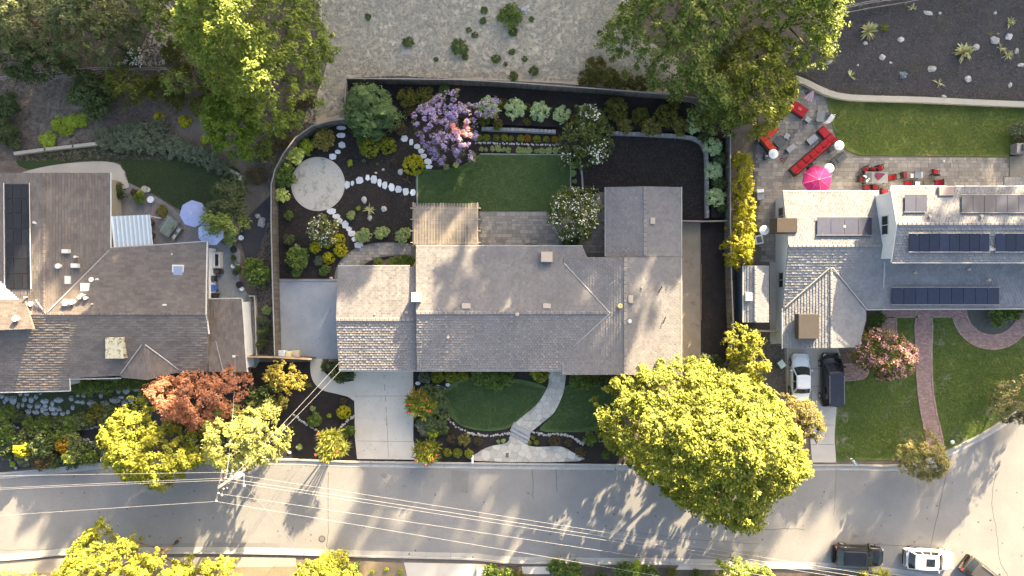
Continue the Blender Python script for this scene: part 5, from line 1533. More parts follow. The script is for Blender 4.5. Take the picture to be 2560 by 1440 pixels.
# weeds on the dry hillside
_w = [(1020, 105, 15, 'above the back fence in the middle of the slope'), (920, 42, 9, 'nearest the tall sunlit tree on the slope'), (1210, 25, 9, 'top one of a pair beside the big hillside bush'), (1208, 52, 9, 'lower one of a pair beside the big hillside bush'), (1148, 118, 22, 'largest and widest on the dry slope'), (1163, 142, 9, 'hanging below the widest one'), (1240, 147, 12, 'small clump between the widest one and the bluish soil'), (1187, 87, 9, 'above and beside the widest one'), (1172, 75, 7, 'thin, near the top of the slope'), (1264, 160, 6, 'sparse, beside the bluish soil'), (1312, 147, 8, 'within the bluish soil patch'), (1334, 176, 12, 'near the fence under the bluish soil'), (1284, 190, 12, 'touching the back fence line'), (1283, 80, 12, 'under the pile of rocks'), (1328, 48, 7, 'next to the pile of rocks'), (1090, 148, 6, 'faint, on the bare slope above the fence'), (1280, 130, 9, 'beside the pale curved stick'), (1500, 82, 8, 'close to the wooded edge of the slope')]
for px, py, r, l in _w:
    shrub(px, py, r, 'weed', 'green weed tuft ' + l, 'weed', 'green weed tufts on the dry slope', h=px2m(r) * .7, name='weed_tuft')
shrub(1275, 42, 30, 'green', 'broad green bush on the dry slope beside the rock pile', h=1.0)
row([(1490, 165, 26), (1520, 195, 26), (1470, 195, 24), (1560, 205, 24), (1600, 212, 22)], 'olive', '{} dull scrub bush along the wooded edge above the fence', 'dull scrub along the wooded edge')
row([(720, 300, 24), (700, 350, 30), (660, 380, 26), (740, 270, 22), (640, 440, 26), (770, 255, 18)], 'brown', '{} rusty dry scrub patch outside the curved fence', 'rusty dry scrub outside the fence', h=.5)

# dry grass tufts: uncountable
def tufts(name, poly_px, n, m, size=.22, h=.05, label=None):
    P = []
    xs = [p[0] for p in poly_px]; ys = [p[1] for p in poly_px]
    while len(P) < n:
        x, y = R.uniform(min(xs), max(xs)), R.uniform(min(ys), max(ys))
        if inpoly(x, y, poly_px):
            a, b, c = G(x, y); P.append((a, b, c + h))
    P = np.array(P)
    V, t = leaves(P, np.full(n, size * .6), 5, size, 4.5, up=2.2, out=.4, ct=NR.random(n), zs=.3, sunny=0)
    o = link(name, fastmesh(name, V, 4, m, t))
    return props(o, label, None, None, 'stuff')
G_DRY = leafmat('dry_blade', (.33, .30, .25), (.58, .53, .43), .15)
G_GRN = leafmat('lawn_blade', (.035, .07, .018), (.08, .13, .04), .2)
G_GRR = leafmat('yellowish_lawn_blade', (.05, .09, .015), (.16, .20, .04), .2)  # yellower blades for the patchy lawns
G_THY = leafmat('thyme_leaf', (.03, .05, .02), (.08, .10, .04), .2)
L_LIT = leafmat('leaf_litter', (.10, .075, .06), (.26, .21, .17), .1)
dryp = [(800, -40), (820, 150), (790, 290), (866, 290), (870, 190), (1150, 192), (1400, 200), (1700, 225), (1560, 60), (1540, -40)]
tufts('dry_grass', dryp, 9000, G_DRY, .26, .02, 'dry bleached grass covering the open slope')
tufts('woodland_grass', [(-40, -40), (460, -40), (520, 300), (640, 420), (690, 500), (690, 420), (790, 300), (800, -40), (460, -40), (440, 400), (-40, 400)], 14000, L_LIT, .26, .02, 'dry leaf litter below the woodland trees')
tufts('back_lawn_grass', [(1048, 432), (1150, 418), (1204, 390), (1422, 391), (1422, 524), (1200, 524), (1048, 505)], 9000, G_GRN, .10, .07, 'short grass of the back lawn')
tufts('front_lawn_grass', [(1118, 985), (1150, 955), (1230, 946), (1360, 972), (1345, 1000), (1265, 1068), (1210, 1073), (1150, 1060)], 6000, G_GRN, .10, .07, 'short grass of the oval front lawn')
tufts('front_side_grass', [(1414, 968), (1550, 968), (1550, 1050), (1440, 1076), (1360, 1072), (1400, 1015)], 4000, G_GRN, .10, .07, 'short grass of the lawn beside the flagstone walk')
tufts('terrace_grass', [(2075, 245), (2092, 335), (2150, 385), (2520, 388), (2522, 360), (2590, 360), (2590, 268), (2300, 262)], 9000, G_GRR, .12, .05, 'grass of the sloping terrace lawn')
tufts('dark_lawn_grass', [(60, 395), (400, 362), (600, 435), (540, 540), (480, 540), (318, 450), (300, 405)], 7000, G_THY, .12, .04, 'grass of the dim back lawn')
tufts('neighbour_lawn_grass', [(2096, 940), (2170, 860), (2170, 800), (2287, 798), (2290, 950), (2322, 1140), (2092, 1146)], 7000, G_GRR, .13, .04, 'patchy grass beside the brick walk')
tufts('neighbour_lawn_grass', [(2332, 800), (2400, 800), (2440, 860), (2560, 860), (2590, 990), (2500, 1045), (2440, 1085), (2365, 1120), (2340, 1000)], 6000, G_GRR, .13, .04, 'patchy grass on the curb side of the brick walk')
tufts('thyme', [(-20, 975), (380, 955), (390, 985), (320, 1030), (60, 1040), (-20, 1010)], 6000, G_THY, .12, .03, 'creeping thyme between the grey flagstones')
BARKCH = leafmat('bark_chip', (.02, .017, .016), (.085, .07, .06), 0)
tufts('mulch_chips', [(866, 205), (1800, 262), (1815, 545), (1705, 545), (1700, 465), (1460, 475), (1430, 380), (1180, 385), (1040, 430), (1030, 610), (842, 690), (692, 690), (690, 440), (745, 350), (862, 305)], 11000, BARKCH, .10, .012, 'scattered wood chips of the black mulch')
tufts('mulch_chips', [(1962, 190), (2120, 238), (2600, 255), (2600, -40), (2200, -10), (2090, 40), (1990, 130)], 9000, leafmat('grey_chip', (.035, .034, .04), (.13, .125, .13), 0), .14, .02, 'grey wood chips of the dark slope')
tufts('leaf_litter', [(1835, 820), (1960, 866), (1964, 980), (1880, 955), (1700, 955), (1830, 900)], 2500, L_LIT, .14, .02, 'fallen leaves beside the neighbouring driveway')
tufts('leaf_litter', [(610, 760), (686, 500), (690, 895), (650, 895)], 2500, L_LIT, .14, .02, 'dead leaves along the side fence')

# ------------------------------------------------------------------ agaves and other rosettes
def rosette(px, py, r, label, m=L_AGA, n=46, w=.16, name='agave', cat='agave', group=None, elev=(4, 65)):
    x, y, z = G(px, py)
    t = thing(name, label, cat, (x, y, z), 0, group)
    rm = px2m(r)
    Hd = np.zeros((n, 3))
    spikes([(0, 0, .05)], rm * 1.05, n, w * rm * 1.0, m, 'leaf', elev, .25, t)
    M().lathe(0, 0, [(0, rm * .15), (.12 + rm * .1, rm * .1)], 8, tint=.5).build('heart', m, t, local=True)
    return t
rosette(2169, 78, 26, 'large variegated agave near the top of the dark slope', n=60)
rosette(2407, 131, 29, 'largest variegated agave, in the middle of the dark slope', n=60)
rosette(2210, 72, 14, 'small green agave beside the large variegated one', L_TIP, 36)
rosette(2280, 20, 15, 'thin pale agave by the top rail fence', n=16, w=.12)
rosette(2522, 57, 16, 'pale agave near the edge above the round boulder', n=24)
rosette(2500, 122, 15, 'scraggly agave beside the boulders', n=20, w=.12); rosette(2517, 138, 17, 'scraggly agave below its twin by the boulders', n=24, w=.12)
rosette(2124, 190, 18, 'few-leaved agave above the cream garden wall', n=12, w=.14)
rosette(2256, 188, 12, 'small blue agave on the dark slope', L_AGB, 34, .3)
rosette(2345, 209, 18, 'star-shaped sparse agave near the cream wall', n=8, w=.12)
rosette(2475, 83, 10, 'small dull agave between the big agave and boulders', L_TIP, 14, .1); rosette(2494, 86, 7, 'tiny agave next to the round boulder', n=10, w=.12)
rosette(925, 524, 17, 'spiky yucca in the black mulch between two rocks', L_AGA, 40, .12, 'yucca', 'yucca')
rosette(1018, 450, 15, 'sparse brown grass-like plant near the golden ball', KINDS['brown'][0], 14, .1, 'strappy_plant', 'plant')
rosette(768, 960, 14, 'spiky plant beside the curved front walk', L_TIP, 40, .1, 'strappy_plant', 'plant')

# red-tipped spiky shrubs by the kerb
def spiky(px, py, r, h, label, m=L_TIP, heads=26, n=30, flowers=8, L=.75):
    x, y, z = G(px, py)
    x, y = W(px, py, z + h * .7)
    t = thing('spiky_shrub', label, 'shrub', (x, y, z), 0, 'spiky red-tipped shrubs by the driveway')
    rm = px2m(r)
    Hh = []
    for i in range(heads):
        a = R.uniform(0, 6.283); q = math.sqrt(R.random()) * .62 * rm
        Hh.append((math.cos(a) * q, math.sin(a) * q, h * (.45 + .4 * math.sqrt(max(0, 1 - (q / rm) ** 2)))))
    spikes(Hh, L, n, .085, m, 'leaf', (0, 75), .3, t)
    mb = M()
    for hd in Hh[:12]: mb.tube([(0, 0, 0), (hd[0] * .6, hd[1] * .6, hd[2] * .6), hd], .05, 5, .03)
    mb.build('stem', BARK, t, local=True, kind='stuff')
    if flowers:
        P = np.array([(q[0] * 1.25, q[1] * 1.25, q[2] + .35) for q in Hh[:flowers]])
        V, tt = leaves(P, np.full(len(P), .13), 12, .14, 1.3, up=.8)
        link('flower', fastmesh('flower', V, 4, F_RED, tt), t)['kind'] = 'stuff'
    return t
spiky(1050, 1008, 52, 1.8, 'tall spiky red-tipped shrub on the house side of the driveway bed', flowers=6)
spiky(1068, 1126, 46, 1.6, 'spiky red-tipped shrub leaning over the kerb beside the driveway', flowers=5)
spiky(831, 1112, 56, 2.6, 'brightest spiky shrub, yellow in the sun on the other side of the driveway', leafmat('sun_tinted_spiky_leaf', (.14, .16, .03), (.36, .37, .08), .3), heads=34, flowers=5, L=.85)  # brighter copy of the spiky leaf: sunlight put into the leaf colour

# ------------------------------------------------------------------ trees
# feathery, purple and white blossom trees in the garden
tree('feathery light green tree filling the corner of the timber fence', cr([(875, 240), (900, 218), (940, 215), (968, 235), (975, 265), (998, 280), (990, 305), (962, 320), (935, 340), (905, 338), (870, 308), (866, 270)], 3), 4.2, L_FEA, 'feathery_tree', z0=.6, rc=.5, dens=2.4, n=70, size=.22, asp=3.2, lump=1.6, tr=.12)
tree('purple flowering tree with a coral bloom above the curved stepping stones', cr([(1028, 300), (1048, 270), (1075, 262), (1090, 240), (1120, 232), (1140, 222), (1158, 235), (1165, 262), (1200, 262), (1240, 248), (1255, 275), (1230, 298), (1195, 305), (1190, 340), (1190, 385), (1165, 402), (1120, 408), (1085, 402), (1065, 375), (1045, 350)], 3), 5.0, leafmat('purple_tree_leaf', (.075, .08, .04), (.19, .18, .09), .2), 'purple_tree', z0=1.4, rc=.42, dens=.75, n=34, size=.17, lump=1.5, under=.3, tr=.14, flowers=[(F_PUR, .85, .17, None), (F_PUR, .6, .15, (1110, 350, 75)), (F_COR, 1.0, .2, (1156, 338, 24)), (F_COR, .8, .2, (1156, 338, 22))])
tree('white blossom tree standing in the corner between lawn and bare mulch', cr([(1445, 285), (1470, 268), (1498, 278), (1510, 300), (1528, 330), (1532, 370), (1520, 395), (1495, 410), (1465, 415), (1425, 405), (1402, 385), (1398, 345), (1415, 320), (1440, 310)], 3), 4.6, leafmat('blossom_tree_leaf', (.055, .075, .02), (.14, .18, .045), .2), 'white_blossom_tree', z0=1.2, rc=.48, dens=1.4, n=52, size=.2, lump=1.6, under=.35, tr=.12, flowers=[(F_WHT, .06, .15, None), (F_WHT, .7, .16, (1495, 405, 40)), (F_WHT, .5, .16, (1420, 395, 26)), (F_WHT, .5, .18, (1470, 290, 22))])
tree('round tree dotted with white blossoms on the paved back patio', cr([(1385, 500), (1410, 480), (1440, 476), (1475, 485), (1500, 500), (1498, 530), (1490, 560), (1470, 585), (1440, 598), (1410, 595), (1380, 575), (1372, 540)], 3), 4.4, leafmat('patio_tree_leaf', (.055, .075, .015), (.15, .18, .04), .2), 'white_blossom_tree', z0=1.3, rc=.5, dens=1.7, n=56, size=.19, lump=1.6, under=.5, tr=.1, flowers=[(F_WHT, .6, .13, None)])
tree('small tree with cream blossoms above the golden balls', cr([(778, 560), (795, 540), (830, 540), (850, 560), (848, 590), (825, 605), (795, 605), (780, 590)], 3), 2.8, leafmat('small_blossom_leaf', (.075, .095, .02), (.17, .19, .05), .2), 'white_blossom_tree', z0=.6, rc=.4, dens=1.1, n=46, size=.18, lump=1.4, under=.4, tr=.07, flowers=[(F_WHT, .7, .13, None)])

# street trees
BT = dict(rc=.6, dens=1.7, n=70, size=.21, lump=2.2, under=.7)
tree('enormous yellow-green street tree spreading over roof, lawn and road', cr([(1500, 1000), (1545, 950), (1600, 920), (1680, 905), (1745, 910), (1800, 930), (1870, 950), (1920, 975), (1960, 1000), (1985, 1045), (2000, 1100), (2025, 1140), (2010, 1180), (1975, 1200), (1965, 1240), (1925, 1260), (1920, 1300), (1885, 1335), (1830, 1330), (1770, 1310), (1700, 1270), (1650, 1225), (1600, 1190), (1560, 1150), (1520, 1110), (1500, 1060)], 3), 15.0, L_BIG, 'street_tree', z0=2.2, rc=.62, dens=1.75, n=80, size=.24, lump=3.4, under=.9, profile=1.3, tr=.4, limbs=16)
tree('bright yellow-green street tree between flagstone garden and road', cr([(300, 1040), (340, 1005), (385, 1015), (400, 1060), (430, 1050), (445, 1085), (500, 1095), (525, 1130), (515, 1155), (470, 1160), (450, 1200), (405, 1212), (375, 1185), (340, 1190), (320, 1160), (285, 1140), (300, 1100)], 3), 8.0, L_YEL, 'street_tree', z0=2.5, tr=.22, **BT)
tree('pale yellow street tree wrapped around the utility pole', cr([(545, 1030), (580, 1010), (620, 1020), (650, 1000), (690, 1000), (700, 1040), (725, 1065), (732, 1105), (705, 1125), (695, 1155), (650, 1150), (610, 1165), (570, 1165), (540, 1140), (540, 1090)], 3), 8.5, leafmat('pale_yellow_leaf', (.11, .13, .035), (.42, .43, .12), .3), 'street_tree', z0=2.5, rc=.55, dens=1.3, n=56, size=.21, asp=2.2, lump=1.8, under=.4, tr=.2)
tree('copper-red maple in front of the brown house', cr([(388, 965), (410, 945), (450, 935), (490, 922), (520, 935), (560, 920), (600, 925), (618, 950), (612, 1000), (590, 1030), (560, 1060), (520, 1075), (470, 1055), (430, 1030), (395, 995)], 3), 6.5, L_RED, 'red_maple', z0=1.8, rc=.5, dens=1.3, n=58, size=.19, lump=1.8, under=.6, tr=.2)
tree('small yellow and orange tree beside the cream gate fence', cr([(665, 925), (690, 908), (730, 908), (762, 930), (760, 960), (735, 975), (700, 968), (668, 950)], 3), 4.8, leafmat('orange_yellow_leaf', (.10, .08, .012), (.26, .22, .03), .3), 'yellow_tree', z0=1.6, rc=.42, dens=1.1, n=52, size=.18, lump=1.4, tr=.08)
tree('bright yellow tree at the lower edge across the road', cr([(185, 1380), (215, 1345), (250, 1305), (285, 1320), (310, 1330), (360, 1340), (365, 1375), (400, 1375), (430, 1380), (445, 1400), (500, 1410), (520, 1395), (545, 1365), (575, 1375), (570, 1405), (590, 1440), (600, 1500), (200, 1520), (180, 1440)], 3), 8.5, L_YEL, 'street_tree', z0=3.0, tr=.25, **BT)
tree('round yellow bush-like tree across the road by the dry bed', cr([(750, 1410), (790, 1390), (835, 1380), (875, 1395), (885, 1440), (880, 1480), (740, 1480), (735, 1440)], 3), 4.0, L_YEL, 'yellow_tree', z0=1.0, rc=.45, dens=1.2, n=56, size=.19, lump=1.5, tr=.1)
tree('low yellow tree at the bottom corner across the road', cr([(-60, 1440), (10, 1432), (60, 1436), (110, 1430), (160, 1445), (150, 1520), (-60, 1520)], 2), 3.0, L_YEL, 'yellow_tree', z0=.8, rc=.5, dens=1.0, n=46, size=.2, lump=1.5, tr=.1)
tree('dark green tree tipped with yellow across the road below the big tree', cr([(1800, 1405), (1840, 1395), (1880, 1405), (1920, 1420), (1940, 1450), (1930, 1500), (1800, 1500), (1790, 1440)], 3), 3.5, L_OAK2, 'street_tree', z0=.9, rc=.45, dens=1.1, n=50, size=.19, lump=1.4, tr=.1)
tree('thin yellow shrubby tree behind the parked cars', cr([(2150, 1425), (2190, 1420), (2225, 1430), (2230, 1480), (2150, 1480)], 3), 2.4, L_YEL, 'yellow_tree', z0=.6, rc=.35, dens=.9, n=40, size=.2, asp=3, lump=1.2, tr=.07)
tree('airy golden-brown tree at the edge of the big yellow tree', cr([(1950, 985), (1990, 990), (2025, 1010), (2040, 1050), (2030, 1085), (1995, 1095), (1960, 1080), (1945, 1030)], 3), 6.5, leafmat('brown_gold_leaf', (.12, .11, .03), (.26, .22, .07), .25), 'airy_tree', z0=2.5, rc=.45, dens=1.5, n=54, size=.19, asp=2.6, lump=1.5, under=.3, tr=.12)
tree('pink blossoming tree beside the slate house and brick walk', cr([(2130, 850), (2160, 830), (2205, 825), (2240, 838), (2275, 865), (2280, 900), (2260, 935), (2225, 945), (2180, 940), (2145, 915), (2125, 885)], 3), 4.5, L_PNK, 'pink_blossom_tree', z0=1.2, rc=.48, dens=1.4, n=50, size=.18, lump=1.6, under=.4, tr=.12, flowers=[(F_PNK, .75, .14, None)])
tree('wispy golden olive tree on the kerb beside the brick walk', cr([(2230, 1100), (2250, 1090), (2280, 1100), (2300, 1075), (2330, 1080), (2345, 1110), (2358, 1150), (2350, 1190), (2310, 1195), (2270, 1185), (2240, 1150)], 3), 4.5, leafmat('olive_gold_leaf', (.12, .12, .04), (.28, .25, .09), .25), 'olive_tree', z0=1.2, rc=.45, dens=1.5, n=56, size=.2, asp=3, lump=1.5, under=.3, tr=.1)
tree('twiggy brown-green tree at the bend of the kerb', cr([(2480, 980), (2510, 955), (2560, 945), (2610, 960), (2610, 1030), (2570, 1055), (2520, 1058), (2480, 1045), (2470, 1010)], 3), 4.5, leafmat('twiggy_leaf', (.075, .075, .035), (.18, .17, .08), .2), 'olive_tree', z0=1.2, rc=.45, dens=1.5, n=54, size=.18, asp=3, lump=1.5, under=.3, tr=.1)

# cypress hedge at the boundary: six columns
for i, (px, py, rx, ry, h) in enumerate([(1853, 420, 26, 34, 3.4), (1852, 468, 27, 34, 3.6), (1856, 518, 26, 34, 3.6), (1858, 565, 30, 32, 3.5), (1845, 610, 38, 30, 3.6), (1846, 645, 34, 26, 3.4)]):
    pl_ = blob(px, py, rx, ry, 12, .12, i)
    tree('{} section of the bright yellow boundary hedge, counting from the terrace sofas'.format(ORD[i]), pl_, h, L_LEM, 'hedge_cypress', 'hedge tree', z0=.6, rc=.36, dens=1.4, n=46, size=.22, asp=3.4, lump=1.2, under=.6, tr=.08, limbs=4, group='yellow boundary hedge')
for i, (px, py, rx, ry, h) in enumerate([(1850, 850, 48, 40, 4.6), (1868, 905, 44, 42, 4.8), (1862, 950, 36, 34, 4.4)]):
    tree(['yellow-green tree at the boundary by the shed', 'second yellow-green boundary tree toward the parked cars', 'boundary tree merging with the enormous street tree'][i], blob(px, py, rx, ry, 12, .18, i + 9), h, L_YEL, 'boundary_tree', z0=1.2, rc=.45, dens=1.1, n=50, size=.22, asp=2.4, lump=1.4, tr=.1)

# tall trees at the top of the picture
OT = dict(rc=.75, dens=1.9, n=85, size=.25, asp=2.2, lump=2.6, under=.6)
tree('tall broad oak with sunlit yellow top behind the brown house garden', cr([(500, -60), (640, -80), (760, -40), (815, 60), (825, 130), (790, 190), (780, 270), (730, 300), (680, 330), (620, 300), (560, 240), (520, 200), (470, 120), (480, 30)], 3), 14.5, L_OAK2, 'oak_tree', z0=3.5, tr=.45, limbs=14, **OT)
tree('lower bright lime oak below the tall broad oak', cr([(530, 250), (580, 240), (640, 280), (680, 310), (670, 360), (630, 395), (580, 400), (545, 370), (530, 310)], 3), 7.0, leafmat('lime_oak_leaf', (.08, .13, .012), (.19, .27, .035), .28), 'oak_tree', z0=2, tr=.2, **OT)
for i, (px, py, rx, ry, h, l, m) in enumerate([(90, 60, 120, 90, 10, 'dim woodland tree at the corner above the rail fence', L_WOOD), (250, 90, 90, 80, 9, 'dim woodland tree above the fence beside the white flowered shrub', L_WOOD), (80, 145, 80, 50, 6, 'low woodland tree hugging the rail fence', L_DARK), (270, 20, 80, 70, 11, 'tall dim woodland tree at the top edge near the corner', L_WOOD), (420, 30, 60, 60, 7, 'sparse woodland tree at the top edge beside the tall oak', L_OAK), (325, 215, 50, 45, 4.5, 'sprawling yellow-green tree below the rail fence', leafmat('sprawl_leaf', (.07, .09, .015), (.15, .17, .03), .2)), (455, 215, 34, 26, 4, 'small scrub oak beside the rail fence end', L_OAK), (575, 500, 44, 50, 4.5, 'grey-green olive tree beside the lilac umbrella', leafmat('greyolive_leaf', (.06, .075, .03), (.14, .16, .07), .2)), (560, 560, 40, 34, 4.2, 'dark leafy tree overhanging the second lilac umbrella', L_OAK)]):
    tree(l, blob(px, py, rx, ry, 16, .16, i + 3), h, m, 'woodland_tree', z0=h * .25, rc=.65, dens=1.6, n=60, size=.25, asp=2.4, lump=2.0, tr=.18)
tree('great spreading oak at the top beside the open dry slope', cr([(1510, 120), (1530, 40), (1560, -60), (1760, -80), (1850, -20), (1830, 80), (1780, 150), (1760, 210), (1700, 225), (1640, 205), (1560, 170)], 3), 13, L_OAK, 'oak_tree', z0=3.5, tr=.4, limbs=12, **OT)
tree('olive-toned oak at the top corner of the dark slope', cr([(1840, -20), (1950, -60), (2080, -50), (2085, 20), (2070, 120), (2030, 160), (1960, 150), (1900, 110), (1850, 60)], 3), 11, L_OAK2, 'oak_tree', z0=3, tr=.3, limbs=10, **OT)
tree('oak with glowing yellow top overhanging the terrace patio', cr([(1830, 110), (1880, 90), (1925, 130), (1950, 180), (1975, 230), (1950, 290), (1900, 340), (1850, 345), (1800, 310), (1770, 250), (1780, 180)], 3), 9.0, L_BIG, 'oak_tree', z0=2.5, tr=.3, limbs=12, **OT)
tree('shaded lower oak hanging over the end of the back fence', cr([(1690, 220), (1740, 190), (1790, 210), (1830, 260), (1840, 320), (1790, 340), (1745, 300), (1700, 265)], 3), 7.5, L_OAK, 'oak_tree', z0=2, tr=.2, **OT)
tree('dry leafless-topped tree between the two oaks by the dark slope', blob(1770, 120, 60, 50, 12, .2, 4), 9, L_DARK, 'oak_tree', z0=3, rc=.6, dens=.6, n=30, size=.24, lump=2, under=.3, tr=.2)

# the tall grove on the hill beyond the top edge, whose long evening shade lies over the gardens
GROVE = [
    (-52, 60, 5, 15, 'hillside grove tree far out past the woodland corner', .18),
    (-43, 60, 4.6, 16.2, 'hillside grove tree behind the corner woodland', .18),
    (-35, 60, 4.6, 16.2, 'hillside grove tree behind the dim woodland', .18),
    (-27, 60, 4.6, 16.2, 'hillside grove tree upslope of the woodland fence', .18),
    (-19, 60, 4.6, 15, 'hillside grove tree behind the broad oak', .18),
    (-12, 60, 4.6, 14.9, 'hillside grove tree west of the garden corner line', .18),
    (-6, 60, 4.6, 17.2, 'hillside grove tree upslope of the garden corner', .18),
    (0, 60, 4.6, 17.8, 'hillside grove tree above the feathery tree line', .18),
    (5.5, 60, 4.6, 21, 'hillside grove tree above the purple tree line', .18),
    (9.4, 60, 4.0, 21, 'hillside grove tree beside the gap of light over the garage', .18),
    (14.8, 60, 3.6, 14.4, 'hillside grove tree low, in the gap of light over the pergola', .18),
    (21, 60, 3.4, 10.7, 'hillside grove tree low, at the far side of the light gap', .18),
    (24.2, 60, 2.8, 11, 'hillside grove tree short and slim, added for shade between the light gap and the rock pile', .18),  # extra unseen tree, added to block a sun spot on the back lawn
    (27.6, 60, 3.8, 21, 'hillside grove tree upslope of the rock pile', .18),
    (32, 60, 3.8, 23, 'hillside grove tree tall, above the spreading oak', .18),
    (36.8, 60, 3.8, 21.5, 'hillside grove tree above the spreading oak', .18),
    (41.6, 60, 3.2, 21.5, 'hillside grove tree tall and slim, past the spreading oak', .18),
    (50, 60, 4.6, 8.3, 'hillside grove tree low, above the dark slope fence', .18),
    (57, 60, 4.6, 8.3, 'hillside grove tree low, above the agave slope', .18),
    (63, 60, 3.6, 8.3, 'hillside grove tree low, above the far agaves', .18),
    (67.5, 60, 3.4, 21.5, 'hillside grove tree very tall, above the slate house', .18),
    (71.8, 60, 2.6, 17, 'hillside grove tree slim, between two taller ones', .18),
    (77, 60, 4.4, 23.5, 'hillside grove tree very tall, beyond the picture corner', .18),
    (82.5, 60, 3.6, 22, 'hillside grove tree last, farthest of the row', .18),
]
L_GRV = leafmat('grove_leaf', (.04, .06, .018), (.10, .13, .035), .2)
for i, (x, y, r, h, l, zb) in enumerate(GROVE):
    y += R.uniform(-1.5, 1.5)
    pw_ = [(x + r * (1 + R.uniform(-.15, .15)) * math.cos(a), y + r * (1 + R.uniform(-.15, .15)) * math.sin(a)) for a in np.linspace(0, 6.283, 15)[:-1]]
    tree(l, pw_, h, L_GRV, 'hillside_tree', z0=h * .04, world_xy=True, rc=1.15, dens=1.8, n=40, size=.6, lump=3, under=2.6 if zb < .5 else 1.2, tr=.35, profile=.7, group='tall trees on the hill beyond the gardens')

for i in range(17):  # unseen thicket added to stop light slipping under the grove crowns
    x = -14 + i * 4.9
    pw_ = [(x + 3.6 * (1 + R.uniform(-.15, .15)) * math.cos(a), 54 + 2.6 * (1 + R.uniform(-.15, .15)) * math.sin(a)) for a in np.linspace(0, 6.283, 12)[:-1]]
    tree(ORD[i % 14] + (' low thicket tree' if i < 14 else ' farther thicket tree') + ' added for shade below the hillside grove, counting from the feathery tree side', pw_, 6.5 + R.uniform(-.8, .8), L_GRV, 'shade_thicket_tree', z0=.3, world_xy=True, rc=1.0, dens=2.2, n=40, size=.55, lump=3, under=1.0, tr=.15, limbs=4, group='low unseen thicket added for shade')

tufts('leaf_litter', [(0, 1184), (300, 1156), (740, 1150), (1560, 1164), (2240, 1166), (2240, 1180), (1560, 1178), (740, 1166), (0, 1200)], 500, L_LIT, .10, .012, 'fallen leaves gathered in the gutter')
tufts('leaf_litter', [(1197, 528), (1515, 528), (1515, 640), (1197, 620)], 160, L_LIT, .08, .07, 'fallen leaves on the back patio')
tufts('leaf_litter', [(1890, 300), (2075, 250), (2110, 380), (2520, 395), (2520, 470), (1890, 640)], 500, L_LIT, .08, .07, 'fallen leaves on the terrace paving')
tufts('leaf_litter', [(884, 925), (1033, 925), (1040, 1145), (893, 1145)], 90, L_LIT, .08, .05, 'fallen leaves on the driveway')
tufts('leaf_litter', [(700, 700), (842, 702), (848, 890), (704, 890)], 160, L_LIT, .08, .05, 'fallen leaves on the side yard slab')
tufts('leaf_litter', [(740, 405), (850, 405), (850, 515), (740, 515)], 120, L_LIT, .08, .07, 'fallen leaves on the round patio')
# ------------------------------------------------------------------ movable things
def rel(px, py, z=0.0):
    x, y, g = G(px, py, z)
    return x, y
REDF = mat('red_cushion', (.30, .012, .022), (.38, .025, .035), scale=4, fine=30, bump=.2)
WICK = mat('dark_wicker', (.03, .027, .027), (.06, .055, .052), fine=60, bump=.6)
GREYT = mat('grey_table', (.24, .26, .29), (.32, .34, .37), fine=20, bump=.1)
DGREY = mat('charcoal_cover', (.07, .08, .09), (.11, .12, .13), fine=20, bump=.3)
WHT = mat('white_plastic', (.68, .70, .72), (.76, .78, .80), fine=10, bump=0, rough=.5)
BLK = mat('black_plastic', (.015, .015, .017), (.03, .03, .032), fine=20, bump=0, rough=.5)

def put(name, label, cat, px, py, rot, parts, group=None, z=0.0):
    """parts: (name, material, cx, cy, cz, sx, sy, sz[, chamfer[, tilt]]) boxes in the thing's own frame"""
    x, y, g = G(px, py)
    t = thing(name, label, cat, (x, y, g + z + .05), rad(rot), group)
    for p in parts:
        nm, m, cx, cy, cz, sx, sy, sz = p[:8]
        ch = p[8] if len(p) > 8 else .015
        M().box(cx, cy, cz, sx, sy, sz, p[9] if len(p) > 9 else 0, ch, tint=R.random()).build(nm, m, t, local=True)
    return t

def chair_parts(seat=REDF, frame=WICK, w=.6):
    h = w / 2
    P = [('seat', seat, .02, 0, .42, w - .08, w - .1, .12, .03), ('seat_frame', frame, 0, 0, .32, w, w, .07), ('backrest', frame, -h + .03, 0, .66, .07, w, .5), ('back_cushion', seat, -h + .1, 0, .62, .08, w - .14, .3, .03)]
    for sy in (-1, 1):
        P.append(('armrest', frame, -.02, sy * (h - .03), .58, w - .08, .06, .05))
        for sx in (-1, 1): P.append(('leg', frame, sx * (h - .05), sy * (h - .05), .15, .06, .06, .3, 0))
    return P
def table_parts(L, Wd, h=.72, top=GREYT, leg=BLK, th=.05):
    P = [('tabletop', top, 0, 0, h, L, Wd, th, .012)]
    for sx in (-1, 1):
        for sy in (-1, 1): P.append(('leg', leg, sx * (L / 2 - .07), sy * (Wd / 2 - .07), (h - th / 2) / 2, .06, .06, h - th / 2, 0))
    return P
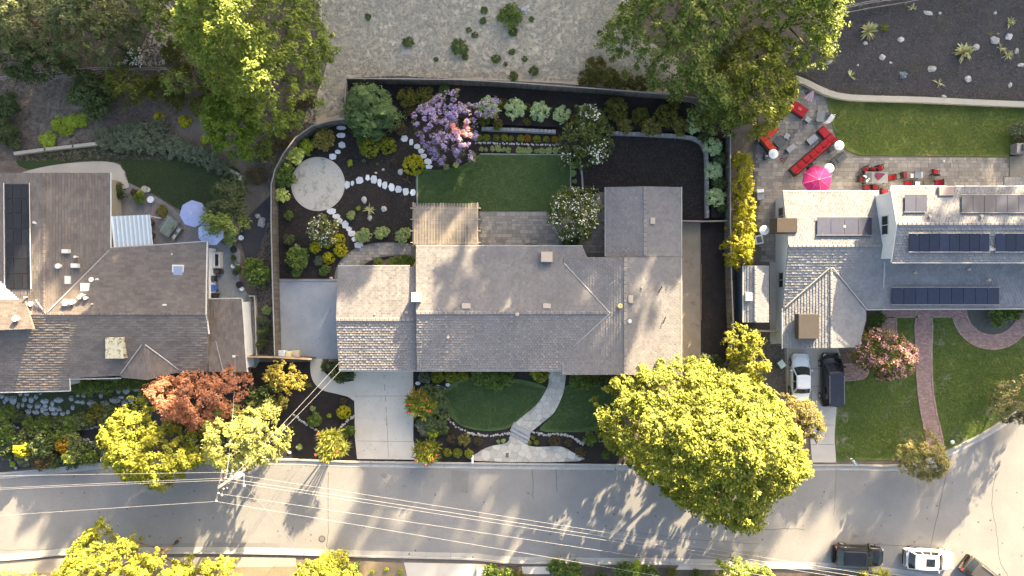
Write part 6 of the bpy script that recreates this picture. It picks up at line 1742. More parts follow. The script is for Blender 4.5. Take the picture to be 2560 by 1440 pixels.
# terrace of the slate house
put('daybed', 'red daybed with dark wicker frame beside the folded striped parasol', 'daybed', 1991, 275, -34, [('mattress', REDF, 0, 0, .42, 1.62, .98, .2, .05), ('bed_frame', WICK, 0, 0, .2, 1.8, 1.12, .3), ('headrest', WICK, -.93, 0, .55, .14, 1.16, .55)] + [('throw', mat('red_throw', (.55, .08, .07), (.65, .14, .12), fine=12), .1, .02, .54, .4, .3, .05, .02)])
put('side_table', 'small grey side table at the foot of the red daybed', 'side table', 2014, 302, -38, table_parts(.55, .5, .5) + [('shelf', BLK, 0, 0, .2, .5, .45, .04)])
put('lounge_table', 'low grey slatted table beneath the white cantilever frame', 'table', 2046, 293, -8, table_parts(.75, 1.15, .45, mat('slate_table', (.16, .18, .20), (.22, .24, .26), fine=18)))
def sectional(label, px, py, rot, L, n, chaise, m, side=1):
    """sofa along +x with n cushions, a chaise at the far end turned to one side"""
    x, y, g = G(px, py)
    t = thing('sectional_sofa', label, 'sofa', (x, y, g + .05), rad(rot))
    D = .86
    M().box(0, 0, .17, L, D, .28, 0, .02).build('sofa_base', WICK, t, local=True)
    cw = L / n
    for i in range(n):
        M().box(-L / 2 + cw * (i + .5), .04 * side, .40, cw - .02, D - .22, .18, 0, .04, tint=R.random()).build('seat_cushion', m, t, local=True)
        M().box(-L / 2 + cw * (i + .5), -side * (D / 2 - .15), .60, cw - .03, .18, .34, 0, .05, tint=R.random()).build('back_cushion', m, t, local=True)
    M().box(0, -side * (D / 2 + .02), .40, L + .1, .08, .62, 0, .02).build('backrest', WICK, t, local=True)
    M().box(-L / 2 - .05, 0, .36, .12, D + .06, .5, 0, .02).build('armrest', WICK, t, local=True)
    if chaise:
        M().box(L / 2 - .42, side * (D / 2 + chaise / 2), .17, .84, chaise, .28, 0, .02).build('chaise_base', WICK, t, local=True)
        M().box(L / 2 - .45, side * (D / 2 + chaise / 2), .40, .78, chaise - .04, .18, 0, .04).build('chaise_cushion', m, t, local=True)
    return t
sectional('long crimson sectional sofa with a short return, facing the grey coffee table', 2028, 388, 41, 5.3, 7, 1.0, REDF, 1)
ORF = mat('orange_red_cushion', (.42, .04, .02), (.52, .07, .035), scale=4, fine=30, bump=.2)
sectional('orange-red corner sofa half under the yellow topped oak', 1914, 362, 131, 2.2, 3, 1.3, ORF, -1)
put('coffee_table', 'grey rectangular coffee table facing the long crimson sofa', 'table', 2026, 351, 38, table_parts(1.05, .62, .42) + [('shelf', BLK, 0, 0, .15, 1.0, .58, .03)])
put('coffee_table', 'grey coffee table near the orange-red corner sofa', 'table', 1973, 373, 38, table_parts(.92, .5, .42) + [('shelf', BLK, 0, 0, .15, .88, .46, .03)])
put('side_table', 'small square grey table in the middle of the paved terrace', 'side table', 1962, 343, -28, table_parts(.5, .5, .45))
put('fire_pit_table', 'low charcoal square table beside the orange-red corner sofa', 'table', 1946, 357, 40, [('tabletop', DGREY, 0, 0, .32, 1.0, 1.0, .06, .02), ('pit_base', mat('charcoal', (.05, .05, .055), (.08, .08, .085)), 0, 0, .14, .8, .8, .28)])
for i, (px, py, l) in enumerate([(1984, 331, 'round dark wire stool on the terrace, upper one of the pair'), (1975, 343, 'round dark wire stool on the terrace, lower one of the pair')]):
    x, y, g = G(px, py); t = thing('stool', l, 'stool', (x, y, .05))
    M().lathe(0, 0, [(.40, .05), (.42, .24), (.46, .24), (.46, .04)], 14).build('seat', DGREY, t, local=True)
    for k in range(3): M().tube([(.18 * math.cos(k * 2.1), .18 * math.sin(k * 2.1), .42), (.24 * math.cos(k * 2.1), .24 * math.sin(k * 2.1), 0)], .02, 5).build('leg', BLK, t, local=True)

def canopy(label, px, py, r, m, h=2.4, n=8, name='parasol', base=True, open_=1.0, rot=.2, cat='parasol'):
    x, y = W(px, py, h); rm = px2m(r) * (H - h) / H
    g = T(y)
    t = thing(name, label, cat, (x, y, g), rot)
    mb = M(); vs = [(0, 0, h + .38)]
    K = 2
    for i in range(n * K):
        a = 2 * math.pi * i / (n * K)
        rr = rm if i % K == 0 else rm * .945
        vs.append((rr * .5 * math.cos(a), rr * .5 * math.sin(a), h + .22))
    for i in range(n * K):
        a = 2 * math.pi * i / (n * K)
        rr = rm if i % K == 0 else rm * .93
        vs.append((rr * math.cos(a), rr * math.sin(a), h - (.0 if i % K == 0 else -.02)))
    for i in range(n * K):
        vs.append((vs[1 + n * K + i][0], vs[1 + n * K + i][1], vs[1 + n * K + i][2] - .12))
    N = n * K; fs = []
    for i in range(N):
        j = (i + 1) % N
        fs += [(0, 1 + i, 1 + j), (1 + i, 1 + N + i, 1 + N + j, 1 + j), (1 + N + i, 1 + 2 * N + i, 1 + 2 * N + j, 1 + N + j)]
    mb.add(vs, fs); mb.build('canopy', m, t, local=True)
    for i in range(n):
        a = 2 * math.pi * i / n
        M().tube([(0, 0, h + .37), (rm * .5 * math.cos(a), rm * .5 * math.sin(a), h + .215), (rm * math.cos(a), rm * math.sin(a), h - .01)], .014, 4).build('rib', mat('rib_metal', (.30, .31, .34), (.36, .37, .4), metal=.4, rough=.5), t, local=True)
    M().tube([(0, 0, .05), (0, 0, h + .36)], .025, 8).build('pole', PFRAME, t, local=True)
    M().lathe(0, 0, [(0, .26), (.06, .26), (.08, .05)], 14).build('base', DGREY, t, local=True)
    M().lathe(0, 0, [(h + .36, .05), (h + .44, .03), (h + .46, .01)], 8).build('finial', WHT, t, local=True)
    return t
canopy('open magenta parasol beside the white roof gutter', 2043, 450, 37, mat('magenta_cloth', (.33, .01, .10), (.40, .02, .13), fine=14, bump=.1), rot=.25)
LILAC = mat('lilac_cloth', (.26, .30, .50), (.33, .37, .58), fine=14, scale=1.5, bump=.1)
canopy('lilac-blue parasol standing over the garden bench table', 483, 534, 34, LILAC, 2.3, rot=.1)
canopy('second, paler lilac parasol partly under the leafy tree by the side path', 527, 582, 33, mat('pale_lilac_cloth', (.30, .36, .58), (.38, .44, .66), fine=14, bump=.1), 2.2, rot=.4)

def folded(label, px, py, m, rot, L=1.1, tz=.9):
    x, y, g = G(px, py); t = thing('folded_parasol', label, 'parasol', (x, y, .05), rad(rot))
    for i in range(7):
        a = (i - 3) * .17
        mb = M(); mb.add([(0, 0, tz + .5), (L * math.cos(a - .07), L * math.sin(a - .07), tz), (L * 1.02 * math.cos(a), L * 1.02 * math.sin(a), tz + .12), (L * math.cos(a + .07), L * math.sin(a + .07), tz)], [(0, 1, 2), (0, 2, 3), (0, 3, 1), (1, 3, 2)], R.random())
        mb.build('fold', m[i % len(m)], t, local=True)
    M().tube([(0, 0, 0), (0, 0, tz + .55)], .03, 6).build('pole', PFRAME, t, local=True)
    M().lathe(0, 0, [(0, .24), (.07, .24), (.1, .05)], 12).build('base', DGREY, t, local=True)
    return t
folded('half-folded pink and white striped parasol near the red daybed', 2019, 236, [mat('pink_cloth', (.62, .35, .42), (.7, .42, .5)), mat('white_cloth', (.66, .66, .68), (.74, .74, .75))], -115, .95)
folded('folded magenta parasol lying over the grey dining table', 2194, 440, [mat('crimson_cloth', (.22, .01, .08), (.30, .02, .12))], 200, .75, .85)
folded('folded cream and crimson parasol by the orange-red corner sofa', 1957, 398, [mat('cream_cloth', (.45, .42, .30), (.55, .5, .36)), mat('crimson_cloth', (.22, .01, .08))], 215, .7)
# white cantilever parasol, closed, with a black hooked arm
x, y, g = G(2058, 300)
t = thing('cantilever_parasol', 'closed white cantilever parasol with a black hooked arm at the lawn edge', 'parasol', (x, y, .05))
M().tube([(.3, .35, 0), (.42, .2, 1.6), (.35, -.1, 2.3), (.05, -.25, 2.5), (-.25, 0, 2.3)], .035, 6).build('arm', BLK, t, local=True)
for i in range(6): M().tube([(-.25 + i * .07, -.05, 2.2), (-.4 + i * .1, -.5, 1.5), (-.42 + i * .1, -.55, .9)], .06, 5, .03).build('fold', WHT, t, local=True)
M().box(.3, .35, .06, .7, .7, .1, 0, .02).build('base', DGREY, t, local=True)

def heater(px, py, label):
    h = 2.1; x, y = W(px, py, h)
    t = thing('patio_heater', label, 'patio heater', (x, y, .05), 0, 'white patio heaters')
    M().lathe(0, 0, [(h, .45), (h + .04, .45), (h + .12, .25), (h + .14, .2), (h + .14, .02)], 22).build('reflector', WHT, t, local=True)
    M().lathe(0, 0, [(h + .14, .19), (h + .19, .17), (h + .20, .02)], 16).build('cap', mat('heater_cap', (.5, .58, .6), (.56, .63, .65), bump=0), t, local=True)
    M().lathe(0, 0, [(h - .35, .1), (h, .13)], 12).build('burner', PFRAME, t, local=True)
    M().tube([(0, 0, .5), (0, 0, h - .3)], .035, 8).build('pole', PFRAME, t, local=True)
    M().lathe(0, 0, [(0, .26), (.5, .22), (.55, .06)], 16).build('base', DGREY, t, local=True)
heater(1933, 385, 'white patio heater over the orange-red corner sofa')
heater(2097, 364, 'white patio heater at the curved corner of the terrace lawn')
heater(2072, 421, 'white patio heater beside the magenta parasol')
heater(1910, 576, 'white patio heater on the narrow paving by the yellow hedge')
# covered grill, planter, dark pot things
put('covered_grill', 'charcoal covered grill near the curved lawn corner', 'grill', 2087, 402, 37, [('cover', DGREY, 0, 0, .5, 1.5, .72, .95, .08), ('lid', DGREY, .05, 0, 1.03, .8, .5, .12, .05)])
put('tool_caddy', 'black tool caddy beside the lawn corner heater', 'caddy', 2074, 375, 20, [('box', BLK, 0, 0, .2, .45, .35, .4, .05), ('handle', BLK, .2, .1, .45, .3, .05, .06)])
put('planter', 'black planter between the long crimson sofa and magenta parasol', 'planter', 2023, 420, 35, [('pot', BLK, 0, 0, .25, .6, .6, .5, .06), ('soil', mat('pot_soil', (.04, .03, .02), (.07, .05, .04)), 0, 0, .48, .45, .45, .06, .01)])
put('loudspeaker', 'small black and white speaker by the hedge edge of the terrace', 'speaker', 1912, 394, 20, [('body', BLK, 0, 0, .25, .32, .3, .5, .04), ('cap', WHT, 0, 0, .51, .2, .2, .05, .02)])
put('pool_pump_box', 'white and grey equipment box beside the yellow hedge', 'equipment box', 1893, 490, 5, [('body', mat('grey_box', (.22, .24, .26), (.28, .3, .32)), 0, -.1, .4, .7, .8, .8, .04), ('top', WHT, 0, .35, .5, .7, .35, .9, .05)])
put('stone_bowl', 'pale fountain basin beside the yellow hedge and heater', 'basin', 1893, 600, 12, [('rim', WHT, 0, 0, .45, .8, .9, .12, .05), ('pedestal', WHT, 0, 0, .2, .4, .4, .4, .03), ('water', mat('bowl_water', (.10, .14, .2), (.12, .17, .24), rough=.1), 0, 0, .49, .5, .6, .07, .02)])
put('dining_table', 'large grey dining table under the folded magenta parasol', 'table', 2181, 447, 0, table_parts(2.15, 1.12, .74, MATS['slate_table']) + [('table_runner', DGREY, -.75, 0, .775, .5, .95, .02, 0)])
for i, (ox, oy, s) in enumerate([(2164, 442, .1), (2167, 452, .12), (2172, 447, .07), (2160, 440, .09)]):
    x, y = W(ox, oy, .8); z = .79
    t = props(M().lathe(0, 0, [(0, s * .6), (.03, s), (.07, s * .9), (.07, s * .5)], 10).build('tableware', WHT, None, local=True), 'white {} on the dining table of the terrace'.format(['small cup nearest the table edge', 'round bowl', 'little saucer between cup and bowl', 'tall cup at the corner'][i]), 'tableware', 'white tableware on the dining table'); t.location = (x, y, .05 + .775)
c0 = put('patio_chair', 'red cushioned wicker chair at the head of the dining table, parasol end', 'chair', 2221, 446, 186, chair_parts(), 'red cushioned patio chairs')
CH = [(2146, 450, 0, 'at the head of the dining table nearest the magenta parasol'), (2157, 426, -62, 'lawn side of the dining table, first of three'), (2174, 430, -90, 'at the lawn side of the dining table, half tucked under'), (2193, 422, -80, 'at the lawn side of the dining table, pulled farthest out'), (2160, 473, 92, 'house side of dining table, nearer the magenta parasol'), (2181, 472, 88, 'house side of dining table, nearer the slate roof corner'), (2203, 481, 80, 'half hidden where the slate roofs meet the terrace'), (2253, 440, 5, 'alone between dining table and the grey lounge table'), (2262, 461, 178, 'against the upper storey gutter below the lone red chair'), (2331, 433, 82, 'standing alone in the open paving'), (2338, 459, 180, 'beside the round fire bowl at the gutter')]
for px, py, rz, l in CH:
    x, y, g = G(px, py)
    tree_copy(c0, (x, y, .05), rad(rz + R.uniform(-4, 4)), 'red cushioned wicker chair ' + l)
put('lounge_table', 'grey topped table with white sides near the lone red chair', 'table', 2285, 440, 0, table_parts(.62, .62, .6, mat('blue_grey_top', (.13, .16, .2), (.17, .2, .25))) + [('side_panel', WHT, -.45, -.05, .4, .28, .42, .1), ('side_panel', WHT, .37, 0, .5, .08, .6, .3)])
put('drinks_cart', 'small white cart under the grey topped table', 'cart', 2284, 462, 0, [('top', WHT, 0, 0, .6, .45, .4, .06), ('frame', BLK, 0, 0, .3, .4, .35, .5)])
x, y, g = G(2311, 456); t = thing('fire_bowl', 'round brown-grey fire bowl beside the gutter and red chair', 'fire bowl', (x, y, .05))
M().lathe(0, 0, [(.1, .2), (.42, .38), (.46, .38), (.40, .28), (.36, .02)], 20).build('bowl', mat('bronze_bowl', (.12, .11, .09), (.17, .155, .13), fine=16), t, local=True); M().lathe(0, 0, [(0, .2), (.1, .12)], 12).build('foot', BLK, t, local=True)
put('bbq_counter', 'stone counter with grill at the far end of the terrace lawn', 'counter', 2541, 375, 0, [('counter', mat('counter_stone', (.17, .17, .175), (.23, .23, .235)), 0, 0, .45, 1.3, .95, .9), ('grill_lid', DGREY, .15, .05, 1.0, .7, .6, .25, .08), ('towel', WHT, .3, .1, 1.15, .35, .3, .04, .01)])
props(M().lathe(0, 0, [(0, .09), (.12, .09), (.16, .03)], 10).build('ball', WHT, None, local=True), 'small white ball on the open terrace paving', 'ball').location = (*W(2357, 403), .05)
put('red_cooler', 'red box standing in the white walled side passage', 'box', 1959, 668, 0, [('box', REDF, 0, 0, .3, .8, .95, .5, .04), ('lid', mat('dark_red', (.2, .02, .02), (.25, .03, .03)), 0, .25, .58, .7, .4, .06, .02)])
put('flag_bundle', 'red and white cloth bundle by the brown chimney', 'cloth', 1953, 535, 20, [('cloth', mat('rose_cloth', (.5, .2, .22), (.6, .3, .3)), 0, 0, 1.2, .5, .35, .3, .08), ('wrap', WHT, .3, .1, 1.2, .3, .2, .2, .06), ('stand', DARKM, 0, 0, .5, .06, .06, 1.1, 0)])

# brown house terrace
DKW = mat('dark_rattan', (.045, .04, .036), (.08, .07, .06), fine=50, bump=.5)
tq = thing('awning', 'grey and white striped awning in the angle of the brown house', 'awning', (*W(331, 582, 2.6), 2.6), rad(2.5))
w_, d_ = px2m(92), px2m(82); nS = 18
for i in range(nS):
    x0 = -w_ / 2 + w_ * i / nS; x1 = -w_ / 2 + w_ * (i + 1) / nS
    mb = M(); zc = .05 if i % 2 else 0
    mb.add([(x0, -d_ / 2, -.1 + zc), (x1, -d_ / 2, -.1 + zc), (x1, 0, .06 + zc), (x0, 0, .06 + zc), (x1, d_ / 2, .2 + zc), (x0, d_ / 2, .2 + zc), (x0, -d_ / 2, -.2), (x1, -d_ / 2, -.2)], [(0, 1, 2, 3), (3, 2, 4, 5), (0, 6, 7, 1)])
    mb.build('awning_stripe', [mat('awning_white', (.60, .65, .70), (.68, .72, .76), fine=14), mat('awning_grey', (.33, .40, .43), (.40, .46, .49), fine=14)][i % 2], tq, local=True)
for sx in (-1, 1):
    M().tube([(sx * w_ / 2, -d_ / 2, -.12), (sx * w_ / 2, d_ / 2, .2)], .04, 6).build('side_rail', WHT, tq, local=True)
    M().tube([(sx * (w_ / 2 - .1), d_ / 2 - .1, .15), (sx * (w_ / 2 - .1), d_ / 2 - .1, -2.55)], .05, 6).build('post', WHT, tq, local=True)
M().tube([(-w_ / 2, -d_ / 2, -.12), (w_ / 2, -d_ / 2, -.12)], .045, 6).build('front_rail', WHT, tq, local=True)
for k, fx in enumerate((-.28, -.1, .26, .42)): M().tube([(fx * w_, -d_ / 2 - .02, -.05), (fx * w_ + .05, -d_ / 2 - .45, .25)], .09, 5, .03).build('bracket', WHT, tq, local=True)
TEAL = mat('weathered_teal_wood', (.17, .21, .20), (.25, .29, .28), fine=14, stretch=(1, 4, 1), tint=.15)
tb = put('garden_table', 'weathered grey-green plank table with benches beside the lilac parasol', 'table', 432, 569, 55, [('plank', TEAL, 0, -.46 + i * .184, .72, 1.75, .17, .04) for i in range(6)] + [('leg', TEAL, sx * .75, sy * .38, .35, .08, .08, .7, 0) for sx in (-1, 1) for sy in (-1, 1)])
put('garden_bench', 'weathered bench on the house side of the plank table', 'bench', 447, 585, 55, [('seat', TEAL, 0, -.08, .42, 1.5, .14, .04), ('seat', TEAL, 0, .08, .42, 1.5, .14, .04)] + [('leg', TEAL, sx * .65, 0, .2, .07, .3, .4, 0) for sx in (-1, 1)] + [('cushion', mat('pale_cushion', (.4, .42, .38), (.5, .52, .47)), .38, 0, .47, .4, .3, .06, .02), ('cushion', mat('pale_cushion', (.4, .42, .38)), -.35, 0, .47, .4, .3, .06, .02)])
put('garden_bench', 'weathered bench on the awning side of the plank table', 'bench', 417, 556, 55, [('seat', TEAL, 0, -.08, .42, 1.5, .14, .04), ('seat', TEAL, 0, .08, .42, 1.5, .14, .04)] + [('leg', TEAL, sx * .65, 0, .2, .07, .3, .4, 0) for sx in (-1, 1)])
x, y = W(431, 567, .9)
t = thing('potted_plant', 'little green plant in the middle of the plank table', 'potted plant', (x, y, .79)); M().lathe(0, 0, [(0, .06), (.12, .09)], 10).build('pot', mat('terracotta', (.30, .14, .08), (.38, .19, .11), fine=14), t, local=True)
l_ = link('foliage', shrub_mesh('lime', 0), t, (0, 0, .1), 0, (.17, .17, .15))
for i, (px, py) in enumerate([(384, 558), (386, 590)]):
    x, y, g = G(px, py); t = thing('rattan_chair', ['round backed rattan chair nearer the top of the striped awning', 'round backed rattan chair at the lower corner of the striped awning'][i], 'chair', (x, y, .04), rad(180))
    mb = M(); n = 14; vs = []
    for k in range(n + 1):
        a = -math.pi * .62 + math.pi * 1.24 * k / n + math.pi
        for rr, z in ((.34, .38), (.36, .78), (.30, .78), (.28, .38)): vs.append((rr * math.cos(a), rr * math.sin(a), z))
    mb.add(vs, [(k * 4 + q, k * 4 + (q + 1) % 4, k * 4 + 4 + (q + 1) % 4, k * 4 + 4 + q) for k in range(n) for q in range(4)] + [(0, 1, 2, 3), (n * 4 + 3, n * 4 + 2, n * 4 + 1, n * 4)]); mb.build('backrest', DKW, t, local=True)
    M().lathe(0, 0, [(.3, .26), (.42, .28), (.44, .25), (.45, .05)], 16).build('seat', mat('beige_cushion', (.30, .29, .25), (.38, .36, .31)), t, local=True)
    for k in range(4): M().tube([(.2 * math.cos(k * 1.57 + .78), .2 * math.sin(k * 1.57 + .78), 0), (.2 * math.cos(k * 1.57 + .78), .2 * math.sin(k * 1.57 + .78), .32)], .025, 5).build('leg', DKW, t, local=True)
def pot(px, py, r, label, plant='green', pm=None, pr=1.6):
    x, y, g = G(px, py); rm = px2m(r)
    t = thing('potted_plant', label, 'potted plant', (x, y, g + .03))
    M().lathe(0, 0, [(0, rm * .7), (.3, rm), (.34, rm * 1.08), (.34, rm * .85), (.29, rm * .8), (.29, .02)], 16).build('pot', pm or MATS['terracotta'], t, local=True)
    if plant: link('foliage', shrub_mesh(plant, R.randrange(3)), t, (0, 0, .28), R.uniform(0, 6), (rm * pr, rm * pr, rm * 1.3))
pot(344, 483, 7, 'terracotta pot of brown plants at the edge of the dim lawn', 'brown'); pot(358, 486, 8, 'terracotta pot of green plants at the terrace lawn edge', 'lime', None, 1.2); pot(366, 474, 8, 'pale pot standing just on the grass by the terrace', None, mat('pale_pot', (.42, .36, .30), (.5, .44, .37))); pot(374, 475, 6, 'small cream pot beside the pale pot on the grass', None, mat('cream_pot', (.5, .48, .4), (.58, .55, .47)))
pot(381, 500, 8, 'black and white glazed pot at the terrace edge', None, WHT); pot(413, 528, 9, 'low terracotta pot with red and green leaves on the terrace', 'bronze', None, 1.9); pot(357, 497, 9, 'bushy rust coloured plant pot on the terrace edge', 'green', None, 1.8)
for i, (px, py, r, k, m_) in enumerate([(588, 624, 8, None, BLK), (586, 666, 5, None, WHT), (595, 660, 7, 'grey', WHT), (600, 672, 6, 'green', BLK), (592, 682, 6, 'dark', BLK), (602, 712, 8, None, BLK), (608, 722, 5, None, WHT), (606, 595, 6, None, WHT), (588, 645, 6, 'dark', BLK)]):
    pot(px, py, r, ['large empty black pot at the top of the side path', 'small white empty pot where the side path widens', 'white pot of grey leaves on the side path', 'black pot of green leaves against the big green bush', 'black pot of dark leaves on the side path', 'large black pot with a white rim at the path corner', 'tiny white pot below the large black pot', 'white ball-like pot under the leafy tree', 'dark potted shrub below the large empty black pot'][i], k, m_, 1.3)
# hot tub with a half open cover
tq = put('hot_tub', 'pale hot tub cover half open beside the brown house wall', 'hot tub', 539, 651, 0, [('shell', mat('tub_shell', (.40, .40, .39), (.48, .48, .46)), 0, 0, .4, 1.5, 1.6, .8, .1), ('cover', mat('tub_cover', (.50, .51, .50), (.58, .59, .57), fine=10), -.2, 0, .86, 1.05, 1.55, .1, .04), ('tray', BLK, .5, 0, .83, .3, 1.1, .05, .01), ('cup_holder', mat('tub_grey', (.2, .22, .24), (.25, .27, .29)), -.3, .35, .93, .22, .22, .04, .01)])
put('hose_reel', 'dark hose reel between the hot tub and the black bin', 'hose reel', 545, 679, 0, [('box', mat('brown_box', (.10, .06, .05), (.14, .09, .07)), -.2, 0, .3, 1.0, .35, .5, .03), ('reel', BLK, .5, -.05, .35, .3, .4, .4, .08)])
def bin_(px, py, rot, body, lid, label, group=None, s=1.0):
    x, y, g = G(px, py)
    t = thing('wheelie_bin', label, 'garbage bin', (x, y, g + .05), rad(rot), group)
    M().prism([(-.26, -.3), (.26, -.3), (.26, .3), (-.26, .3)], .1, .95).build('body', body, t, local=True)
    M().box(0, .02, 1.0, .60, .70, .09, 0, .03).build('lid', lid, t, local=True)
    M().box(0, .02, 1.06, .38, .42, .04, 0, .015).build('lid_panel', lid, t, local=True)
    M().tube([(-.22, -.38, .95), (.22, -.38, .95)], .025, 6).build('handle', BLK, t, local=True)
    for sx in (-1, 1): M().tube([(sx * .2, -.3, .12), (sx * .27, -.3, .12)], .11, 10).build('wheel', BLK, t, local=True)
BLU = mat('blue_plastic', (.03, .10, .42), (.05, .15, .52), fine=10, bump=0, rough=.45); YLW = mat('yellow_lid', (.62, .56, .30), (.68, .62, .36), fine=10, bump=0, rough=.5); TANL = mat('tan_lid', (.42, .36, .27), (.48, .42, .32), fine=10, bump=0, rough=.5); PBL = mat('pale_blue_lid', (.48, .54, .62), (.54, .6, .68), fine=10, bump=0, rough=.5); GRN = mat('green_plastic', (.06, .12, .09), (.09, .16, .12), fine=10, bump=0, rough=.5)
bin_(713, 883, 0, PBL, PBL, 'pale blue-white bin, the one touching the side fence', 'bins behind the cream gate fence'); bin_(730, 885, 0, YLW, YLW, 'pale yellow bin between two others behind the cream gate', 'bins behind the cream gate fence'); bin_(748, 883, 0, TANL, TANL, 'tan bin farthest from the fence behind the cream gate', 'bins behind the cream gate fence')
bin_(537, 697, 90, BLK, mat('dark_lid', (.05, .05, .055), (.08, .08, .085), bump=0), 'black garbage bin beside the brown house wall'); bin_(538, 719, 90, BLU, BLU, 'bright blue recycling bin beside the black one'); bin_(541, 739, 80, BLK, BLK, 'very dark bin under the corner of the lower brown roof')
bin_(1944, 908, 35, GRN, mat('mint_lid', (.42, .52, .46), (.5, .6, .54), bump=0), 'tilted green bin with a pale lid near the white sedan')
for i in range(9): pass
wp = thing('pallet', 'short slatted yellow pallet on the concrete walk behind the shed', 'pallet', (*W(1935, 828), .03))
for i in range(7): M().box(-.36 + i * .12, 0, .2, .07, .5, .05).build('slat', mat('yellow_wood', (.45, .40, .22), (.54, .48, .28)), wp, local=True)
for sy in (-1, 1): M().box(0, sy * .2, .13, .9, .06, .08).build('bearer', MATS['yellow_wood'], wp, local=True)
# under the pergola
IRON = mat('grey_iron', (.16, .17, .18), (.22, .23, .24), fine=20, metal=.3)
put('patio_table', 'iron patio table half hidden beneath the pergola slats', 'table', 1150, 586, 25, table_parts(1.1, 1.1, .72, IRON))
c1 = put('iron_chair', 'iron patio chair under the pergola, nearest the back lawn', 'chair', 1166, 572, 215, chair_parts(mat('taupe_cushion', (.18, .17, .16), (.24, .23, .22)), IRON, .55), 'iron chairs under the pergola')
for (px, py, rz, l) in ((1132, 592, 10, 'facing the table from the mulch side'), (1156, 604, 95, 'between table and house wall'), (1172, 598, 160, 'at the open patio corner')): x, y, g = G(px, py); tree_copy(c1, (x, y, .05), rad(rz), 'iron patio chair under the pergola, ' + l)
pot(1418, 606, 12, 'dark glazed pot under the patio blossom tree by the house', 'dark', BLK, 1.5); pot(1437, 604, 9, 'second dark pot against the house eaves by the blossom tree', 'dark', BLK, 1.4)
hz = [( *W(px, py), .07) for px, py in cr([(1308, 612), (1322, 610), (1330, 600), (1342, 597), (1344, 606), (1336, 611), (1326, 608), (1340, 612)], 4, False)]
props(M().tube(hz, .02, 5).build('garden_hose', mat('hose_green', (.05, .07, .05), (.08, .1, .08)), None), 'coiled dark garden hose on the patio by the house eaves', 'hose')

# rocks
for px, py, rx, ry, l in ((960, 522, 8, 7, 'grey boulder alone in the black mulch beyond the yucca'), (925, 545, 6, 7, 'grey boulder right below the yucca'), (911, 500, 7, 9, 'tall grey boulder above the yucca'), (1001, 429, 7, 8, 'grey boulder beside the strappy brown plant'), (654, 556, 10, 13, 'big grey boulder outside the straight side fence'), (645, 540, 7, 6, 'smaller grey boulder above the big one by the side fence'), (1316, 1070, 8, 6, 'tan rock sitting at the top of the stone steps')): rock(px, py, rx, ry, l)
for px, py, rx, ry, l in ((2319, 33, 13, 5, 'long flat boulder near the thin pale agave'), (2350, 33, 4, 4, 'little boulder beside the long flat one'), (2251, 99, 9, 6, 'flat white boulder between the two large agaves'), (2206, 143, 8, 8, 'round white boulder in the middle of the dark slope'), (2072, 154, 9, 7, 'cream boulder at the foot of the corner oak'), (2163, 108, 6, 5, 'small boulder under the upper large agave'), (2440, 118, 8, 8, 'blocky boulder touching the largest agave'), (2486, 101, 11, 10, 'roundest biggest boulder beside the tiny agave'), (2522, 92, 9, 8, 'wedge boulder near the pale edge agave'), (2541, 127, 6, 8, 'upright boulder beside the scraggly agaves'), (2329, 172, 11, 9, 'wide grey boulder above the star-shaped agave'), (2420, 197, 9, 8, 'pointed boulder near the cream wall'), (2525, 213, 5, 7, 'oval boulder near the cream wall at the far edge'), (2551, 163, 9, 5, 'flat pale boulder at the picture edge'), (2144, 163, 3, 3, 'tiny white stone above the few-leaved agave'), (2488, 32, 4, 4, 'tiny stone near the top of the slope'), (2226, 157, 4, 3, 'tiny pale stone beside the round white boulder'), (2349, 246, 7, 4, 'pale stone resting on the cream wall')): rock(px, py, rx, ry, l, z=.63 if py == 246 else None)
for i, (dx, dy, r) in enumerate([(0, 0, 9), (-9, -4, 7), (8, -6, 7), (-4, 9, 7), (6, 8, 6), (13, 3, 5), (-13, 5, 4)]): rock(1308 + dx, 24 + dy, r, r * .8, ['biggest', 'second', 'third', 'fourth', 'fifth', 'sixth', 'smallest'][i] + ' rock of the grey pile high on the dry slope', 'rocks of the pile on the dry slope')
for px, py, rx, l in ((1370, 145, 5, 'small cream stone on the dry slope'), (940, 432, 3, 'tiny pale stone above the arched stepping stones'), (958, 424, 4, 'tiny white stone in the mulch near the golden ball'), (828, 695, 4, 'small white stone at the slab corner'), (1452, 1143, 4, 'small pale stone in the black front bed'), (724, 1131, 5, 'white stone-like block near the kerb bed')): rock(px, py, rx, rx * .8, l)
st_ = [(*W(px, py), .05 + T(W(px, py)[1])) for px, py in cr([(1281, 92), (1286, 100), (1284, 112)], 4, False)]
props(M().tube(st_, .04, 5).build('branch', mat('bleached_wood', (.5, .48, .44), (.6, .57, .52)), None), 'pale curved dead branch on the dry slope by the weeds', 'branch')
props(M().tube([(*W(2012, 186, .3), .3), (*W(2028, 194, .3), .25), (*W(2042, 202, .3), .2)], .05, 5).build('branch', DARKM, None), 'dark branch lying above the cream garden wall', 'branch')
put('well_cover', 'small timber hatch on the ground outside the curved fence corner', 'hatch', 745, 283, -10, [('plank', FENCE, 0, -.3 + i * .2, .1, 1.2, .18, .06) for i in range(4)])

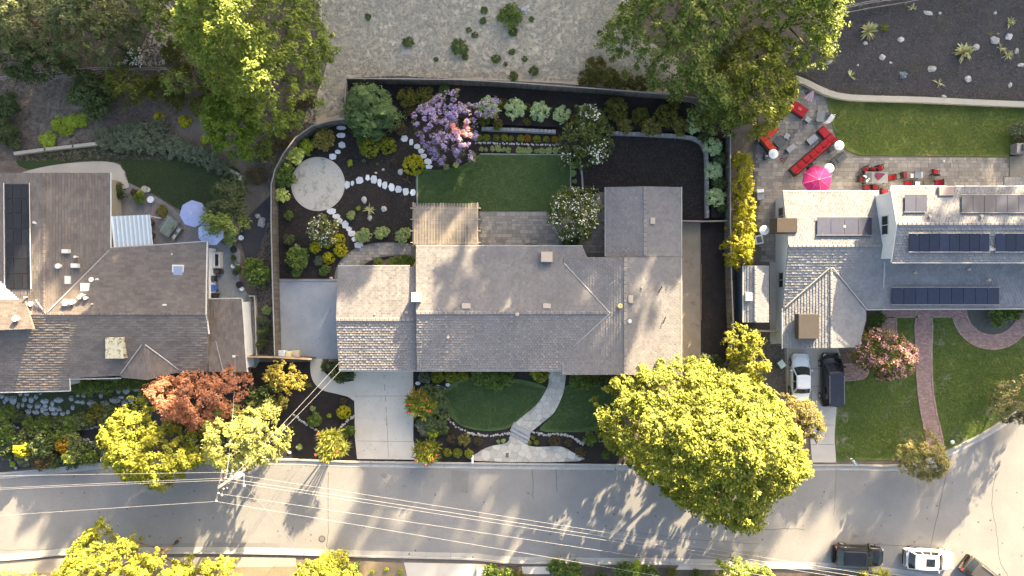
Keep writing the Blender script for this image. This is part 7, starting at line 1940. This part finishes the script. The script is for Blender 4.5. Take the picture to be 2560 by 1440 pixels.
# street furniture
x, y, g = G(1183, 1140)
t = thing('mailbox', 'white post mailbox on the kerb beside the flagstone apron', 'mailbox', (x, y, g)); 
M().box(0, 0, .55, .1, .1, 1.1).build('post', WHT, t, local=True); M().box(0, -.18, 1.18, .2, .5, .2, 0, .05).build('box', WHT, t, local=True); M().box(0, -.44, 1.18, .17, .02, .16).build('door', PFRAME, t, local=True); M().tube([(0, .1, .8), (0, .35, 1.1)], .03, 5).build('brace', WHT, t, local=True)
x, y, g = G(2122, 1150)
t = thing('mailbox', 'blue-grey mailbox on a leaning post by the patchy lawn kerb', 'mailbox', (x, y, g)); M().tube([(-.3, .35, 0), (-.1, .1, 1.0)], .05, 6).build('post', IRON, t, local=True); M().box(0, 0, 1.1, .22, .5, .22, .5, .05).build('box', mat('blue_grey_metal', (.25, .32, .40), (.3, .38, .46)), t, local=True); M().lathe(-.3, .4, [(1.0, .06), (1.12, .08), (1.2, .03)], 8).build('finial', WHT, t, local=True)
for i, (px, py, l) in enumerate(((262, 1140, 'white curved pipe stub by the kerb stones'), (275, 1138, 'small white loop pipe beside the yellow street tree'))):
    x, y, g = G(px, py); props(M().tube([(0, 0, 0), (0, 0, .5), (0, -.2, .7), (0, -.4, .6)], .05, 6).build('pipe_stub', WHT, None, local=True), l, 'pipe').location = (x, y, g)
x, y, g = G(2375, 1103); t = thing('garden_light', 'white round garden lamp on the grass inside the kerb bend', 'garden light', (x, y, g + .03)); M().lathe(0, 0, [(0, .04), (.3, .04)], 8).build('stake', WHT, t, local=True); M().lathe(0, 0, [(.3, .17), (.38, .2), (.44, .1)], 14).build('cap', WHT, t, local=True)
put('parcel_box', 'pale utility box beside the driveway across the road', 'utility box', 1201, 1427, 0, [('box', mat('cream_box', (.5, .46, .36), (.56, .52, .42)), 0, 0, .25, .7, .8, .5, .03), ('lid', WHT, 0, .15, .52, .4, .2, .04)])
M_sign = thing('sprinkler_box', 'flat square meter cover in the flagstone apron', 'meter cover', (*W(1268, 1141), T(W(1268, 1141)[1]) + .05)); M().box(0, 0, .01, .3, .45, .03).build('cover_plate', MATS['iron'], M_sign, local=True); M().tube([(-.06, 0, .03), (.06, 0, .03)], .012, 5).build('handle', BLK, M_sign, local=True)

# utility pole: leans outward in the picture only because the camera looks straight down
POLE = mat('pole_wood', (.17, .15, .125), (.25, .22, .185), fine=12, stretch=(1, 1, .2), bump=.5)
bx, by = W(668, 1136, -.5); ph = 11.0
t = thing('utility_pole', 'weathered utility pole with crossarms and transformer rising through the pale street tree', 'utility pole', (bx, by, -.5))
M().tube([(0, 0, 0), (0, 0, ph)], .17, 10, .11).build('pole', POLE, t, local=True)
arms = []
for z, L, an in ((ph - .35, 2.6, 78), (ph - 1.3, 2.2, 78), (ph - 2.4, 1.6, 70)):
    a = rad(an); M().box(.12 * math.cos(a + 1.57), .12 * math.sin(a + 1.57), z, L, .12, .12, a, .01).build('crossarm', POLE, t, local=True)
    for k in (-1, -.45, .45, 1):
        ix, iy = math.cos(a) * L / 2 * k * .94, math.sin(a) * L / 2 * k * .94
        M().lathe(ix, iy, [(z + .06, .03), (z + .12, .06), (z + .18, .05), (z + .22, .02)], 8).build('insulator', WHT, t, local=True)
    M().tube([(0, 0, z - .7), (math.cos(a) * L * .3, math.sin(a) * L * .3, z)], .025, 5).build('brace', DARKM, t, local=True)
M().lathe(.38, .1, [(ph - 3.6, .24), (ph - 3.55, .27), (ph - 2.7, .27), (ph - 2.6, .2)], 14).build('transformer', mat('grey_enamel', (.22, .23, .24), (.28, .29, .30), bump=0), t, local=True)
M().box(.3, -.6, ph - 4.5, .08, 1.1, .08).build('lamp_arm', WHT, t, local=True); M().lathe(.3, -1.15, [(ph - 4.6, .1), (ph - 4.5, .16), (ph - 4.4, .08)], 10).build('lamp_head', WHT, t, local=True)
for k in range(6): M().tube([(.15 if k % 2 else -.15, -.06, 3 + k * 1.0), (.32 if k % 2 else -.32, -.06, 3 + k * 1.0)], .015, 4).build('climbing_peg', DARKM, t, local=True)
WIRE = mat('wire', (.26, .26, .27), (.32, .32, .33), bump=0, rough=.5)
def wire(label, A, B, sag=.5, r=.011, n=12):
    a, b = Vector(A), Vector(B)
    pts = [a.lerp(b, i / n) - Vector((0, 0, sag * 4 * (i / n) * (1 - i / n))) for i in range(n + 1)]
    o = M().tube(pts, r, 5, cap=False).build('overhead_wire', WIRE, None)
    return props(o, label, 'overhead wire', 'wires strung from the utility pole')
zt_ = ph - .5
P_ = lambda px, py, z: (*W(px, py, z), z)
zz = zt_ - .3
a78 = rad(78)
def tip(k, z, L, an=78): a = rad(an); return (bx + math.cos(a) * L / 2 * k * .94, by + math.sin(a) * L / 2 * k * .94, z - .28)
wire('upper overhead wire running out over the road to the picture corner', tip(1, ph - .35, 2.6), (92, -34.4, 8.5), .5)
wire('overhead wire next below the upper one over the road', tip(.45, ph - .35, 2.6), (92, -35.0, 8.5), .5)
wire('third overhead wire of the bundle over the road', tip(-.45, ph - .35, 2.6), (92, -35.6, 8.4), .6)
wire('thin lower cable of the bundle over the road', tip(.45, ph - 1.3, 2.2), (92, -35.2, 7.5), .8, .014)
wire('separate overhead wire crossing the road nearest the far pavement', tip(-1, ph - .35, 2.6), (92, -38.5, 8.2), .5)
wire('overhead wire toward the empty left road end, upper strand', tip(1, ph - .35, 2.6), (-110, -17.5, 9.6), .9)
wire('overhead wire toward the sunlit road end, middle strand', tip(.45, ph - .35, 2.6), (-110, -20.3, 9.6), .9)
wire('overhead wire toward the sunlit road end, doubled middle strand', tip(.45, ph - 1.3, 2.2), (-110, -20.6, 9.0), 1.0)
wire('overhead wire toward the sunlit road end, lowest strand', tip(-1, ph - .35, 2.6), (-110, -24.2, 9.6), .9)
wire('service wire dropping from the pole to the brown house corner', (bx - .1, by + .2, ph - 2.2), P_(588, 886, 3.4), .4, .015)
wire('service wire dropping from the pole to the garage corner', (bx + .2, by + .2, ph - 2.6), P_(850, 905, 2.9), .5, .015)
wire('second service wire dropping from the pole to the garage corner', (bx + .2, by, ph - 3.2), P_(862, 915, 2.8), .8, .015)
wire('guy wire running from the pole toward the far pavement', (bx, by - .1, ph - 4.2), (*W(740, 1364, -.4), -.4), .05, .012)
M().lathe(0, 0, [(0, .1), (.6, .08), (.9, .05)], 10)
t = thing('service_mast', 'metal service mast on the lower brown roof', 'mast', (*W(588, 890, 3.2), 2.5)); M().tube([(0, 0, 0), (0, 0, 1.0)], .05, 8).build('mast', PFRAME, t, local=True); M().box(0, 0, 1.02, .26, .2, .1, 0, .02).build('weatherhead', WV, t, local=True)

# ------------------------------------------------------------------ cars
CGL = mat('car_glass', (.015, .018, .02), (.02, .024, .028), rough=.05, bump=0, spec=.7)
TYRE = mat('tyre', (.018, .018, .012), (.03, .03, .03), rough=.8, bump=0)
RIM = mat('alloy', (.45, .45, .46), (.5, .5, .51), metal=.8, rough=.3, bump=0)
LAMPW = mat('headlight_glass', (.55, .58, .6), (.6, .62, .65), rough=.1, bump=0, spec=.7); LAMPR = mat('taillight', (.45, .02, .02), (.5, .03, .03), rough=.2, bump=0, spec=.6)
def paint(nm, c, rough=.22):
    return mat(nm, c, tuple(v * 1.08 for v in c), scale=.8, fine=4, bump=0, rough=rough, spec=.4, coat=.35)
def car(px, py, rot, L, Wd, Ht, body, label, kind='sedan', rails=None, roofm=None, sunroof=None, z=None, cat='car', name='parked_car', hood=None):
    x, y, g = G(px, py)
    if z is not None: g = z
    t = thing(name, label, cat, (x, y, g), rad(rot))
    hw = Wd / 2
    P = {'sedan': dict(hood=.80, belt=.90, trunk=.92, st=(.0, .13, .18, .30, .36, .60, .70, .86, .96, 1.0), gr=(.16, .28, .54, .70)),
         'suv': dict(hood=1.00, belt=1.08, trunk=1.10, st=(.0, .03, .1, .30, .36, .60, .70, .86, .96, 1.0), gr=(.03, .12, .58, .72)),
         'van': dict(hood=1.02, belt=1.12, trunk=1.12, st=(.0, .02, .1, .30, .36, .60, .72, .86, .96, 1.0), gr=(.015, .05, .66, .80))}[kind]
    st = P['st']
    ws = [.80, .93, .98, 1, 1, 1, .99, .96, .84, .66] if kind == 'sedan' else [.84, .95, .99, 1, 1, 1, .99, .97, .88, .72]
    hs_ = [P['trunk'] * .82, P['trunk'], P['belt'], P['belt'], P['belt'], P['belt'], P['hood'] + .06, P['hood'], P['hood'] * .9, P['hood'] * .72]
    vs = []; n = 0
    for s_, w_, h_ in zip(st, ws, hs_):
        X = (s_ - .5) * L; w = hw * w_
        ring = [(-w * .9, .22), (-w, .42), (-w * .995, h_ - .22), (-w * .94, h_ - .06), (-w * .84, h_), (-w * .4, h_ + .03), (0, h_ + .04), (w * .4, h_ + .03), (w * .84, h_), (w * .94, h_ - .06), (w * .995, h_ - .22), (w, .42), (w * .9, .22)]
        n = len(ring); vs += [(X, a, b) for a, b in ring]
    fs = [(i * n + k, i * n + (k + 1) % n, (i + 1) * n + (k + 1) % n, (i + 1) * n + k) for i in range(len(st) - 1) for k in range(n)]
    fs += [tuple(range(n)), tuple(range(len(st) * n - 1, len(st) * n - n - 1, -1))]
    mb = M(); mb.add(vs, fs); mb.build('body', body, t, local=True, smooth=True)
    # cabin: a tapering shell, glass laid on it
    rb, rt, ft, fb = [(v - .5) * L for v in P['gr']]
    wb, wt = hw * .93, hw * .74
    zb, zt2 = P['belt'] + .0, Ht
    def ring2(u, f):   # u along the roof outline height, returns corners
        return None
    def sec(X0, X1, z, w, bow):
        out = []
        for k in range(7):
            v = -1 + 2 * k / 6
            out.append((X1 + bow * (1 - v * v), v * w, z))
        for k in range(7):
            v = 1 - 2 * k / 6
            out.append((X0 - bow * .6 * (1 - v * v), v * w, z))
        return out
    low = sec(rb, fb, zb - .02, wb, .16); top = sec(rt, ft, zt2 - .05, wt, .10); cap = sec(rt + .12, ft - .15, zt2, wt * .86, .08)
    m_ = len(low)
    mb = M(); mb.add(low + top + cap, [(i, (i + 1) % m_, m_ + (i + 1) % m_, m_ + i) for i in range(m_)] + [(m_ + i, m_ + (i + 1) % m_, 2 * m_ + (i + 1) % m_, 2 * m_ + i) for i in range(m_)] + [tuple(range(2 * m_, 3 * m_))])
    mb.build('cabin', roofm or body, t, local=True, smooth=False)
    def lerp3(a, b, f): return tuple(a[i] + (b[i] - a[i]) * f for i in range(3))
    def out_(p, d): return (p[0] + d[0], p[1] + d[1], p[2] + d[2])
    def glass(i0, i1, f0, f1, d, nm, m=CGL, cut=.0):
        mb = M(); idx = range(i0, i1 + 1); A = []; B = []
        for j in idx:
            a, b = low[j % m_], top[j % m_]
            A.append(out_(lerp3(a, b, f0), d)); B.append(out_(lerp3(a, b, f1), d))
        if cut:
            A[0] = lerp3(A[0], A[1], cut); A[-1] = lerp3(A[-1], A[-2], cut); B[0] = lerp3(B[0], B[1], cut); B[-1] = lerp3(B[-1], B[-2], cut)
        k = len(A)
        mb.add(A + B, [(i, i + 1, k + i + 1, k + i) for i in range(k - 1)])
        mb.build(nm, m, t, local=True)
    glass(0, 6, .06, .97, (.012, 0, .012), 'windshield', cut=.22)
    glass(7, 13, .12, .94, (-.012, 0, .012), 'rear_window', cut=.28)
    for side, (i, j) in ((1, (6, 7)), (-1, (13, 0))):
        a0, a1, b0, b1 = low[i], low[j], top[i], top[j]
        nseg = 3 if kind != 'sedan' else 2
        for s in range(nseg):
            f0, f1 = .06 + .88 * s / nseg + .012, .06 + .88 * (s + 1) / nseg - .012
            q = [lerp3(lerp3(a0, b0, .12), lerp3(a1, b1, .12), f0), lerp3(lerp3(a0, b0, .12), lerp3(a1, b1, .12), f1), lerp3(lerp3(a0, b0, .92), lerp3(a1, b1, .92), f1), lerp3(lerp3(a0, b0, .92), lerp3(a1, b1, .92), f0)]
            mb = M(); mb.add([(p[0], p[1] + side * .014, p[2] + .006) for p in q], [(0, 1, 2, 3)]); mb.build('side_window', CGL, t, local=True)
        mx = fb - .25
        M().box(mx, side * (hw + .09), P['belt'] + .02, .14, .2, .13, 0, .04).build('wing_mirror', body, t, local=True)
        for wx in (-.31 * L, .30 * L):
            wl = M(); wl.tube([(wx, side * (hw - .20), .33), (wx, side * (hw + .012), .33)], .34, 18)
            o_ = wl.build('wheel', TYRE, t, local=True)
            link('rim', M().tube([(wx, side * (hw - .02), .33), (wx, side * (hw + .022), .33)], .22, 12).mesh('rim', RIM), o_)
        # lamps and door seams
        M().box((.955 - .5) * L, side * hw * .66, P['hood'] * .80, .28, .34, .12, -side * .45, .03).build('headlight', LAMPW, t, local=True)
        M().box((.02 - .5) * L, side * hw * .74, P['trunk'] * .86, .12, .30, .14, side * .2, .02).build('taillight', LAMPR, t, local=True)
        if rails: M().tube([(rt + .2, side * wt * .93, zt2 - .02), (rt + .35, side * wt * .95, zt2 + .05), (ft - .5, side * wt * .95, zt2 + .05), (ft - .3, side * wt * .93, zt2 - .02)], .022, 5).build('roof_rail', rails, t, local=True)
        sm = M(); sm.tube([((.72 - .5) * L, side * hw * .80, P['hood'] + .055), ((.95 - .5) * L, side * hw * .62, P['hood'] * .92 + .02)], .012, 4); sm.build('hood_seam', DARKM, t, local=True)
    sb = M(); sb.tube([((.715 - .5) * L, -hw * .8, P['hood'] + .085), ((.73 - .5) * L, 0, P['hood'] + .10), ((.715 - .5) * L, hw * .8, P['hood'] + .085)], .018, 4); sb.build('wiper_cowl', DARKM, t, local=True)
    M().box((.985 - .5) * L, 0, .5, .12, Wd * .5, .16, 0, .03).build('grille', DARKM, t, local=True)
    M().box(-.495 * L, 0, .42, .12, Wd * .72, .2, 0, .04).build('rear_bumper', DARKM if kind != 'sedan' else body, t, local=True)
    if sunroof: M().box((rt + ft) / 2 + sunroof[0], 0, zt2 + .004, sunroof[1], sunroof[2], .012, 0, 0).build('sunroof', CGL, t, local=True)
    for f in (.3,) if sunroof else (): M().box(rt + (ft - rt) * f, 0, zt2 + .003, .03, wt * 1.5, .01).build('roof_seam', DARKM, t, local=True)
    return t
WPAINT = paint('white_car_paint', (.66, .68, .72)); BPAINT = paint('black_car_paint', (.008, .009, .012)); NPAINT = paint('navy_black_car_paint', (.012, .014, .026), .35); GPAINT = paint('grey_car_paint', (.055, .052, .05))
DRZ = .03
car(1994, 940, 90, 4.5, 1.80, 1.42, WPAINT, 'white sedan parked on the driveway of the slate house', 'sedan', z=T(W(0, 940)[1]) + DRZ)
car(2070, 947, 90, 5.15, 1.98, 1.80, BPAINT, 'black family van with pale roof rails parked beside the white sedan', 'van', rails=PFRAME, roofm=NPAINT, z=T(W(0, 947)[1]) + DRZ, cat='van', name='parked_van')
car(2137, 1382, -2, 4.75, 1.95, 1.66, BPAINT, 'glossy black SUV parked at the far kerb', 'suv', z=ZR + .125)
car(2311, 1391, -3, 4.7, 1.92, 1.68, WPAINT, 'white SUV with dark sunroof parked at the far kerb', 'suv', rails=WPAINT, sunroof=(.28, .85, .75), z=ZR + .125)
car(2447, 1434, -38, 4.7, 1.92, 1.70, GPAINT, 'dark grey SUV with roof rack angled at the picture corner', 'suv', rails=PFRAME, z=ZR + .125)
